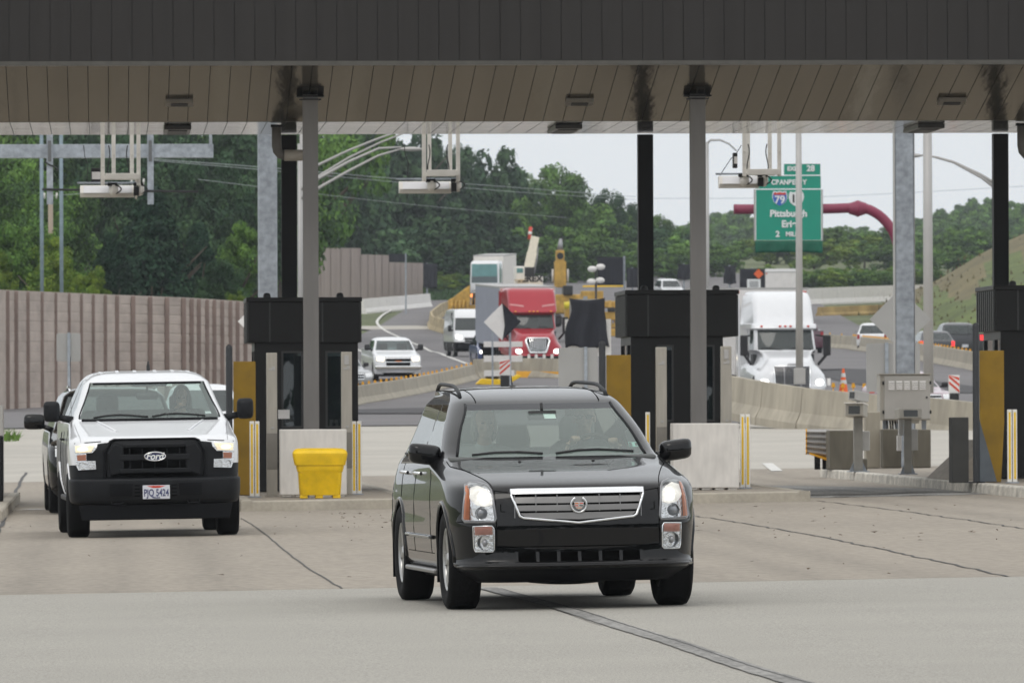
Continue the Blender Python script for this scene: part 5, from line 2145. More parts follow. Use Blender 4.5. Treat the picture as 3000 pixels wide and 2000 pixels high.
 def ringpoly(outer, scale, cz_, yo, mt, nm, th):
  inner = [(x * scale[0], cz_ + (z - cz_) * scale[1]) for x, z in outer]
  mb = MB()
  n = len(outer)
  vs = []
  for pl, oo in ((outer, yo), (inner, yo), (inner, yo + th), (outer, yo + th)):
   vs += [(x, flat(x, z) + oo, z) for x, z in pl]
  fs = []
  for r_ in range(4):
   for i in range(n):
    j = (i + 1) % n
    a, b = r_ * n, ((r_ + 1) % 4) * n
    fs.append((a + i, a + j, b + j, b + i))
  mb.add(vs, fs)
  return mb.build(nm, mt, gl, bevel=.006)
 ringpoly(go, (.955, .945), .92, -.045, M['satind'], 'grille_rim', .07)
 g2 = [(x * .94, .92 + (z - .92) * .92) for x, z in go]
 ringpoly(g2, (.70, .66), .92, -.02, M['satin'], 'grille_surround', .05)
 for (za, zb_) in ((.965, .890), (.80, .745), (1.06, 1.13)):
  mb = MB()
  if za > 1:
   continue
  mb.prism([(-.42, za), (.42, za), (.41, zb_), (-.41, zb_)], 'y', .01, .07)
  mb.build('grille_bar', M['satin'], gl, bevel=.01)
 for k in range(-2, 3):
  for (za, zb_) in ((1.03, .955), (.905, .80)):
   mb = MB()
   mb.b2(k * .145 - .006, k * .145 + .006, .035, .07, zb_, za)
   mb.build('grille_rib', M['satin'], gl)
 mb = MB()
 mb.b2(-.36, .36, .0, .05, 1.045, 1.085)
 mb.build('grille_bar', M['satin'], gl, bevel=.008)
 for s_ in (-1, 1):
  mb = MB()
  mb.prism([(s_ * .36, 1.05), (s_ * .36, .76), (s_ * .52, .72), (s_ * .545, .98), (s_ * .47, 1.09)], 'y', .015, .07)
  mb.build('grille_wing', M['satin'], gl, bevel=.012)
 for k in range(4):
  x = -.345 + .23 * k
  mb = patch(tree, [(x - .095, .725), (x + .095, .725), (x + .08, .70), (x - .08, .70)], .022, .1)
  mb.build('vent_slot', M['void'], root)
 yb = flat(0, .93) - .075
 mb = MB()
 pts = [(.122 * math.cos(a), .049 * math.sin(a)) for a in [2 * math.pi * k / 32 for k in range(32)]]
 mb.prism([(x, .937 + z) for x, z in pts], 'y', yb, yb + .05)
 bd = mb.build('badge', M['blueoval'], gl, bevel=.004)
 mb = MB()
 mb.tube([(x, yb - .001, .937 + z) for x, z in pts], .0085, n=6, closed=True)
 mb.build('badge_rim', M['chrome'], bd)
 text('badge_script', 'Ford', .110, M['signw'], bd, (-.008, yb - .003, .937), depth=.002, shear=.30, bold=.003, sx=.95)
 for s_ in (-1, 1):
  pts = []
  for k in range(14):
   yy = .62 + .72 * k / 13
   x = s_ * (.42 + .20 * k / 13)
   z = top_hit(tree, x, yy)
   if z:
    pts.append((x, yy, z - .003 + .012 * math.sin(math.pi * k / 13)))
  mb = MB()
  mb.tube(pts, .018, n=8)
  mb.build('hood_crease', M['whitepaint'], root)
  pts = []
  for k in range(20):
   yy = .16 + 1.15 * k / 19
   x = s_ * (.855 + .04 * k / 19)
   z = top_hit(tree, x, yy)
   if z:
    pts.append((x, yy, z))
  seam(root, pts, M['lampbz'], .004)
  def sideline(yz, r=.004, mt=M['void'], nm='panel_gap'):
   pts = []
   for (a, b) in zip(yz, yz[1:]):
    for k in range(8):
     u = k / 8
     yy, zz = a[0] + (b[0] - a[0]) * u, a[1] + (b[1] - a[1]) * u
     x = side_hit(tree, yy, zz, s_)
     if x is not None:
      pts.append((x, yy, zz))
   if len(pts) > 2:
    seam(root, pts, mt, r, nm)
  sideline([(1.55, .5), (1.52, .9), (1.58, 1.34)])
  sideline([(2.85, .5), (2.85, 1.34)])
  sideline([(3.80, .5), (3.80, 1.33)], .008)
  x = side_hit(tree, 2.6, 1.14, s_)
  mb = MB()
  mb.tube([(x + s_ * .004, 2.5, 1.14), (x + s_ * .04, 2.54, 1.145), (x + s_ * .04, 2.70, 1.145), (x + s_ * .004, 2.74, 1.14)], .014, n=8)
  mb.build('door_handle', M['satin'], root)
  mb = MB()
  mb.b2(s_ * .80, s_ * 1.0, 1.55, 3.75, .42, .48)
  mb.build('running_board', M['satind'], root, bevel=.015)
  for y in wy:
   arch_lip(root, y, .395, .46, tree, s_, M['whitepaint'], .014, 0, 180)
   wheel('wheel', root, (s_ * .875, y, .388), .388, .255, s_, 5, .235, mat("steel wheel", (0.16, 0.16, 0.16), 0.5, metal=.5))
  mirror_arm(root, (s_ * 1.145, 1.72, 1.475), (.195, .13, .245), s_, M['satin'], (s_ * .90, 1.72, 1.37), tilt=0.02 * s_)
 mb = MB()
 mb.b2(-.62, .62, .3, 5.6, .36, .62)
 mb.build('underbody', M['void'], root)
 def scr(x, z, o=.012):
  y = front_hit(tree, x, z)
  return (x, (y if y is not None else 1.6) - o, z)
 co = []
 for k in range(21):
  x = -.80 + 1.6 * k / 20
  z = 1.365
  co.append((x, (front_hit(tree, x, z) or 1.5) - .03, z - .004))
 mb = MB()
 mb.tube(co, .022, n=6)
 mb.build('cowl', M['satind'], root)
 for (a, b, c) in (((-.66, 1.393), (-.34, 1.425), (-.02, 1.395)), ((.03, 1.398), (.32, 1.430), (.66, 1.400))):
  mb = MB()
  mb.tube([scr(*a), scr((a[0] + b[0]) / 2, (a[1] + b[1]) / 2 + .010), scr(*b), scr((c[0] + b[0]) / 2, (c[1] + b[1]) / 2 + .004), scr(*c)], .012, n=6)
  mb.build('wiper', M['black'], root)
 for s_ in (-1, 1):
  pts = []
  for k in range(13):
   z = 1.385 + (1.80 - 1.385) * k / 12
   w_ = hermite(L, 14 + 2 * k / 12)
   x = s_ * (w_[3] - w_[4] * 1.0)
   y = front_hit(tree, x, z)
   if y is not None:
    pts.append((x, y - .001, z))
  mb = MB()
  mb.tube(pts, .010, n=6)
  mb.build('screen_trim', M['satind'], root)
 pts = [scr(-.64 + 1.28 * k / 20, 1.793, .002) for k in range(21)]
 mb = MB()
 mb.tube(pts, .016, n=6)
 mb.build('screen_trim', M['satind'], root)
 lens_patch(tree, [(-.20, 1.80), (.26, 1.80), (.22, 1.755), (-.16, 1.755)], root, 'frit_patch', -.012, M['satind'], .1)
 lens_patch(tree, [(.225, 1.79), (.30, 1.79), (.30, 1.755), (.225, 1.755)], root, 'toll_tag', -.014, M['tagw'], .1)
 lens_patch(tree, [(.585, 1.795), (.63, 1.795), (.63, 1.765), (.585, 1.765)], root, 'screen_sticker', -.014, M['tagw'], .1)
 for k, x in enumerate((-.52, -.33, -.12, .12, .33, .52)):
  pts = []
  for j in range(8):
   yy = 2.62 + .85 * j / 7
   z = top_hit(tree, x, yy)
   if z:
    pts.append((x, yy, z - .024))
  if len(pts) > 2:
   mb = MB()
   mb.tube(pts, .035, n=8)
   mb.build('roof_rib', M['whitepaint'], root)
 z = top_hit(tree, .05, 3.2)
 mb = MB()
 mb.lathe([(.022, 0), (.020, .07), (.012, .085), (.010, .12), (0, .125)], 10, c=(.06, 3.2, z - .005))
 mb.build('aerial', M['black'], root)
 z = top_hit(tree, -.93, 1.05)
 mb = MB()
 mb.tube([(-.935, 1.05, 1.28), (-.935, 1.06, 2.12)], .003, n=5)
 mb.build('whip_aerial', M['black'], root)
 mb = MB()
 mb.prism([(1.45, 1.37), (1.65, 1.375), (1.85, 1.34), (1.95, 1.28), (1.95, .85), (1.45, .85)], 'x', -.86, .86)
 mb.build('dashboard', M['dash'], root, bevel=.02)
 mb = MB()
 mb.b2(-.86, .86, 1.5, 3.6, .62, .68)
 mb.b2(-.90, -.87, 1.6, 3.6, .6, 1.35)
 mb.b2(.87, .90, 1.6, 3.6, .6, 1.35)
 mb.b2(-.88, .88, 3.60, 3.64, .6, 1.37)
 mb.build('cabin_trim', M['dash'], root)
 V, Fs, Ms = Body([(z - .03, f + .04, bow, wd - .04, rx, ry, r - .04, rw - .04, rrx, rry) for (z, f, bow, wd, rx, ry, r, rw, rrx, rry) in L[17:]], sub=2).shell(lambda *a: 0)
 link('headliner', solid("headliner", V, Fs, Ms, [M['liner']]), root)
 for x in (-.44, .44):
  seat(root, x, 2.68, .92, .54, 1.66, M['seatd'], back=.16)
 mb = MB()
 mb.smooth = True
 stack(mb, [rrect(1.5, .16, .05, .9, 3.45), rrect(1.5, .14, .05, 1.44, 3.50), rrect(1.4, .1, .04, 1.48, 3.50)])
 mb.build('rear_bench', M['seatd'], root)
 steering(root, (.43, 2.22, 1.33), .195, R(-26), M['black'])
 mb = MB()
 mb.smooth = True
 stack(mb, [rrect(.23, .04, .018, 1.60, 2.05), rrect(.27, .05, .02, 1.63, 2.05), rrect(.25, .04, .018, 1.685, 2.05)])
 mb.tube([(0, 2.06, 1.68), (0, 2.10, 1.76)], .013, n=6)
 mb.build('cabin_mirror', M['black'], root)
 mb = MB()
 for s_ in (-1, 1):
  mb.b2(s_ * .90, s_ * .985, 3.85, 5.78, 1.33, 1.40)
 mb.b2(-.98, .98, 5.72, 5.80, 1.33, 1.41)
 mb.build('bed_rail', M['whitepaint'], root, bevel=.015)
 for s_ in (-1, 1):
  mb = MB()
  mb.b2(s_ * .80, s_ * .93, 5.74, 5.83, .85, 1.28)
  mb.build('tail_light', M['redl'], root, bevel=.01)
 return root, tree
M['wind2'] = glass("pickup windscreen glass", (0.82, 0.92, 0.88), film=(0.48, 0.56, 0.54), ff=0.20, ior=1.38)
pk, pk_tree = build_pickup()
person('hooded driver in a pale grey shirt with one hand on the white pickup steering wheel', inside(pk, (.43, 2.83, .88)), R(1.9), [(-.055, -.54, .63), (.20, -.38, .30)], look=R(-3), hair='haird', shirt='shirtg', hood=True,
 elbows=[(-.27, -.22, .36), (.30, -.12, .25)])
# ================================================================== other traffic
def at(ox, oy, Y):
 p = PO(ox, oy, Y)
 return Vector((p.x, p.y, gz(p.x, p.y)))
def slope_at(X, Y):
 return math.atan2(gz(X, Y + 3) - gz(X, Y - 3), 6)
M['bglass'] = glass("car glass", (0.50, 0.58, 0.57), film=(0.40, 0.46, 0.46), ff=0.10)
M['tealglass'] = mat("teal tinted screen", (0.10, 0.26, 0.26), 0.12, var=0.12, scale=1.5, coat=0.5)
def car(name, label, cat, ox, oy, Y, rot, paint, L=4.7, W=1.85, H=1.70, zf=.85, yc=1.25, zc=1.05, yt=2.0, yr=None, yb=None, cab=None, rw=.74, group=None,
  wheelr=.35, wb=(.9, None), lit=True, trim=None, rearlit=False, chromegrille=True, grille=None, flip=False, bed=0.0, mirror=(.20, .16), wz=None, beam=None):
 loc = at(ox, oy, Y)
 root = thing(name, label, cat, loc, 0, group)
 sl = slope_at(loc.x, loc.y)
 root.rotation_euler = (sl if not flip else -sl, 0, R(rot) + (math.pi if flip else 0))
 if flip:     # rear faces the camera: root at the tail
  pass
 trim = trim or M['satind']
 h = W / 2
 zt = wz or (H - .14)
 yr = yr if yr is not None else L - .75
 yb = yb if yb is not None else L - .15
 rear_low = L
 cb = cab if cab else yb
 Lv = [(.24, .12, .08, h * .86, .2, .3, rear_low - .12, h * .88, .12, .12),
  (.34, .03, .09, h * .95, .22, .34, rear_low - .03, h * .95, .12, .12),
  (.52, .00, .10, h * .985, .22, .36, rear_low, h * .985, .12, .12),
  (zf - .10, .02, .11, h, .22, .38, rear_low, h, .12, .12),
  (zf, .10, .12, h * .99, .22, .42, rear_low - .01, h * .995, .12, .12),
  (zf + (zc - zf) * .45, .10 + (yc - .10) * .42, .13, h * .975, .2, .5, rear_low - .03, h * .985, .12, .12),
  (zc - .03, yc - .12, .14, h * .95, .14, .45, rear_low - .06, h * .97, .12, .12),
  (zc, yc, .14, h * .92, .09, .3, (cb if cab else rear_low - .10), h * .95, .10, .12),
  (zc + .02, yc + .05, .14, h * .89, .07, .2, (cb if cab else yb), h * .93, .10, .12),
  (zt, yt, .10, h * rw, .07, .2, yr + .12, h * (rw + .03), .10, .14),
  (zt + .035, yt + .08, .09, h * (rw - .03), .09, .2, yr + .06, h * rw, .10, .14),
  (H - .03, yt + .35, .08, h * (rw - .14), .14, .25, yr - .15, h * (rw - .12), .14, .2),
  (H, yt + .75, .06, h * (rw - .38), .12, .2, yr - .5, h * (rw - .36), .12, .2)]
 def mf(lv, rg, c):
  if 8.0 < lv < 9.0:
   if rg == 'f':
    return 2
   if rg == 's' and c[1] > yt - .1:
    return 3
   if rg == 'r':
    return 4
  if rg == 'bot' or lv < 1.0:
   return 1
  return 0
 w1 = wb[0]
 w2 = wb[1] if wb[1] else L - 1.0
 arch = []
 for y in (w1, w2):
  arch += [(h * .60, h * 1.4, y, wheelr, wheelr * 1.13), (-h * 1.4, -h * .60, y, wheelr, wheelr * 1.13)]
 body, panes, tree = make_shell(Lv, mf, [paint, trim, M['bglass'], M['bglass'], M['bglass']], arch, [2, 3, 4], sub=2, ns=22, nf=7, nc=5)
 link('body', body, root)
 for k, nm in ((2, 'windscreen'), (4, 'rear_window')):
  if k in panes:
   link(nm, panes[k], root)
 if 3 in panes:
  halves('side_window', panes[3], root)
 mb = MB()
 mb.b2(-h * .84, h * .84, yc + .15, (cb if cab else yb) - .25, .5, zc - .12)
 for x in (-h * .42, h * .42):
  mb.b2(x - .22, x + .22, yt + .45, yt + .6, zc - .2, zt - .12)
 mb.build('seats', M['seatd'], root)
 mb = MB()
 mb.b2(-h * .62, h * .62, .3, L - .3, wheelr * .8, .55)
 mb.build('underbody', M['void'], root)
 for y in (w1, w2):
  for s_ in (-1, 1):
   wheel('wheel', root, (s_ * (h - .135), y, wheelr), wheelr, .22, s_, 6, None, None)
 for s_ in (-1, 1):
  pl = [(s_ * h * .90, zf - .02), (s_ * h * .58, zf - .04), (s_ * h * .62, zf - .20), (s_ * h * .90, zf - .17)]
  if s_ < 0:
   pl = [(-h * .90, zf - .02), (-h * .58, zf - .04), (-h * .62, zf - .20), (-h * .90, zf - .17)]
  lens_patch(tree, pl, root, 'headlight', .012, beam or (M['beamw'] if lit else M['lampin']), .1)
  mb = MB()
  zz0, zz1 = zc - .30, zc - .02
  mb.b2(s_ * h * .78, s_ * h * .955, L - .20, L + .012, zz0, zz1)
  mb.build('tail_light', M['redlit'] if rearlit else M['redl'], root, bevel=.01)
  mirror_arm(root, (s_ * (h + mirror[0] * .55), yc + .45, zc + mirror[1] * .55), (mirror[0], .12, mirror[1]), s_, M['black'] if paint is not M['blackpaint'] else paint, (s_ * h * .90, yc + .45, zc))
 if grille is not False:
  gz0, gz1 = (zf - .28, zf - .03) if not grille else grille
  lens_patch(tree, [(-h * .54, gz1), (h * .54, gz1), (h * .50, gz0), (-h * .50, gz0)], root, 'grille', .008, M['void'], .12)
  if chromegrille:
   for z in (gz1 - .03, (gz0 + gz1) / 2, gz0 + .02):
    lens_patch(tree, [(-h * .53, z + .018), (h * .53, z + .018), (h * .53, z - .018), (-h * .53, z - .018)], root, 'grille_bar', .022, M['chrome'], .12)
 for yy in (None, L):
  if yy is None:
   y = front_hit(tree, 0, .48) or 0
   mb = MB()
   mb.b2(-.16, .16, y - .03, y - .01, .42, .57)
  else:
   mb = MB()
   mb.b2(-.16, .16, L + .01, L + .025, .62, .77)
  mb.build('licence_plate', M['plate'], root)
 lens_patch(tree, [(-h * .7, .40), (h * .7, .40), (h * .66, .29), (-h * .66, .29)], root, 'lower_intake', .006, M['void'], .12)
 return root, tree, loc
def pickup_extras(root, W, L, zc, cab, paint):
 h = W / 2
 mb = MB()
 for s_ in (-1, 1):
  mb.b2(s_ * h * .90, s_ * h * .985, cab + .1, L - .05, zc - .02, zc + .05)
 mb.b2(-h * .98, h * .98, L - .12, L - .04, zc - .02, zc + .05)
 mb.build('bed_rail', paint, root, bevel=.01)
silver = mat("silver car paint", (0.36, 0.37, 0.38), 0.3, metal=.5, coat=.7, var=.02)
bluep = mat("blue car paint", (0.02, 0.045, 0.16), 0.3, coat=.8, var=.03)
darkp = mat("dark grey truck paint", (0.022, 0.024, 0.03), 0.35, coat=.7, var=.03)
wine = mat("maroon car paint", (0.10, 0.04, 0.06), 0.35, coat=.7, var=.03)
pinkp = mat("pale mauve car paint", (0.45, 0.36, 0.40), 0.35, coat=.7, var=.03)
r_, tr_, loc_ = car('white_pickup', 'white heavy duty pickup coming down the highway between booth and SUV', 'pickup truck', 915, 878, 345, 4.0, M['whitepaint'], L=5.9, W=2.0, H=1.86, zf=1.08, yc=1.35, zc=1.30, yt=2.05,
 cab=3.9, yr=3.55, wheelr=.40, wb=(1.0, 4.6), rw=.76, grille=(.66, 1.04), mirror=(.24, .26), beam=M['beam'])
pickup_extras(r_, 2.02, 5.9, 1.30, 3.9, M['whitepaint'])
mb = MB()
mb.b2(-.09, .09, -.06, -.02, .855, .905)
mb.b2(-.15, .15, -.055, -.02, .868, .892)
mb.build('badge', M['amberl'], r_)
mb = MB()
mb.b2(-.98, .98, -.10, .12, .52, .70)
bmp = mb.build('front_bumper', M['chrome'], r_, bevel=.05)
car('silver_suv', 'silver SUV half hidden behind the right edge of the left booth', 'car', 808, 868, 318, 14.0, silver, L=4.7, W=1.9, H=1.75, lit=False)
def van():
 loc = at(1088, 811, 442)
 root = thing('white_van', 'tall white delivery van partly hidden by the grey trailer', 'van', loc)
 root.rotation_euler = (slope_at(loc.x, loc.y), 0, R(3.5))
 h = 1.03
 Lv = [(.30, .12, .08, h * .88, .2, .3, 5.9, h * .9, .05, .05), (.42, .02, .09, h * .96, .22, .34, 5.95, h * .97, .05, .05), (.62, .0, .10, h, .22, .36, 5.97, h, .05, .05),
  (1.0, .06, .12, h, .22, .36, 5.97, h, .05, .05), (1.12, .22, .13, h * .99, .2, .4, 5.97, h, .05, .05), (1.30, .62, .14, h * .98, .16, .4, 5.97, h, .05, .05),
  (1.42, .85, .15, h * .97, .10, .3, 5.97, h, .05, .05), (1.44, .90, .15, h * .96, .08, .25, 5.97, h, .05, .05), (2.12, 1.45, .12, h * .88, .07, .2, 5.96, h * .94, .05, .05),
  (2.2, 1.52, .12, h * .87, .09, .2, 5.95, h * .93, .05, .05), (2.48, 1.95, .12, h * .80, .12, .25, 5.9, h * .86, .06, .06), (2.58, 2.4, .1, h * .62, .15, .25, 5.8, h * .7, .1, .1), (2.60, 2.8, .1, h * .4, .1, .2, 5.6, h * .45, .1, .1)]
 def mf(lv, rg, c):
  if 7 < lv < 8:
   if rg == 'f':
    return 2
   if rg == 's' and 1.5 < c[1] < 2.3:
    return 3
  return 1 if (rg == 'bot' or lv < 2.4) else 0
 arch = []
 for y in (1.0, 4.4):
  arch += [(.6, 1.4, y, .35, .41), (-1.4, -.6, y, .35, .41)]
 body, panes, tree = make_shell(Lv, mf, [M['whitepaint'], M['satind'], M['bglass'], M['bglass']], arch, [2, 3], sub=2, ns=24, nf=7, nc=5)
 link('body', body, root)
 link('windscreen', panes[2], root)
 if 3 in panes:
  halves('side_window', panes[3], root)
 mb = MB()
 mb.b2(-.9, .9, 1.3, 2.6, .6, 1.3)
 mb.b2(-.95, .95, 2.6, 2.65, .6, 2.4)
 for x in (-.45, .45):
  mb.b2(x - .24, x + .24, 2.1, 2.25, 1.2, 1.95)
 mb.build('seats', M['seatd'], root)
 mb = MB()
 mb.b2(-.62, .62, .3, 5.6, .3, .6)
 mb.build('underbody', M['void'], root)
 for y in (1.0, 4.4):
  for s_ in (-1, 1):
   wheel('wheel', root, (s_ * .90, y, .35), .35, .22, s_, 5)
 for s_ in (-1, 1):
  pl = [(s_ * .95, 1.24), (s_ * .60, 1.16), (s_ * .62, .98), (s_ * .93, 1.0)]
  lens_patch(tree, pl if s_ > 0 else pl, root, 'headlight', .012, M['beamw'] if s_ < 0 else M['lampin'], .1)
  mirror_arm(root, (s_ * 1.17, 1.25, 1.55), (.20, .14, .34), s_, M['black'], (s_ * .98, 1.3, 1.45))
 lens_patch(tree, [(-.50, 1.08), (.50, 1.08), (.46, .74), (-.46, .74)], root, 'grille', .01, M['void'], .1)
 for z in (1.05, .92, .79):
  lens_patch(tree, [(-.48, z + .02), (.48, z + .02), (.48, z - .02), (-.48, z - .02)], root, 'grille_bar', .02, M['lampbz'], .1)
 return root
van()
car('blue_car', 'dark blue car with lit headlamps behind the white barricade planks', 'car', 1143, 829, 384, 3.0, bluep, L=4.6, W=1.85, H=1.62)
def tractor(name, label, ox, oy, Y, rot, paint, redtype):
 loc = at(ox, oy, Y)
 root = thing(name, label, 'truck', loc)
 root.rotation_euler = (slope_at(loc.x, loc.y), 0, R(rot))
 h = 1.22
 if redtype:
  Lv = [(.30, .10, .14, .95, .3, .4, 2.0, 1.05, .1, .1), (.42, .0, .16, 1.10, .35, .5, 2.1, 1.15, .1, .1), (.70, -.02, .18, 1.20, .35, .55, 2.2, 1.2, .1, .1),
   (.78, .02, .20, 1.20, .4, .6, 5.2, 1.2, .1, .1), (1.05, .04, .24, 1.18, .5, .8, 5.2, 1.2, .1, .1), (1.30, .10, .30, 1.05, .5, 1.1, 5.2, 1.2, .1, .1),
   (1.55, .20, .35, .92, .35, 1.0, 5.2, 1.2, .1, .1), (1.72, .55, .35, .88, .30, .9, 5.2, 1.2, .1, .1), (1.84, 1.2, .34, .92, .25, .7, 5.2, 1.2, .1, .1), (1.90, 1.75, .32, 1.0, .2, .5, 5.2, 1.2, .1, .1),
   (1.93, 1.85, .30, 1.04, .10, .3, 5.2, 1.2, .1, .1), (2.55, 2.25, .26, .98, .10, .3, 5.2, 1.2, .1, .1), (2.66, 2.05, .26, 1.05, .12, .3, 5.2, 1.2, .1, .1), (2.75, 2.15, .26, 1.10, .15, .3, 5.2, 1.2, .1, .1),
   (3.30, 2.75, .20, 1.10, .16, .3, 5.2, 1.2, .1, .1), (3.66, 3.2, .15, 1.06, .16, .3, 5.2, 1.15, .1, .1), (3.74, 3.5, .12, .90, .16, .3, 5.1, 1.0, .1, .1)]
  gl = (10, 11)
 else:
  Lv = [(.30, .10, .14, .95, .3, .4, 2.0, 1.05, .1, .1), (.42, .0, .16, 1.10, .35, .5, 2.1, 1.15, .1, .1), (.72, -.02, .18, 1.22, .35, .55, 2.2, 1.2, .1, .1),
   (.80, .02, .20, 1.22, .4, .6, 5.2, 1.2, .1, .1), (1.10, .05, .24, 1.18, .5, .8, 5.2, 1.2, .1, .1), (1.35, .14, .30, 1.02, .5, 1.1, 5.2, 1.2, .1, .1),
   (1.58, .28, .32, .86, .30, 1.0, 5.2, 1.2, .1, .1), (1.74, .75, .33, .84, .28, .9, 5.2, 1.2, .1, .1), (1.84, 1.25, .32, .90, .25, .7, 5.2, 1.2, .1, .1), (1.92, 1.6, .30, 1.02, .15, .5, 5.2, 1.2, .1, .1),
   (1.95, 1.66, .28, 1.06, .10, .3, 5.2, 1.2, .1, .1), (2.62, 2.10, .24, 1.02, .10, .3, 5.2, 1.2, .1, .1), (2.68, 1.98, .24, 1.12, .10, .3, 5.2, 1.2, .1, .1), (2.82, 2.06, .24, 1.12, .12, .3, 5.2, 1.2, .1, .1),
   (2.84, 2.12, .20, 1.04, .14, .3, 5.2, 1.2, .1, .1), (3.55, 2.65, .16, 1.02, .18, .4, 5.2, 1.12, .1, .1), (3.86, 3.1, .14, .96, .20, .4, 5.2, 1.05, .1, .1), (3.93, 3.4, .1, .8, .2, .4, 5.1, .9, .1, .1)]
  gl = (10, 11)
 def mf(lv, rg, c):
  if gl[0] < lv < gl[1]:
   if rg == 'f':
    return 2
   if rg == 's' and 2.3 < c[1] < 3.1:
    return 2
  return 1 if (rg == 'bot' or lv < 2.5 and redtype) else 0
 body, panes, tree = make_shell(Lv, mf, [paint, M['satind'], M['bglass']], [(.7, 1.5, 1.15, .5, .58), (-1.5, -.7, 1.15, .5, .58)], [2], sub=2, ns=20, nf=9, nc=6)
 link('body', body, root)
 link('windscreen', panes[2], root)
 mb = MB()
 mb.b2(-1.05, 1.05, 2.5, 3.2, 1.0, 1.8)
 mb.b2(-1.1, 1.1, 3.6, 3.65, 1.0, 2.7)
 for x in (-.55, .55):
  mb.b2(x - .24, x + .24, 3.05, 3.2, 1.7, 2.5)
 mb.build('seats', M['seatd'], root)
 mb = MB()
 mb.b2(-.45, .45, .4, 8.0, .5, .85)
 mb.b2(-1.1, 1.1, 2.2, 5.1, .55, 1.0)
 mb.build('chassis', M['void'], root)
 for s_ in (-1, 1):
  wheel('wheel', root, (s_ * 1.05, 1.15, .5), .5, .3, s_, 0, .30)
  for y in (6.2, 7.5):
   wheel('wheel', root, (s_ * .95, y, .5), .5, .5, s_, 0, .30)
 if redtype:
  gp = [(-.46, 1.52), (.46, 1.52), (.53, 1.40), (.36, .88), (-.36, .88), (-.53, 1.40)]
  bars = [(x, .90, 1.48) for x in [-.36 + .09 * k for k in range(9)]]
 else:
  gp = [(-.62, 1.40), (.62, 1.40), (.58, .62), (-.58, .62)]
  bars = None
 g = lens_patch(tree, gp, root, 'grille', .015, M['void'], .1)
 ring_tube(tree, gp, .02, .05 if redtype else .025).build('chrome_frame', M['chrome'], g)
 if bars:
  for x, a, b in bars:
   lens_patch(tree, [(x - .014, b), (x + .014, b), (x * .85 + .014, a), (x * .85 - .014, a)], g, 'grille_bar', .03, M['chrome'], .1)
 else:
  for k in range(11):
   z = .66 + k * .068
   lens_patch(tree, [(-.60, z + .010), (.60, z + .010), (.60, z - .010), (-.60, z - .010)], g, 'grille_bar', .03, M['lampbz'], .1)
  for x in (-.28, .28):
   lens_patch(tree, [(x - .015, 1.38), (x + .015, 1.38), (x + .015, .64), (x - .015, .64)], g, 'grille_bar', .035, M['lampbz'], .1)
 for s_ in (-1, 1):
  if redtype:
   pl = [(s_ * 1.02, 1.06), (s_ * .72, 1.02), (s_ * .70, .84), (s_ * .96, .86)]
  else:
   pl = [(s_ * 1.16, 1.04), (s_ * .80, .98), (s_ * .72, .72), (s_ * 1.10, .74)]
  hl = lens_patch(tree, pl, root, 'headlight', .012, M['lampin'], .1)
  cx_ = sum(p[0] for p in pl) / 4
  cz_ = sum(p[1] for p in pl) / 4
  poly = [(cx_ + .15 * math.cos(a), cz_ + .11 * math.sin(a)) for a in [2 * math.pi * k / 12 for k in range(12)]]
  lens_patch(tree, poly, hl, 'bulb', .03, M['beamw'], .1)
  mb = MB()
  mx_ = s_ * 1.42
  mb.b2(mx_ - .13, mx_ + .13, 1.9, 2.05, 1.75, 2.45)
  mm = mb.build('door_mirror', M['black'], root, bevel=.04)
  mb = MB()
  mb.tube([(mx_, 1.98, 1.8), (s_ * 1.15, 2.2, 1.45)], .05, n=8)
  mb.build('bracket', M['black'], mm)
  mb = MB()
  mb.tube([(mx_, 1.98, 2.4), (s_ * 1.10, 2.4, 2.45)], .03, n=8)
  mb.build('bracket', M['black'], mm)
  mb = MB()
  mb.b2(s_ * 1.18, s_ * 1.24, 5.15, 5.75, .9, 3.6 if redtype else 3.7)
  mb.build('side_fairing', paint, root, bevel=.02)
 for x in (-.8, -.18, 0, .18, .8):
  z = 2.70 if redtype else 2.75
  y = front_hit(tree, x, z)
  if y is not None:
   mb = MB()
   mb.ell((x, y - .01, z), (.05, .04, .035), 10, 6)
   mb.build('marker_lamp', M['amber'] if redtype else M['redst'], root)
 if redtype:
  mb = MB()
  mb.b2(-.17, .17, -.06, -.03, .48, .66)
  mb.build('licence_plate', M['plate'], root)
  for s_ in (-1, 1):
   mb = patch(tree, [(s_ * .42, 2.98), (s_ * 1.0, 3.05), (s_ * 1.04, 2.98), (s_ * .40, 2.90)], .02, .2, .04)
   mb.build('fairing_lip', mat("pale red trim", (0.50, 0.20, 0.20), 0.3, coat=.5), root)  # lip in a paler red than the cab
 else:
  lens_patch(tree, [(-.14, 1.50), (.14, 1.50), (.16, 1.44), (-.16, 1.44)], root, 'badge', .015, M['lampbz'], .1)
 for s_ in (-.5, .5):
  mb = MB()
  y = front_hit(tree, s_, 2.02)
  if y is not None:
   pts = []
   for k in range(6):
    x = s_ - .35 + .7 * k / 5
    z = 1.99 + .03 * math.sin(k)
    yy = front_hit(tree, x, z)
    if yy is not None:
     pts.append((x, yy - .02, z))
   mb.tube(pts, .018, n=6)
   mb.build('wiper', M['black'], root)
 return root, loc
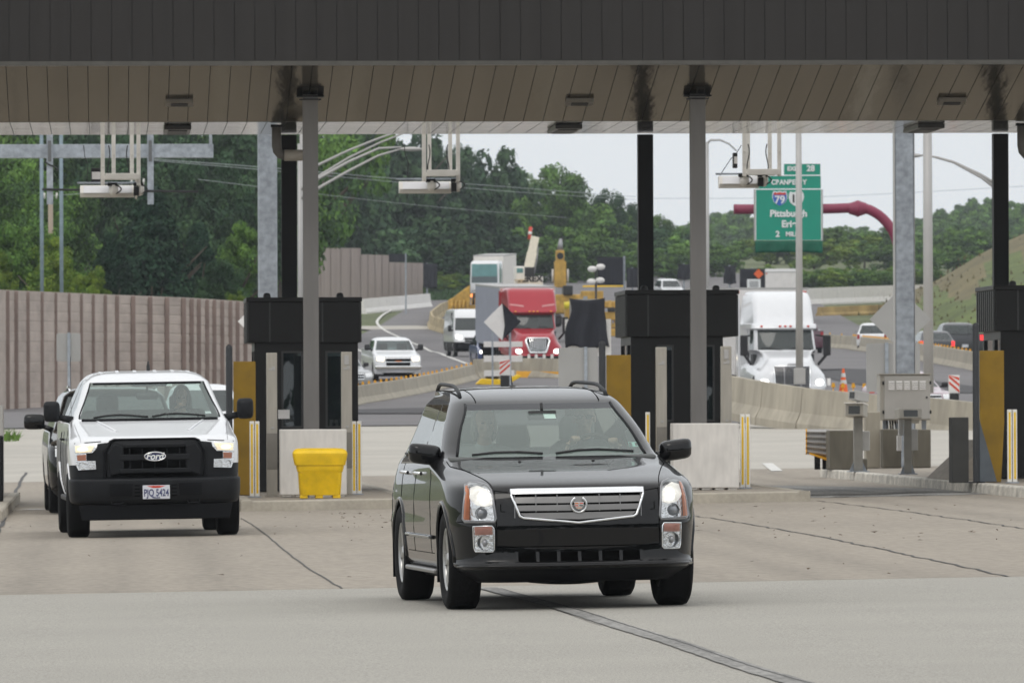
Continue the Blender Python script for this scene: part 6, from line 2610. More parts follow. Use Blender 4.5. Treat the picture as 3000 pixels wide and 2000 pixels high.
def trailer(name, label, loc, rot, side, front, dy=5.9, L=15.0, W=2.55, z0=1.05, z1=3.98, dx=0.0):
 root = thing(name, label, 'trailer', loc)
 root.rotation_euler = (slope_at(loc.x, loc.y), 0, R(rot))
 mb = MB()
 mb.b2(-W / 2, W / 2, dy, dy + L, z0, z1)
 b = mb.build('cargo_box', [side], root, bevel=.03)
 mb = MB()
 for x in (-W / 2 - .012, W / 2 + .012):
  for k in range(26):
   y = dy + .3 + (L - .6) * k / 25
   mb.b2(x - .01, x + .01, y - .03, y + .03, z0 + .1, z1 - .12)
 mb.build('side_rib', side, b)
 mb = MB()
 mb.b2(-W / 2 + .02, W / 2 - .02, dy - .02, dy - .003, z0 + .1, z1 - .05)
 mb.build('front_panel', front, b)
 mb = MB()
 mb.b2(-W / 2 - .015, W / 2 + .015, dy - .025, dy + L, z1 - .06, z1 + .02)
 mb.build('top_rail', M['lpole'], b)
 mb = MB()
 mb.b2(-.5, .5, dy + 1, dy + L - .3, .75, z0)
 for s_ in (-.8, .8):
  mb.b2(s_ - .05, s_ + .05, dy + 3.0, dy + 3.1, .3, z0)
 mb.build('underframe', M['void'], root)
 for y in (dy + L - 2.8, dy + L - 1.5):
  for s_ in (-1, 1):
   wheel('wheel', root, (s_ * .95, y, .5), .5, .5, s_, 0, .30)
 for s_ in (-1, 1):
  mb = MB()
  mb.b2(s_ * (W / 2 - .18), s_ * (W / 2 - .05), dy - .045, dy - .026, z1 - .16, z1 - .1)
  mb.build('marker_lamp', M['redst'], root)
 return root
redp = mat("red truck paint", (0.36, 0.008, 0.022), 0.3, coat=.4, spec=.3, var=.03)
greyside = mat("grey trailer side", (0.36, 0.38, 0.44), 0.5, var=.05, scale=.8)
_, rl = tractor('red_lorry', 'red lorry cab with chrome grille and lit headlamps', 1236, 838, 366, 2.6, redp, True)
trailer('grey_trailer', 'grey box trailer towed by the red lorry cab', rl, 1.6, greyside, M['whitem'], dy=6.0, z1=3.78)
_, wl_ = tractor('white_lorry', 'white lorry cab behind the long concrete barrier at the right', 1821, 918, 276, 2.4, M['whitepaint'], False)
trailer('white_trailer', 'white box trailer towed by the white lorry cab', wl_, 2.4, M['white'], M['white'], dy=6.0, z1=4.05)
def flat_lorry():
 loc = at(1113, 671, 690)
 root = thing('teal_screen_lorry', 'flat fronted lorry with a huge teal windscreen far up the road', 'truck', loc)
 root.rotation_euler = (slope_at(loc.x, loc.y), 0, R(-10))
 h = 1.25
 Lv = [(.35, .1, .05, 1.1, .15, .2, 2.2, 1.15, .05, .05), (.5, .02, .06, 1.2, .15, .2, 2.3, h, .05, .05), (1.0, 0, .06, h, .15, .2, 2.4, h, .05, .05), (1.45, .0, .06, h, .15, .2, 2.4, h, .05, .05),
  (1.5, .01, .06, h, .14, .2, 2.4, h, .05, .05), (3.1, .12, .06, h * .97, .14, .2, 2.4, h, .05, .05), (3.2, .2, .06, h * .96, .16, .2, 2.4, h * .98, .05, .05), (3.35, .5, .05, h * .85, .15, .2, 2.3, h * .9, .05, .05)]
 def mf(lv, rg, c):
  if 4 < lv < 5 and (rg in 'f' or (rg == 's' and c[1] < 1.6)):
   return 2
  return 1 if (rg == 'bot' or lv < 1.2) else 0
 body, panes, tree = make_shell(Lv, mf, [M['whitepaint'], M['satind'], M['tealglass']], [], [2], sub=2, ns=12, nf=6, nc=5)
 link('body', body, root)
 link('windscreen', panes[2], root)
 lens_patch(tree, [(-1.1, 2.05), (1.1, 2.05), (1.1, 1.52), (-1.1, 1.52)], root, 'dash_panel', .02, mat("grey dash panel", (0.10, 0.13, 0.14), .4), .2)
 for s_ in (-1, 1):
  lens_patch(tree, [(s_ * 1.1, .95), (s_ * .75, .95), (s_ * .75, .75), (s_ * 1.1, .75)], root, 'headlight', .02, M['lampin'], .2)
  wheel('wheel', root, (s_ * 1.05, 1.3, .5), .5, .3, s_, 0, .3)
 mb = MB()
 mb.b2(-1.28, 1.28, 2.7, 11.5, 1.0, 3.75)
 b = mb.build('cargo_box', M['whitem'], root, bevel=.03)
 mb = MB()
 mb.b2(-1.30, 1.30, 2.68, 11.5, 3.70, 3.80)
 mb.build('top_rail', M['lpole'], b)
 mb = MB()
 mb.b2(-.5, .5, 1.0, 11.3, .6, .98)
 mb.build('chassis', M['void'], root)
 for y in (8.5, 9.8):
  for s_ in (-1, 1):
   wheel('wheel', root, (s_ * .98, y, .5), .5, .45, s_, 0, .3)
 return root
flat_lorry()
r_, tr_, loc_ = car('black_pickup', 'dark pickup with lit tail lamps driving away under the grassy bank', 'pickup truck', 2174, 822, 425, 4.0, darkp, L=5.6, W=2.0, H=1.88, zf=1.02, yc=1.35, zc=1.28, yt=2.05, cab=3.9, yr=3.5,
 wheelr=.39, wb=(1.0, 4.4), rw=.76, lit=False, rearlit=True, flip=True)
pickup_extras(r_, 2.0, 5.6, 1.28, 3.9, darkp)
car('white_suv', 'white SUV driving away behind the diamond sign back', 'car', 2011, 800, 500, -8.0, M['whitepaint'], L=4.7, W=1.9, H=1.72, lit=False, flip=True)
car('dark_car', 'dark car with red tail lamps between galvanised pole and slim light pole', 'car', 2122, 808, 420, 3.0, darkp, L=4.6, W=1.85, H=1.5, lit=False, rearlit=True, flip=True, zc=1.0)
r_, tr_, loc_ = car('grey_pickup', 'small dark maroon pickup driving away beside the white lorry', 'pickup truck', 1828, 766, 470, 2.0, wine, L=5.4, W=1.95, H=1.85, zf=1.0, yc=1.3, zc=1.25, yt=2.0, cab=3.7, yr=3.4, lit=False, flip=True)
pickup_extras(r_, 1.95, 5.4, 1.25, 3.7, wine)
car('white_car', 'white SUV far up the hill above the middle booth roof', 'car', 1551, 670, 690, 8.0, M['whitepaint'], L=4.8, W=1.95, H=1.75, lit=False)
car('mauve_car', 'pale mauve car behind the barrier beside the steel cabinet', 'car', 2128, 950, 246, 9.0, pinkp, L=4.5, W=1.8, H=1.46, zf=.8, zc=.95, yc=1.2, yt=2.0, lit=False)
car('black_suv', 'black SUV following close behind the white pickup', 'car', 272, 1160, 116.5, 1.6, M['blackpaint'], L=4.9, W=1.98, H=1.80, zf=.98, yc=1.35, zc=1.18, yt=2.05, rw=.74, wheelr=.39, wb=(.95, 3.9), lit=False, mirror=(.30, .22), grille=(.55, .95))
suvb = [o for o in S.objects if o.get('label') == 'black SUV following close behind the white pickup'][0]
mb = MB()
mb.tube([(-.78, -.04 + .32, .93), (-.92, .46, .93), (-.92, .46, .73), (-.80, .30, .72)], .02, n=8)
mb.build('daytime_lamp', M['drl'], suvb)
mb = MB()
mb.ell((-.84, .30, .84), (.06, .05, .06))
mb.build('bulb', M['beamw'], suvb)
for s_ in (-1, 1):
 mb = MB()
 mb.tube([(s_ * .62, 2.4, 1.73), (s_ * .64, 2.6, 1.80), (s_ * .64, 3.8, 1.80), (s_ * .62, 4.0, 1.72)], .018, n=8)
 mb.build('roof_rail', M['chrome'], suvb)
car('white_hatchback', 'white car just behind the white pickup, right of its cab', 'car', 478, 1010, 190, 2.0, M['whitepaint'], L=4.6, W=1.85, H=1.7, lit=False)
mb = MB()
def truck_top():
 loc = at(1797, 690, 600)
 return trailer('distant_trailer', 'grey and white trailer rear far behind the white lorry', loc, -3.5, mat("trailer grey", (0.20, 0.20, 0.22), .6), M['white'], dy=0.0, z1=3.9)
truck_top()
# ================================================================== noise walls and barriers
def interp_path(pts, ox):
 for a, b in zip(pts, pts[1:]):
  if ox <= b[0]:
   u = (ox - a[0]) / (b[0] - a[0])
   return [a[k] + (b[k] - a[k]) * u for k in range(len(a))]
 return list(pts[-1])
def noise_wall(pts, ribs, label, low=1.2, ribw=.17, prot=.26):
 base = PO(pts[0][0], pts[0][2], pts[0][1])
 t = thing('noise_wall', label, 'noise wall', (base.x, base.y, 0))
 mb = MB()
 cap = MB()
 for a, b in zip(pts, pts[1:]):
  pa, pb = PO(a[0], a[2], a[1]), PO(b[0], b[2], b[1])
  n = 9
  for k in range(n):
   q0, q1 = pa + (pb - pa) * k / n, pa + (pb - pa) * (k + 1) / n
   vs = []
   cs_ = 15
   wr_ = random.Random(3)
   for j in range(cs_):
    bl = wr_.uniform(.015, .045)
    for (u, o_) in ((0, 0), (.14, bl), (.5, bl * 1.15), (.88, bl * .8)):
     for q in (q0, q1):
      z_ = gz(q.x, q.y) - low + (q.z - gz(q.x, q.y) + low) * (j + u) / cs_
      vs.append((q.x - base.x, q.y - base.y - o_, z_))
   for q in (q0, q1):
    vs.append((q.x - base.x, q.y - base.y, q.z))
   mb.add(vs, [(2 * r_, 2 * r_ + 1, 2 * r_ + 3, 2 * r_ + 2) for r_ in range(len(vs) // 2 - 1)])
  for q0, q1 in ((pa, pb),):
   cap.add([(q0.x - base.x, q0.y - base.y - .06, q0.z), (q1.x - base.x, q1.y - base.y - .06, q1.z), (q1.x - base.x, q1.y - base.y + .3, q1.z), (q0.x - base.x, q0.y - base.y + .3, q0.z),
     (q0.x - base.x, q0.y - base.y - .06, q0.z - .12), (q1.x - base.x, q1.y - base.y - .06, q1.z - .12)], [(0, 1, 2, 3), (4, 5, 1, 0)])
 mb.build('wall_face', M['noise'], t)
 cap.build('coping', M['noise'], t)
 for ox in ribs:
  _, Y, oy = interp_path(pts, ox)
  p = PO(ox, oy, Y)
  z0 = gz(p.x, Y) - low
  m = MB()
  m.b2(p.x - base.x - ribw / 2, p.x - base.x + ribw / 2, p.y - base.y - prot, p.y - base.y + .02, z0, p.z - .02)
  m.build('rib', M['rib'], t, bevel=.03)
 return t
ribs = [v / K for v in (21, 46, 80, 121, 161, 200, 236, 271, 307, 342, 390, 440, 489, 538, 561, 582, 606, 627, 650, 674, 695, 718)]
noise_wall([(-60, 272, 662), (16, 278, 666), (268, 292, 677), (422, 297, 683), (640, 306, 697)], ribs, 'brown ribbed concrete noise wall at the left behind the white pickup')
g0, g1, g2, g3 = GO(690, 708), GO(829, 697), GO(894, 690), GO(972, 681)
fw = thing('noise_wall', 'distant stepped brown noise wall beside the bend of the highway', 'noise wall', (g1.x, g1.y, 0))
for (a, b, oy, pa, pb) in ((g0, g1, 568, 690, 829), (g1, g2, 584, 829, 894), (g2, g3, 602, 894, 972)):
 za, zb = PO(pa, oy, a.y).z, PO(pb, oy + 2, b.y).z
 mb = MB()
 d = (b - a)
 nn = max(4, int(d.length / 1.5))
 for k in range(nn):
  q0, q1 = a + d * (k / nn), a + d * ((k + 1) / nn)
  u0, u1 = k / nn, (k + 1) / nn
  off = .0 if k % 2 else .15
  mb.add([(q0.x - g1.x, q0.y - g1.y - off, q0.z - .5), (q1.x - g1.x, q1.y - g1.y - off, q1.z - .5), (q1.x - g1.x, q1.y - g1.y - off, za + (zb - za) * u1), (q0.x - g1.x, q0.y - g1.y - off, za + (zb - za) * u0),
    (q0.x - g1.x, q0.y - g1.y + .4, za + (zb - za) * u0), (q1.x - g1.x, q1.y - g1.y + .4, za + (zb - za) * u1)], [(0, 1, 2, 3), (3, 2, 5, 4)])
 mb.build('wall_face', mat("far noise wall", (0.34, 0.28, 0.255), .9, var=.12, scale=.5, stretch=(2, 2, .2)), fw)
def jersey(name, pts, label, h=.81, gap=.012, mt=None, cat='barrier', seglen=3.0, group=None, wb=.30, wt=.08, reflectors=0, refmat=None, zfix=None):
 """concrete barrier along ground points; individual segments show as joints"""
 base = pts[0]
 t = thing(name, label, cat, tuple(base), 0, group)
 mt = mt or M['jersey']
 mb = MB()
 acc = []
 for a, b in zip(pts, pts[1:]):
  d = b - a
  n = max(1, int(round(d.length / seglen)))
  dirv = d.normalized()
  nv = Vector((-dirv.y, dirv.x, 0)).normalized()
  for k in range(n):
   q0, q1 = a + d * (k / n) + dirv * gap, a + d * ((k + 1) / n) - dirv * gap
   vs = []
   for q in (q0, q1):
    for off, z in ((-wb, -.15), (-wb, .07), (-wt - .07, .07 + h * .28), (-wt, h), (wt, h), (wt + .07, .07 + h * .28), (wb, .07), (wb, -.15)):
     p = q + nv * off - base
     vs.append((p.x, p.y, p.z + z))
   mb.add(vs, [(i, i + 1, i + 9, i + 8) for i in range(7)] + [tuple(range(8)), tuple(reversed(range(8, 16)))])
   acc.append(((q0 + q1) / 2 - base, nv))
 mb.build('wall', mt, t)
 if reflectors:
  L_ = sum((b - a).length for a, b in zip(pts, pts[1:]))
  s_ = 0
  i = 0
  seg = 0
  rem = 0.0
  for a, b in zip(pts, pts[1:]):
   d = (b - a)
   l = d.length
   x = rem
   while x < l:
    p = a + d * (x / l) - base
    m = MB()
    m.box((p.x, p.y, p.z + h + .07), (.10, .05, .10), taper=(.6, 1))
    m.build('reflector', refmat or M['amber'], t)
    x += reflectors
   rem = x - l
 return t
def gpts(l):
 return [GO(*p) for p in l]
jersey('concrete_barrier', gpts([(790, 936), (824, 928), (880, 919), (940, 908), (1000, 895), (1050, 882), (1085, 873)]), 'curving concrete barrier in front of the oncoming white pickup', h=.66, reflectors=2.6)
jb = jersey('concrete_barrier', gpts([(1090, 871), (1150, 868), (1220, 868), (1300, 870)]), 'concrete barrier with yellow bands in front of the red lorry', h=.86, reflectors=0)
gp = gpts([(1185, 868), (1220, 868), (1240, 868.5), (1295, 870)])
for a, b in ((gp[0], gp[1]), (gp[2], gp[3])):
 mb = MB()
 q = jb.location
 mb.add([(a.x - q.x, a.y - q.y - .345, a.z - q.z + .02), (b.x - q.x, b.y - q.y - .345, b.z - q.z + .02), (b.x - q.x, b.y - q.y - .30, b.z - q.z + .30), (a.x - q.x, a.y - q.y - .30, a.z - q.z + .30)], [(0, 1, 2, 3)])
 mb.build('yellow_band', M['amber'], jb)
for ox in (1195, 1215, 1232, 1250, 1268):
 p = GO(ox, 868) - jb.location
 mb = MB()
 mb.box((p.x, p.y, p.z + .94), (.14, .06, .18), taper=(.7, 1))
 mb.build('reflector', M['white'], jb)
def bar_px(l, h):
 """barrier points given (ox, bottom oy, Y)"""
 return [PO(*p) for p in l]
jersey('concrete_barrier', bar_px([(1600, 936, 236), (1683, 949, 233), (1760, 964, 230), (1850, 978, 228), (1980, 992, 226), (2150, 1003, 224), (2290, 1019, 221)], 0), 'tall pale concrete barrier running behind the cabinet at the right', h=1.06, gap=.003, seglen=6.1, wb=.33, wt=.10)
jersey('concrete_barrier', gpts([(1880, 797), (1960, 803), (2040, 815), (2110, 827), (2180, 840), (2260, 856)]), 'concrete barrier with amber reflectors below the departing dark pickup', h=.85, reflectors=2.8)
jersey('concrete_barrier', gpts([(833, 719), (885, 714), (935, 710), (986, 705)]), 'white concrete barrier at the foot of the distant stepped noise wall', h=1.1, mt=M['white'])
yb_ = jersey('concrete_barrier', gpts([(1075, 777), (1030, 768), (994, 757), (990, 745), (1012, 726), (1050, 712)]), 'yellow edged concrete barrier left of the white van', h=.95, mt=mat("yellow stained concrete", (0.36, 0.29, 0.17), .9, var=.4, scale=.9))
jersey('concrete_barrier', gpts([(1850, 700), (1920, 697), (2000, 694), (2070, 692), (2130, 690)]), 'long white parapet across the far highway', h=1.35, mt=M['white'])
jersey('concrete_barrier', gpts([(1880, 726), (1950, 723), (2030, 720), (2080, 719)]), 'low yellow stained barrier on the far highway', h=.7, mt=mat("yellow brown concrete", (0.38, 0.27, 0.11), .9, var=.4, scale=.5))
jersey('concrete_barrier', bar_px([(-60, 1012, 262), (30, 1008, 262), (110, 1000, 266), (260, 985, 275), (420, 975, 284), (620, 945, 300)], 0), 'low concrete barrier at the foot of the left noise wall', h=.62)
# ================================================================== trees
def leafmat(name, col, var=.35):
 m = mat(name, col, .85, var=var, scale=.55, scale2=4.0, var2=.25, spec=.15)
 nt_ = m.node_tree
 b = nt_.nodes["Principled BSDF"]
 oi = nt_.nodes.new("ShaderNodeObjectInfo")
 hs = nt_.nodes.new("ShaderNodeHueSaturation")
 mr = nt_.nodes.new("ShaderNodeMapRange")
 mr.inputs["To Min"].default_value = .75
 mr.inputs["To Max"].default_value = 1.25
 nt_.links.new(oi.outputs["Random"], mr.inputs[0])
 nt_.links.new(mr.outputs[0], hs.inputs["Value"])
 src = b.inputs["Base Color"].links[0].from_socket
 nt_.links.new(src, hs.inputs["Color"])
 nt_.links.new(hs.outputs[0], b.inputs["Base Color"])
 return m
LEAF = {
 'mid': [leafmat("leaf mid a", (0.085, 0.170, 0.036)), leafmat("leaf mid b", (0.122, 0.222, 0.046)), leafmat("leaf mid c", (0.055, 0.108, 0.036))],
 'dark': [leafmat("leaf dark a", (0.042, 0.086, 0.040)), leafmat("leaf dark b", (0.060, 0.112, 0.048)), leafmat("leaf dark c", (0.030, 0.064, 0.032))],
 'light': [leafmat("leaf light a", (0.150, 0.235, 0.034)), leafmat("leaf light b", (0.205, 0.29, 0.045)), leafmat("leaf light c", (0.100, 0.180, 0.034))],
}
LEAF['conif'] = [leafmat('leaf conifer a', (0.022, 0.052, 0.030)), leafmat('leaf conifer b', (0.032, 0.068, 0.036)), leafmat('leaf conifer c', (0.016, 0.038, 0.024))]
bark = mat("bark", (0.075, 0.06, 0.045), .95, var=.3, scale=3, stretch=(3, 3, .4))
def crown(seed, rx, rz, nclump, per, leaf, kind, shape='round', fill=.55):
 rng = np.random.default_rng(seed)
 V, Fc, Mi = [], [], []
 cs = []
 lobes = [(rng.normal(0, .33, 3) * np.array([1, 1, .8])) for _ in range(7)]
 k = 0
 while len(cs) < nclump:
  d = rng.normal(0, 1, 3)
  d /= np.linalg.norm(d)
  if shape == 'cone':
   u = rng.random() ** .8
   rr = (1 - u) * .95 + .05
   a = rng.random() * 6.283
   q = rr * (.55 + .5 * rng.random())
   c = np.array([q * math.cos(a) * rx, q * math.sin(a) * rx, (u * 2 - 1) * rz])
   cr = rx * (.13 + .17 * (1 - u)) * (.7 + .6 * rng.random())
  else:
   l = lobes[rng.integers(0, 7)]
   r = (fill + (1 - fill) * rng.random()) * .72
   c = (l + d * r) * np.array([rx, rx, rz])
   if c[2] < -rz * .85:
    continue
   cr = rx * (.13 + .14 * rng.random())
  cs.append((c, cr))
 for c, cr in cs:
  base = rng.integers(0, 3)
  d = rng.normal(0, 1, (per, 3))
  d /= np.linalg.norm(d, axis=1)[:, None]
  rad = cr * (.55 + .5 * rng.random(per))[:, None]
  p = c + d * rad * np.array([1.15, 1.15, .8])
  nrm = d + rng.normal(0, .55, (per, 3)) + np.array([0, 0, .35])
  nrm /= np.linalg.norm(nrm, axis=1)[:, None]
  t = np.cross(nrm, rng.normal(0, 1, (per, 3)))
  t /= np.linalg.norm(t, axis=1)[:, None]
  b = np.cross(nrm, t)
  s = leaf * (.6 + .8 * rng.random(per))[:, None]
  o = len(V)
  quad = np.stack([p + t * s * .6, p + b * s * .38, p - t * s * .6, p - b * s * .38], 1)
  V.append(quad.reshape(-1, 3))
  mi = np.where(rng.random(per) < .72, base, rng.integers(0, 3, per))
  Mi.append(mi)
 V = np.concatenate(V)
 n = len(V) // 4
 me = bpy.data.meshes.new("crown")
 me.vertices.add(len(V))
 me.vertices.foreach_set("co", V.ravel())
 me.loops.add(n * 4)
 me.loops.foreach_set("vertex_index", np.arange(n * 4, dtype=np.int32))
 me.polygons.add(n)
 me.polygons.foreach_set("loop_start", np.arange(0, n * 4, 4, dtype=np.int32))
 me.polygons.foreach_set("loop_total", np.full(n, 4, dtype=np.int32))
 for m in LEAF[kind]:
  me.materials.append(m)
 me.polygons.foreach_set("material_index", np.concatenate(Mi).astype(np.int32))
 me.update()
 me.validate()
 return me
def trunk(h, r, seed, top=.6):
 rnd = random.Random(seed)
 mb = MB()
 pts = [(rnd.uniform(-.06, .06) * h * k / 6, rnd.uniform(-.05, .05) * h * k / 6, h * top * k / 6) for k in range(7)]
 mb.tube(pts, r, n=8, rs=[r * (1.25 - .9 * k / 6) for k in range(7)])
 for k in range(6):
  a = rnd.uniform(0, 6.28)
  z = h * top * rnd.uniform(.45, .95)
  l = h * rnd.uniform(.15, .3)
  mb.tube([(0, 0, z), (l * .5 * math.cos(a), l * .5 * math.sin(a), z + l * .4), (l * math.cos(a), l * math.sin(a), z + l * .9)], r * .3, n=6, rs=[r * .38, r * .25, r * .1])
 return mb
PROTO = {}
def proto(kind, i, fine):
 key = (kind, i, fine)
 if key in PROTO:
  return PROTO[key]
 if kind == 'cone':
  cm = crown(40 + i, 1.0, 1.35, 240, 300, .055, 'conif', 'cone')
 else:
  cm = crown(10 + i * 7 + len(kind), 1.0, .95, 110 if fine else 70, 300 if fine else 110, .050 if fine else .095, kind, fill=.35)
 tb = trunk(2.0, .06, 3 + i)
 tm = bpy.data.meshes.new("trunk")
 tm.from_pydata(tb.v, [], tb.f)
 tm.materials.append(bark)
 for p_ in tm.polygons:
  p_.use_smooth = True
 PROTO[key] = (cm, tm)
 return PROTO[key]
trnd = random.Random(77)
MARKS = [(60, 'by the left edge'), (125, 'behind the slim blue grey poles'), (200, 'just right of the slim blue grey poles'), (270, 'left of the left reader rig'), (330, 'behind the left reader rig'), (420, 'just right of the left reader rig'),
  (500, 'under the free end of the overhead beam'), (590, 'left of the left galvanised pole'), (700, 'behind the left booth columns'), (770, 'over the near end of the stepped noise wall'), (830, 'over the tallest step of the stepped noise wall'),
  (900, 'over the middle step of the stepped noise wall'), (975, 'over the low end of the stepped noise wall'), (1035, 'straight below the middle reader rig'), (1090, 'above the yellow paving machine'), (1160, 'above the teal screened lorry'),
  (1215, 'just left of the crane boom'), (1260, 'just right of the crane boom'), (1310, 'behind the excavator arm'), (1370, 'above the light tower'), (1440, 'behind the large dark covered sign'), (1500, 'behind the middle black column'),
  (1560, 'just right of the middle black column'), (1610, 'just left of the right grey column'), (1670, 'just right of the right grey column'), (1735, 'left of the green highway sign'), (1800, 'below the left half of the green highway sign'),
  (1890, 'below the right half of the green highway sign'), (1950, 'just right of the green highway sign'), (2050, 'under the bend of the maroon mast arm'), (2110, 'behind the right galvanised pole'), (2180, 'right of the second slim light pole'),
  (2280, 'left of the rightmost black column'), (9999, 'right of the rightmost black column')]
COLW = {'mid': 'mid green', 'dark': 'dark green', 'light': 'yellowish green', 'cone': 'blackish green conifer like'}
def tree_label(label, ox, otop, wov, kind):
 mk = [m for x, m in MARKS if ox <= x][0]
 size = 'tall' if otop < 300 else ('fairly tall' if otop < 420 else ('medium sized' if otop < 510 else ('small' if otop < 585 else 'very low')))
 br = 'broad' if wov > 190 else ('rounded' if wov > 110 else 'narrow')
 return '%s %s %s tree %s' % (br, size, COLW[kind], mk)
def tree(ox, otop, Y, wov, kind, label, i=0, fine=True, group='trees along the highway', name='tree', squash=1.0, zb=None):
 """crown width given in overview pixels; height from the ground to the top pixel"""
 p = PO(ox, otop, Y)
 z0 = gz(p.x, Y) if zb is None else zb
 r = wov * K * Y / F / 2
 H = max(r * 1.2, p.z - z0)
 rz = min(H / 1.9, r * 1.5) * squash
 cm, tm = proto(kind, i, fine)
 zs = rz / (.95 if kind != 'cone' else 1.35)
 t = thing(name, tree_label(label, ox, otop, wov, kind), 'tree', (p.x, Y, z0), trnd.uniform(0, 6.28), 'background trees')
 ext = .98 * .95 if kind != 'cone' else 1.35
 o = link('crown', cm, t, (0, 0, H - rz * (1.0)))
 o.scale = (r, r, zs)
 o2 = link('trunk', tm, t, (0, 0, -.2))
 o2.scale = (H * .5, H * .5, H * .5)
 return t
tree(20, 470, 345, 190, 'mid', 'rounded green tree at the far left edge above the noise wall', 0)
tree(-10, 560, 318, 110, 'light', 'yellow green bush at the left edge just above the noise wall', 0)
tree(135, 548, 322, 150, 'light', 'bright yellow green tree below the two slim blue grey poles', 1)
tree(215, 610, 312, 90, 'light', 'small bright bush left of the dark conifer', 2)
tree(345, 440, 336, 300, 'cone', 'dark bushy conifer above the noise wall in the middle of the left bank', 0)
tree(255, 545, 330, 170, 'cone', 'low dark conifer left of the taller conifer', 1)
tree(455, 520, 338, 170, 'cone', 'dark conifer right of the taller conifer on the left bank', 1)
tree(545, 500, 352, 150, 'mid', 'green tree left of the left galvanised pole', 1)
tree(520, 590, 330, 110, 'dark', 'dark green bush near the noise wall end', 0)
tree(545, 668, 318, 60, 'light', 'low bright green shrub on top of the noise wall near the left booth', 0)
for k, (ox, ot, Y, wv, kd) in enumerate([(60, 250, 440, 330, 'mid'), (-120, 230, 450, 330, 'mid'), (225, 255, 470, 330, 'dark'), (375, 250, 480, 330, 'dark'), (520, 255, 470, 320, 'dark'), (640, 262, 500, 320, 'mid'),
          (150, 380, 420, 240, 'mid'), (430, 360, 430, 260, 'dark'), (570, 380, 440, 240, 'dark'), (0, 360, 410, 220, 'mid'), (300, 330, 430, 260, 'dark')]):
 tree(ox, ot, Y, wv, kd, ['tall mid green tree on the left bank behind the overhead beam', 'tall dark tree on the left bank behind the overhead beam'][kd == 'dark'], k % 3, group='tall trees on the left bank')
for k in range(10):
 tree(-60 + k * 85, 205, 540 + 5 * (k % 3), 230, ['dark', 'mid'][k % 2], 'tall tree at the back of the left bank just under the canopy', k % 3, fine=False, group='back row of trees on the left bank')
for k, (ox, ot, Y, wv, kd, lab) in enumerate([
 (745, 285, 700, 230, 'dark', 0), (850, 270, 740, 240, 'dark', 0), (930, 280, 760, 230, 'dark', 0), (1010, 312, 780, 200, 'dark', 0), (1100, 345, 800, 190, 'dark', 0),
 (790, 420, 720, 220, 'dark', 0), (890, 430, 740, 220, 'dark', 0), (985, 440, 750, 210, 'dark', 0), (1075, 450, 780, 210, 'dark', 0), (1160, 420, 820, 160, 'mid', 1),
 (1150, 500, 790, 190, 'dark', 0), (1230, 520, 800, 180, 'mid', 1), (1310, 500, 810, 190, 'mid', 1), (1390, 500, 820, 180, 'mid', 1), (1450, 520, 820, 160, 'dark', 0),
 (1520, 540, 830, 170, 'mid', 1), (1590, 560, 840, 160, 'dark', 0), (1000, 520, 735, 200, 'dark', 0), (900, 540, 730, 190, 'dark', 0), (820, 530, 715, 190, 'dark', 0), (1080, 560, 760, 190, 'dark', 0),
 (1300, 575, 790, 160, 'mid', 1), (1400, 570, 800, 160, 'mid', 1), (1480, 590, 800, 150, 'mid', 1), (1560, 600, 810, 140, 'mid', 1), (1640, 590, 830, 130, 'mid', 1)]):
 tree(ox, ot, Y, wv, kd, ['dark leafy tree in the wood beyond the stepped noise wall', 'mid green tree in the wood beyond the construction site'][lab], k % 3, fine=False, group='wood in the middle distance')
tree(1285, 366, 830, 250, 'mid', 'broad domed tree standing out against the sky in the middle', 1, fine=True)
tree(1190, 392, 850, 120, 'mid', 'rounded treetop left of the broad domed tree', 2, fine=True)
tree(1385, 436, 840, 130, 'dark', 'darker tree right of the broad domed tree', 2, fine=True)
tree(1448, 462, 850, 100, 'mid', 'small treetop left of the middle black column', 0, fine=True)
tree(1070, 335, 790, 130, 'dark', 'loose airy treetop right of the middle reader rig', 1, fine=True)
tree(1520, 487, 870, 120, 'mid', 'green treetop right of the middle black column', 1, fine=True)
tree(1580, 500, 880, 110, 'mid', 'green treetop left of the right grey column', 2, fine=True)
tree(1018, 630, 715, 90, 'light', 'light green bush at the end of the stepped noise wall', 0, fine=True)
tree(1060, 640, 725, 80, 'mid', 'low green bush behind the yellow machinery', 0, fine=True)
for k, (ox, ot, Y, wv, kd) in enumerate([(1640, 560, 880, 110, 'mid'), (1690, 585, 900, 110, 'mid'), (1760, 590, 950, 130, 'light'), (1830, 600, 950, 120, 'mid'), (1900, 560, 960, 140, 'mid'), (1960, 548, 980, 140, 'mid'),
          (2030, 560, 980, 130, 'mid'), (2090, 570, 960, 120, 'mid'), (2150, 575, 960, 130, 'mid'), (2210, 590, 980, 130, 'mid'), (1870, 605, 900, 110, 'light'), (1985, 590, 910, 130, 'light'), (2050, 610, 900, 110, 'mid'),
          (2130, 615, 880, 110, 'mid'), (2190, 625, 870, 100, 'mid'), (2260, 590, 1000, 130, 'mid')]):
 tree(ox, ot, Y, wv, kd, ['mid green tree in the valley behind the green highway sign', 'paler green tree in the valley behind the green highway sign'][kd == 'light'], k % 3, fine=False, group='trees in the right distance')
hill = bmesh.new()
cmf, _ = proto('mid', 1, False)
def hill_tree(ox, otop, Y, wov):
 p = PO(ox, otop, Y)
 r = wov * K * Y / F / 2
 H = max(r * 1.2, p.z - gz(p.x, Y))
 rz = min(H / 1.9, r * 1.5)
 tmp = cmf.copy()
 tmp.transform(Matrix.Translation((p.x, Y, p.z - rz)) @ Matrix.Rotation(trnd.uniform(0, 6.28), 4, 'Z') @ Matrix.Diagonal((r, r, rz / .95, 1)))
 hill.from_mesh(tmp)
 bpy.data.meshes.remove(tmp)
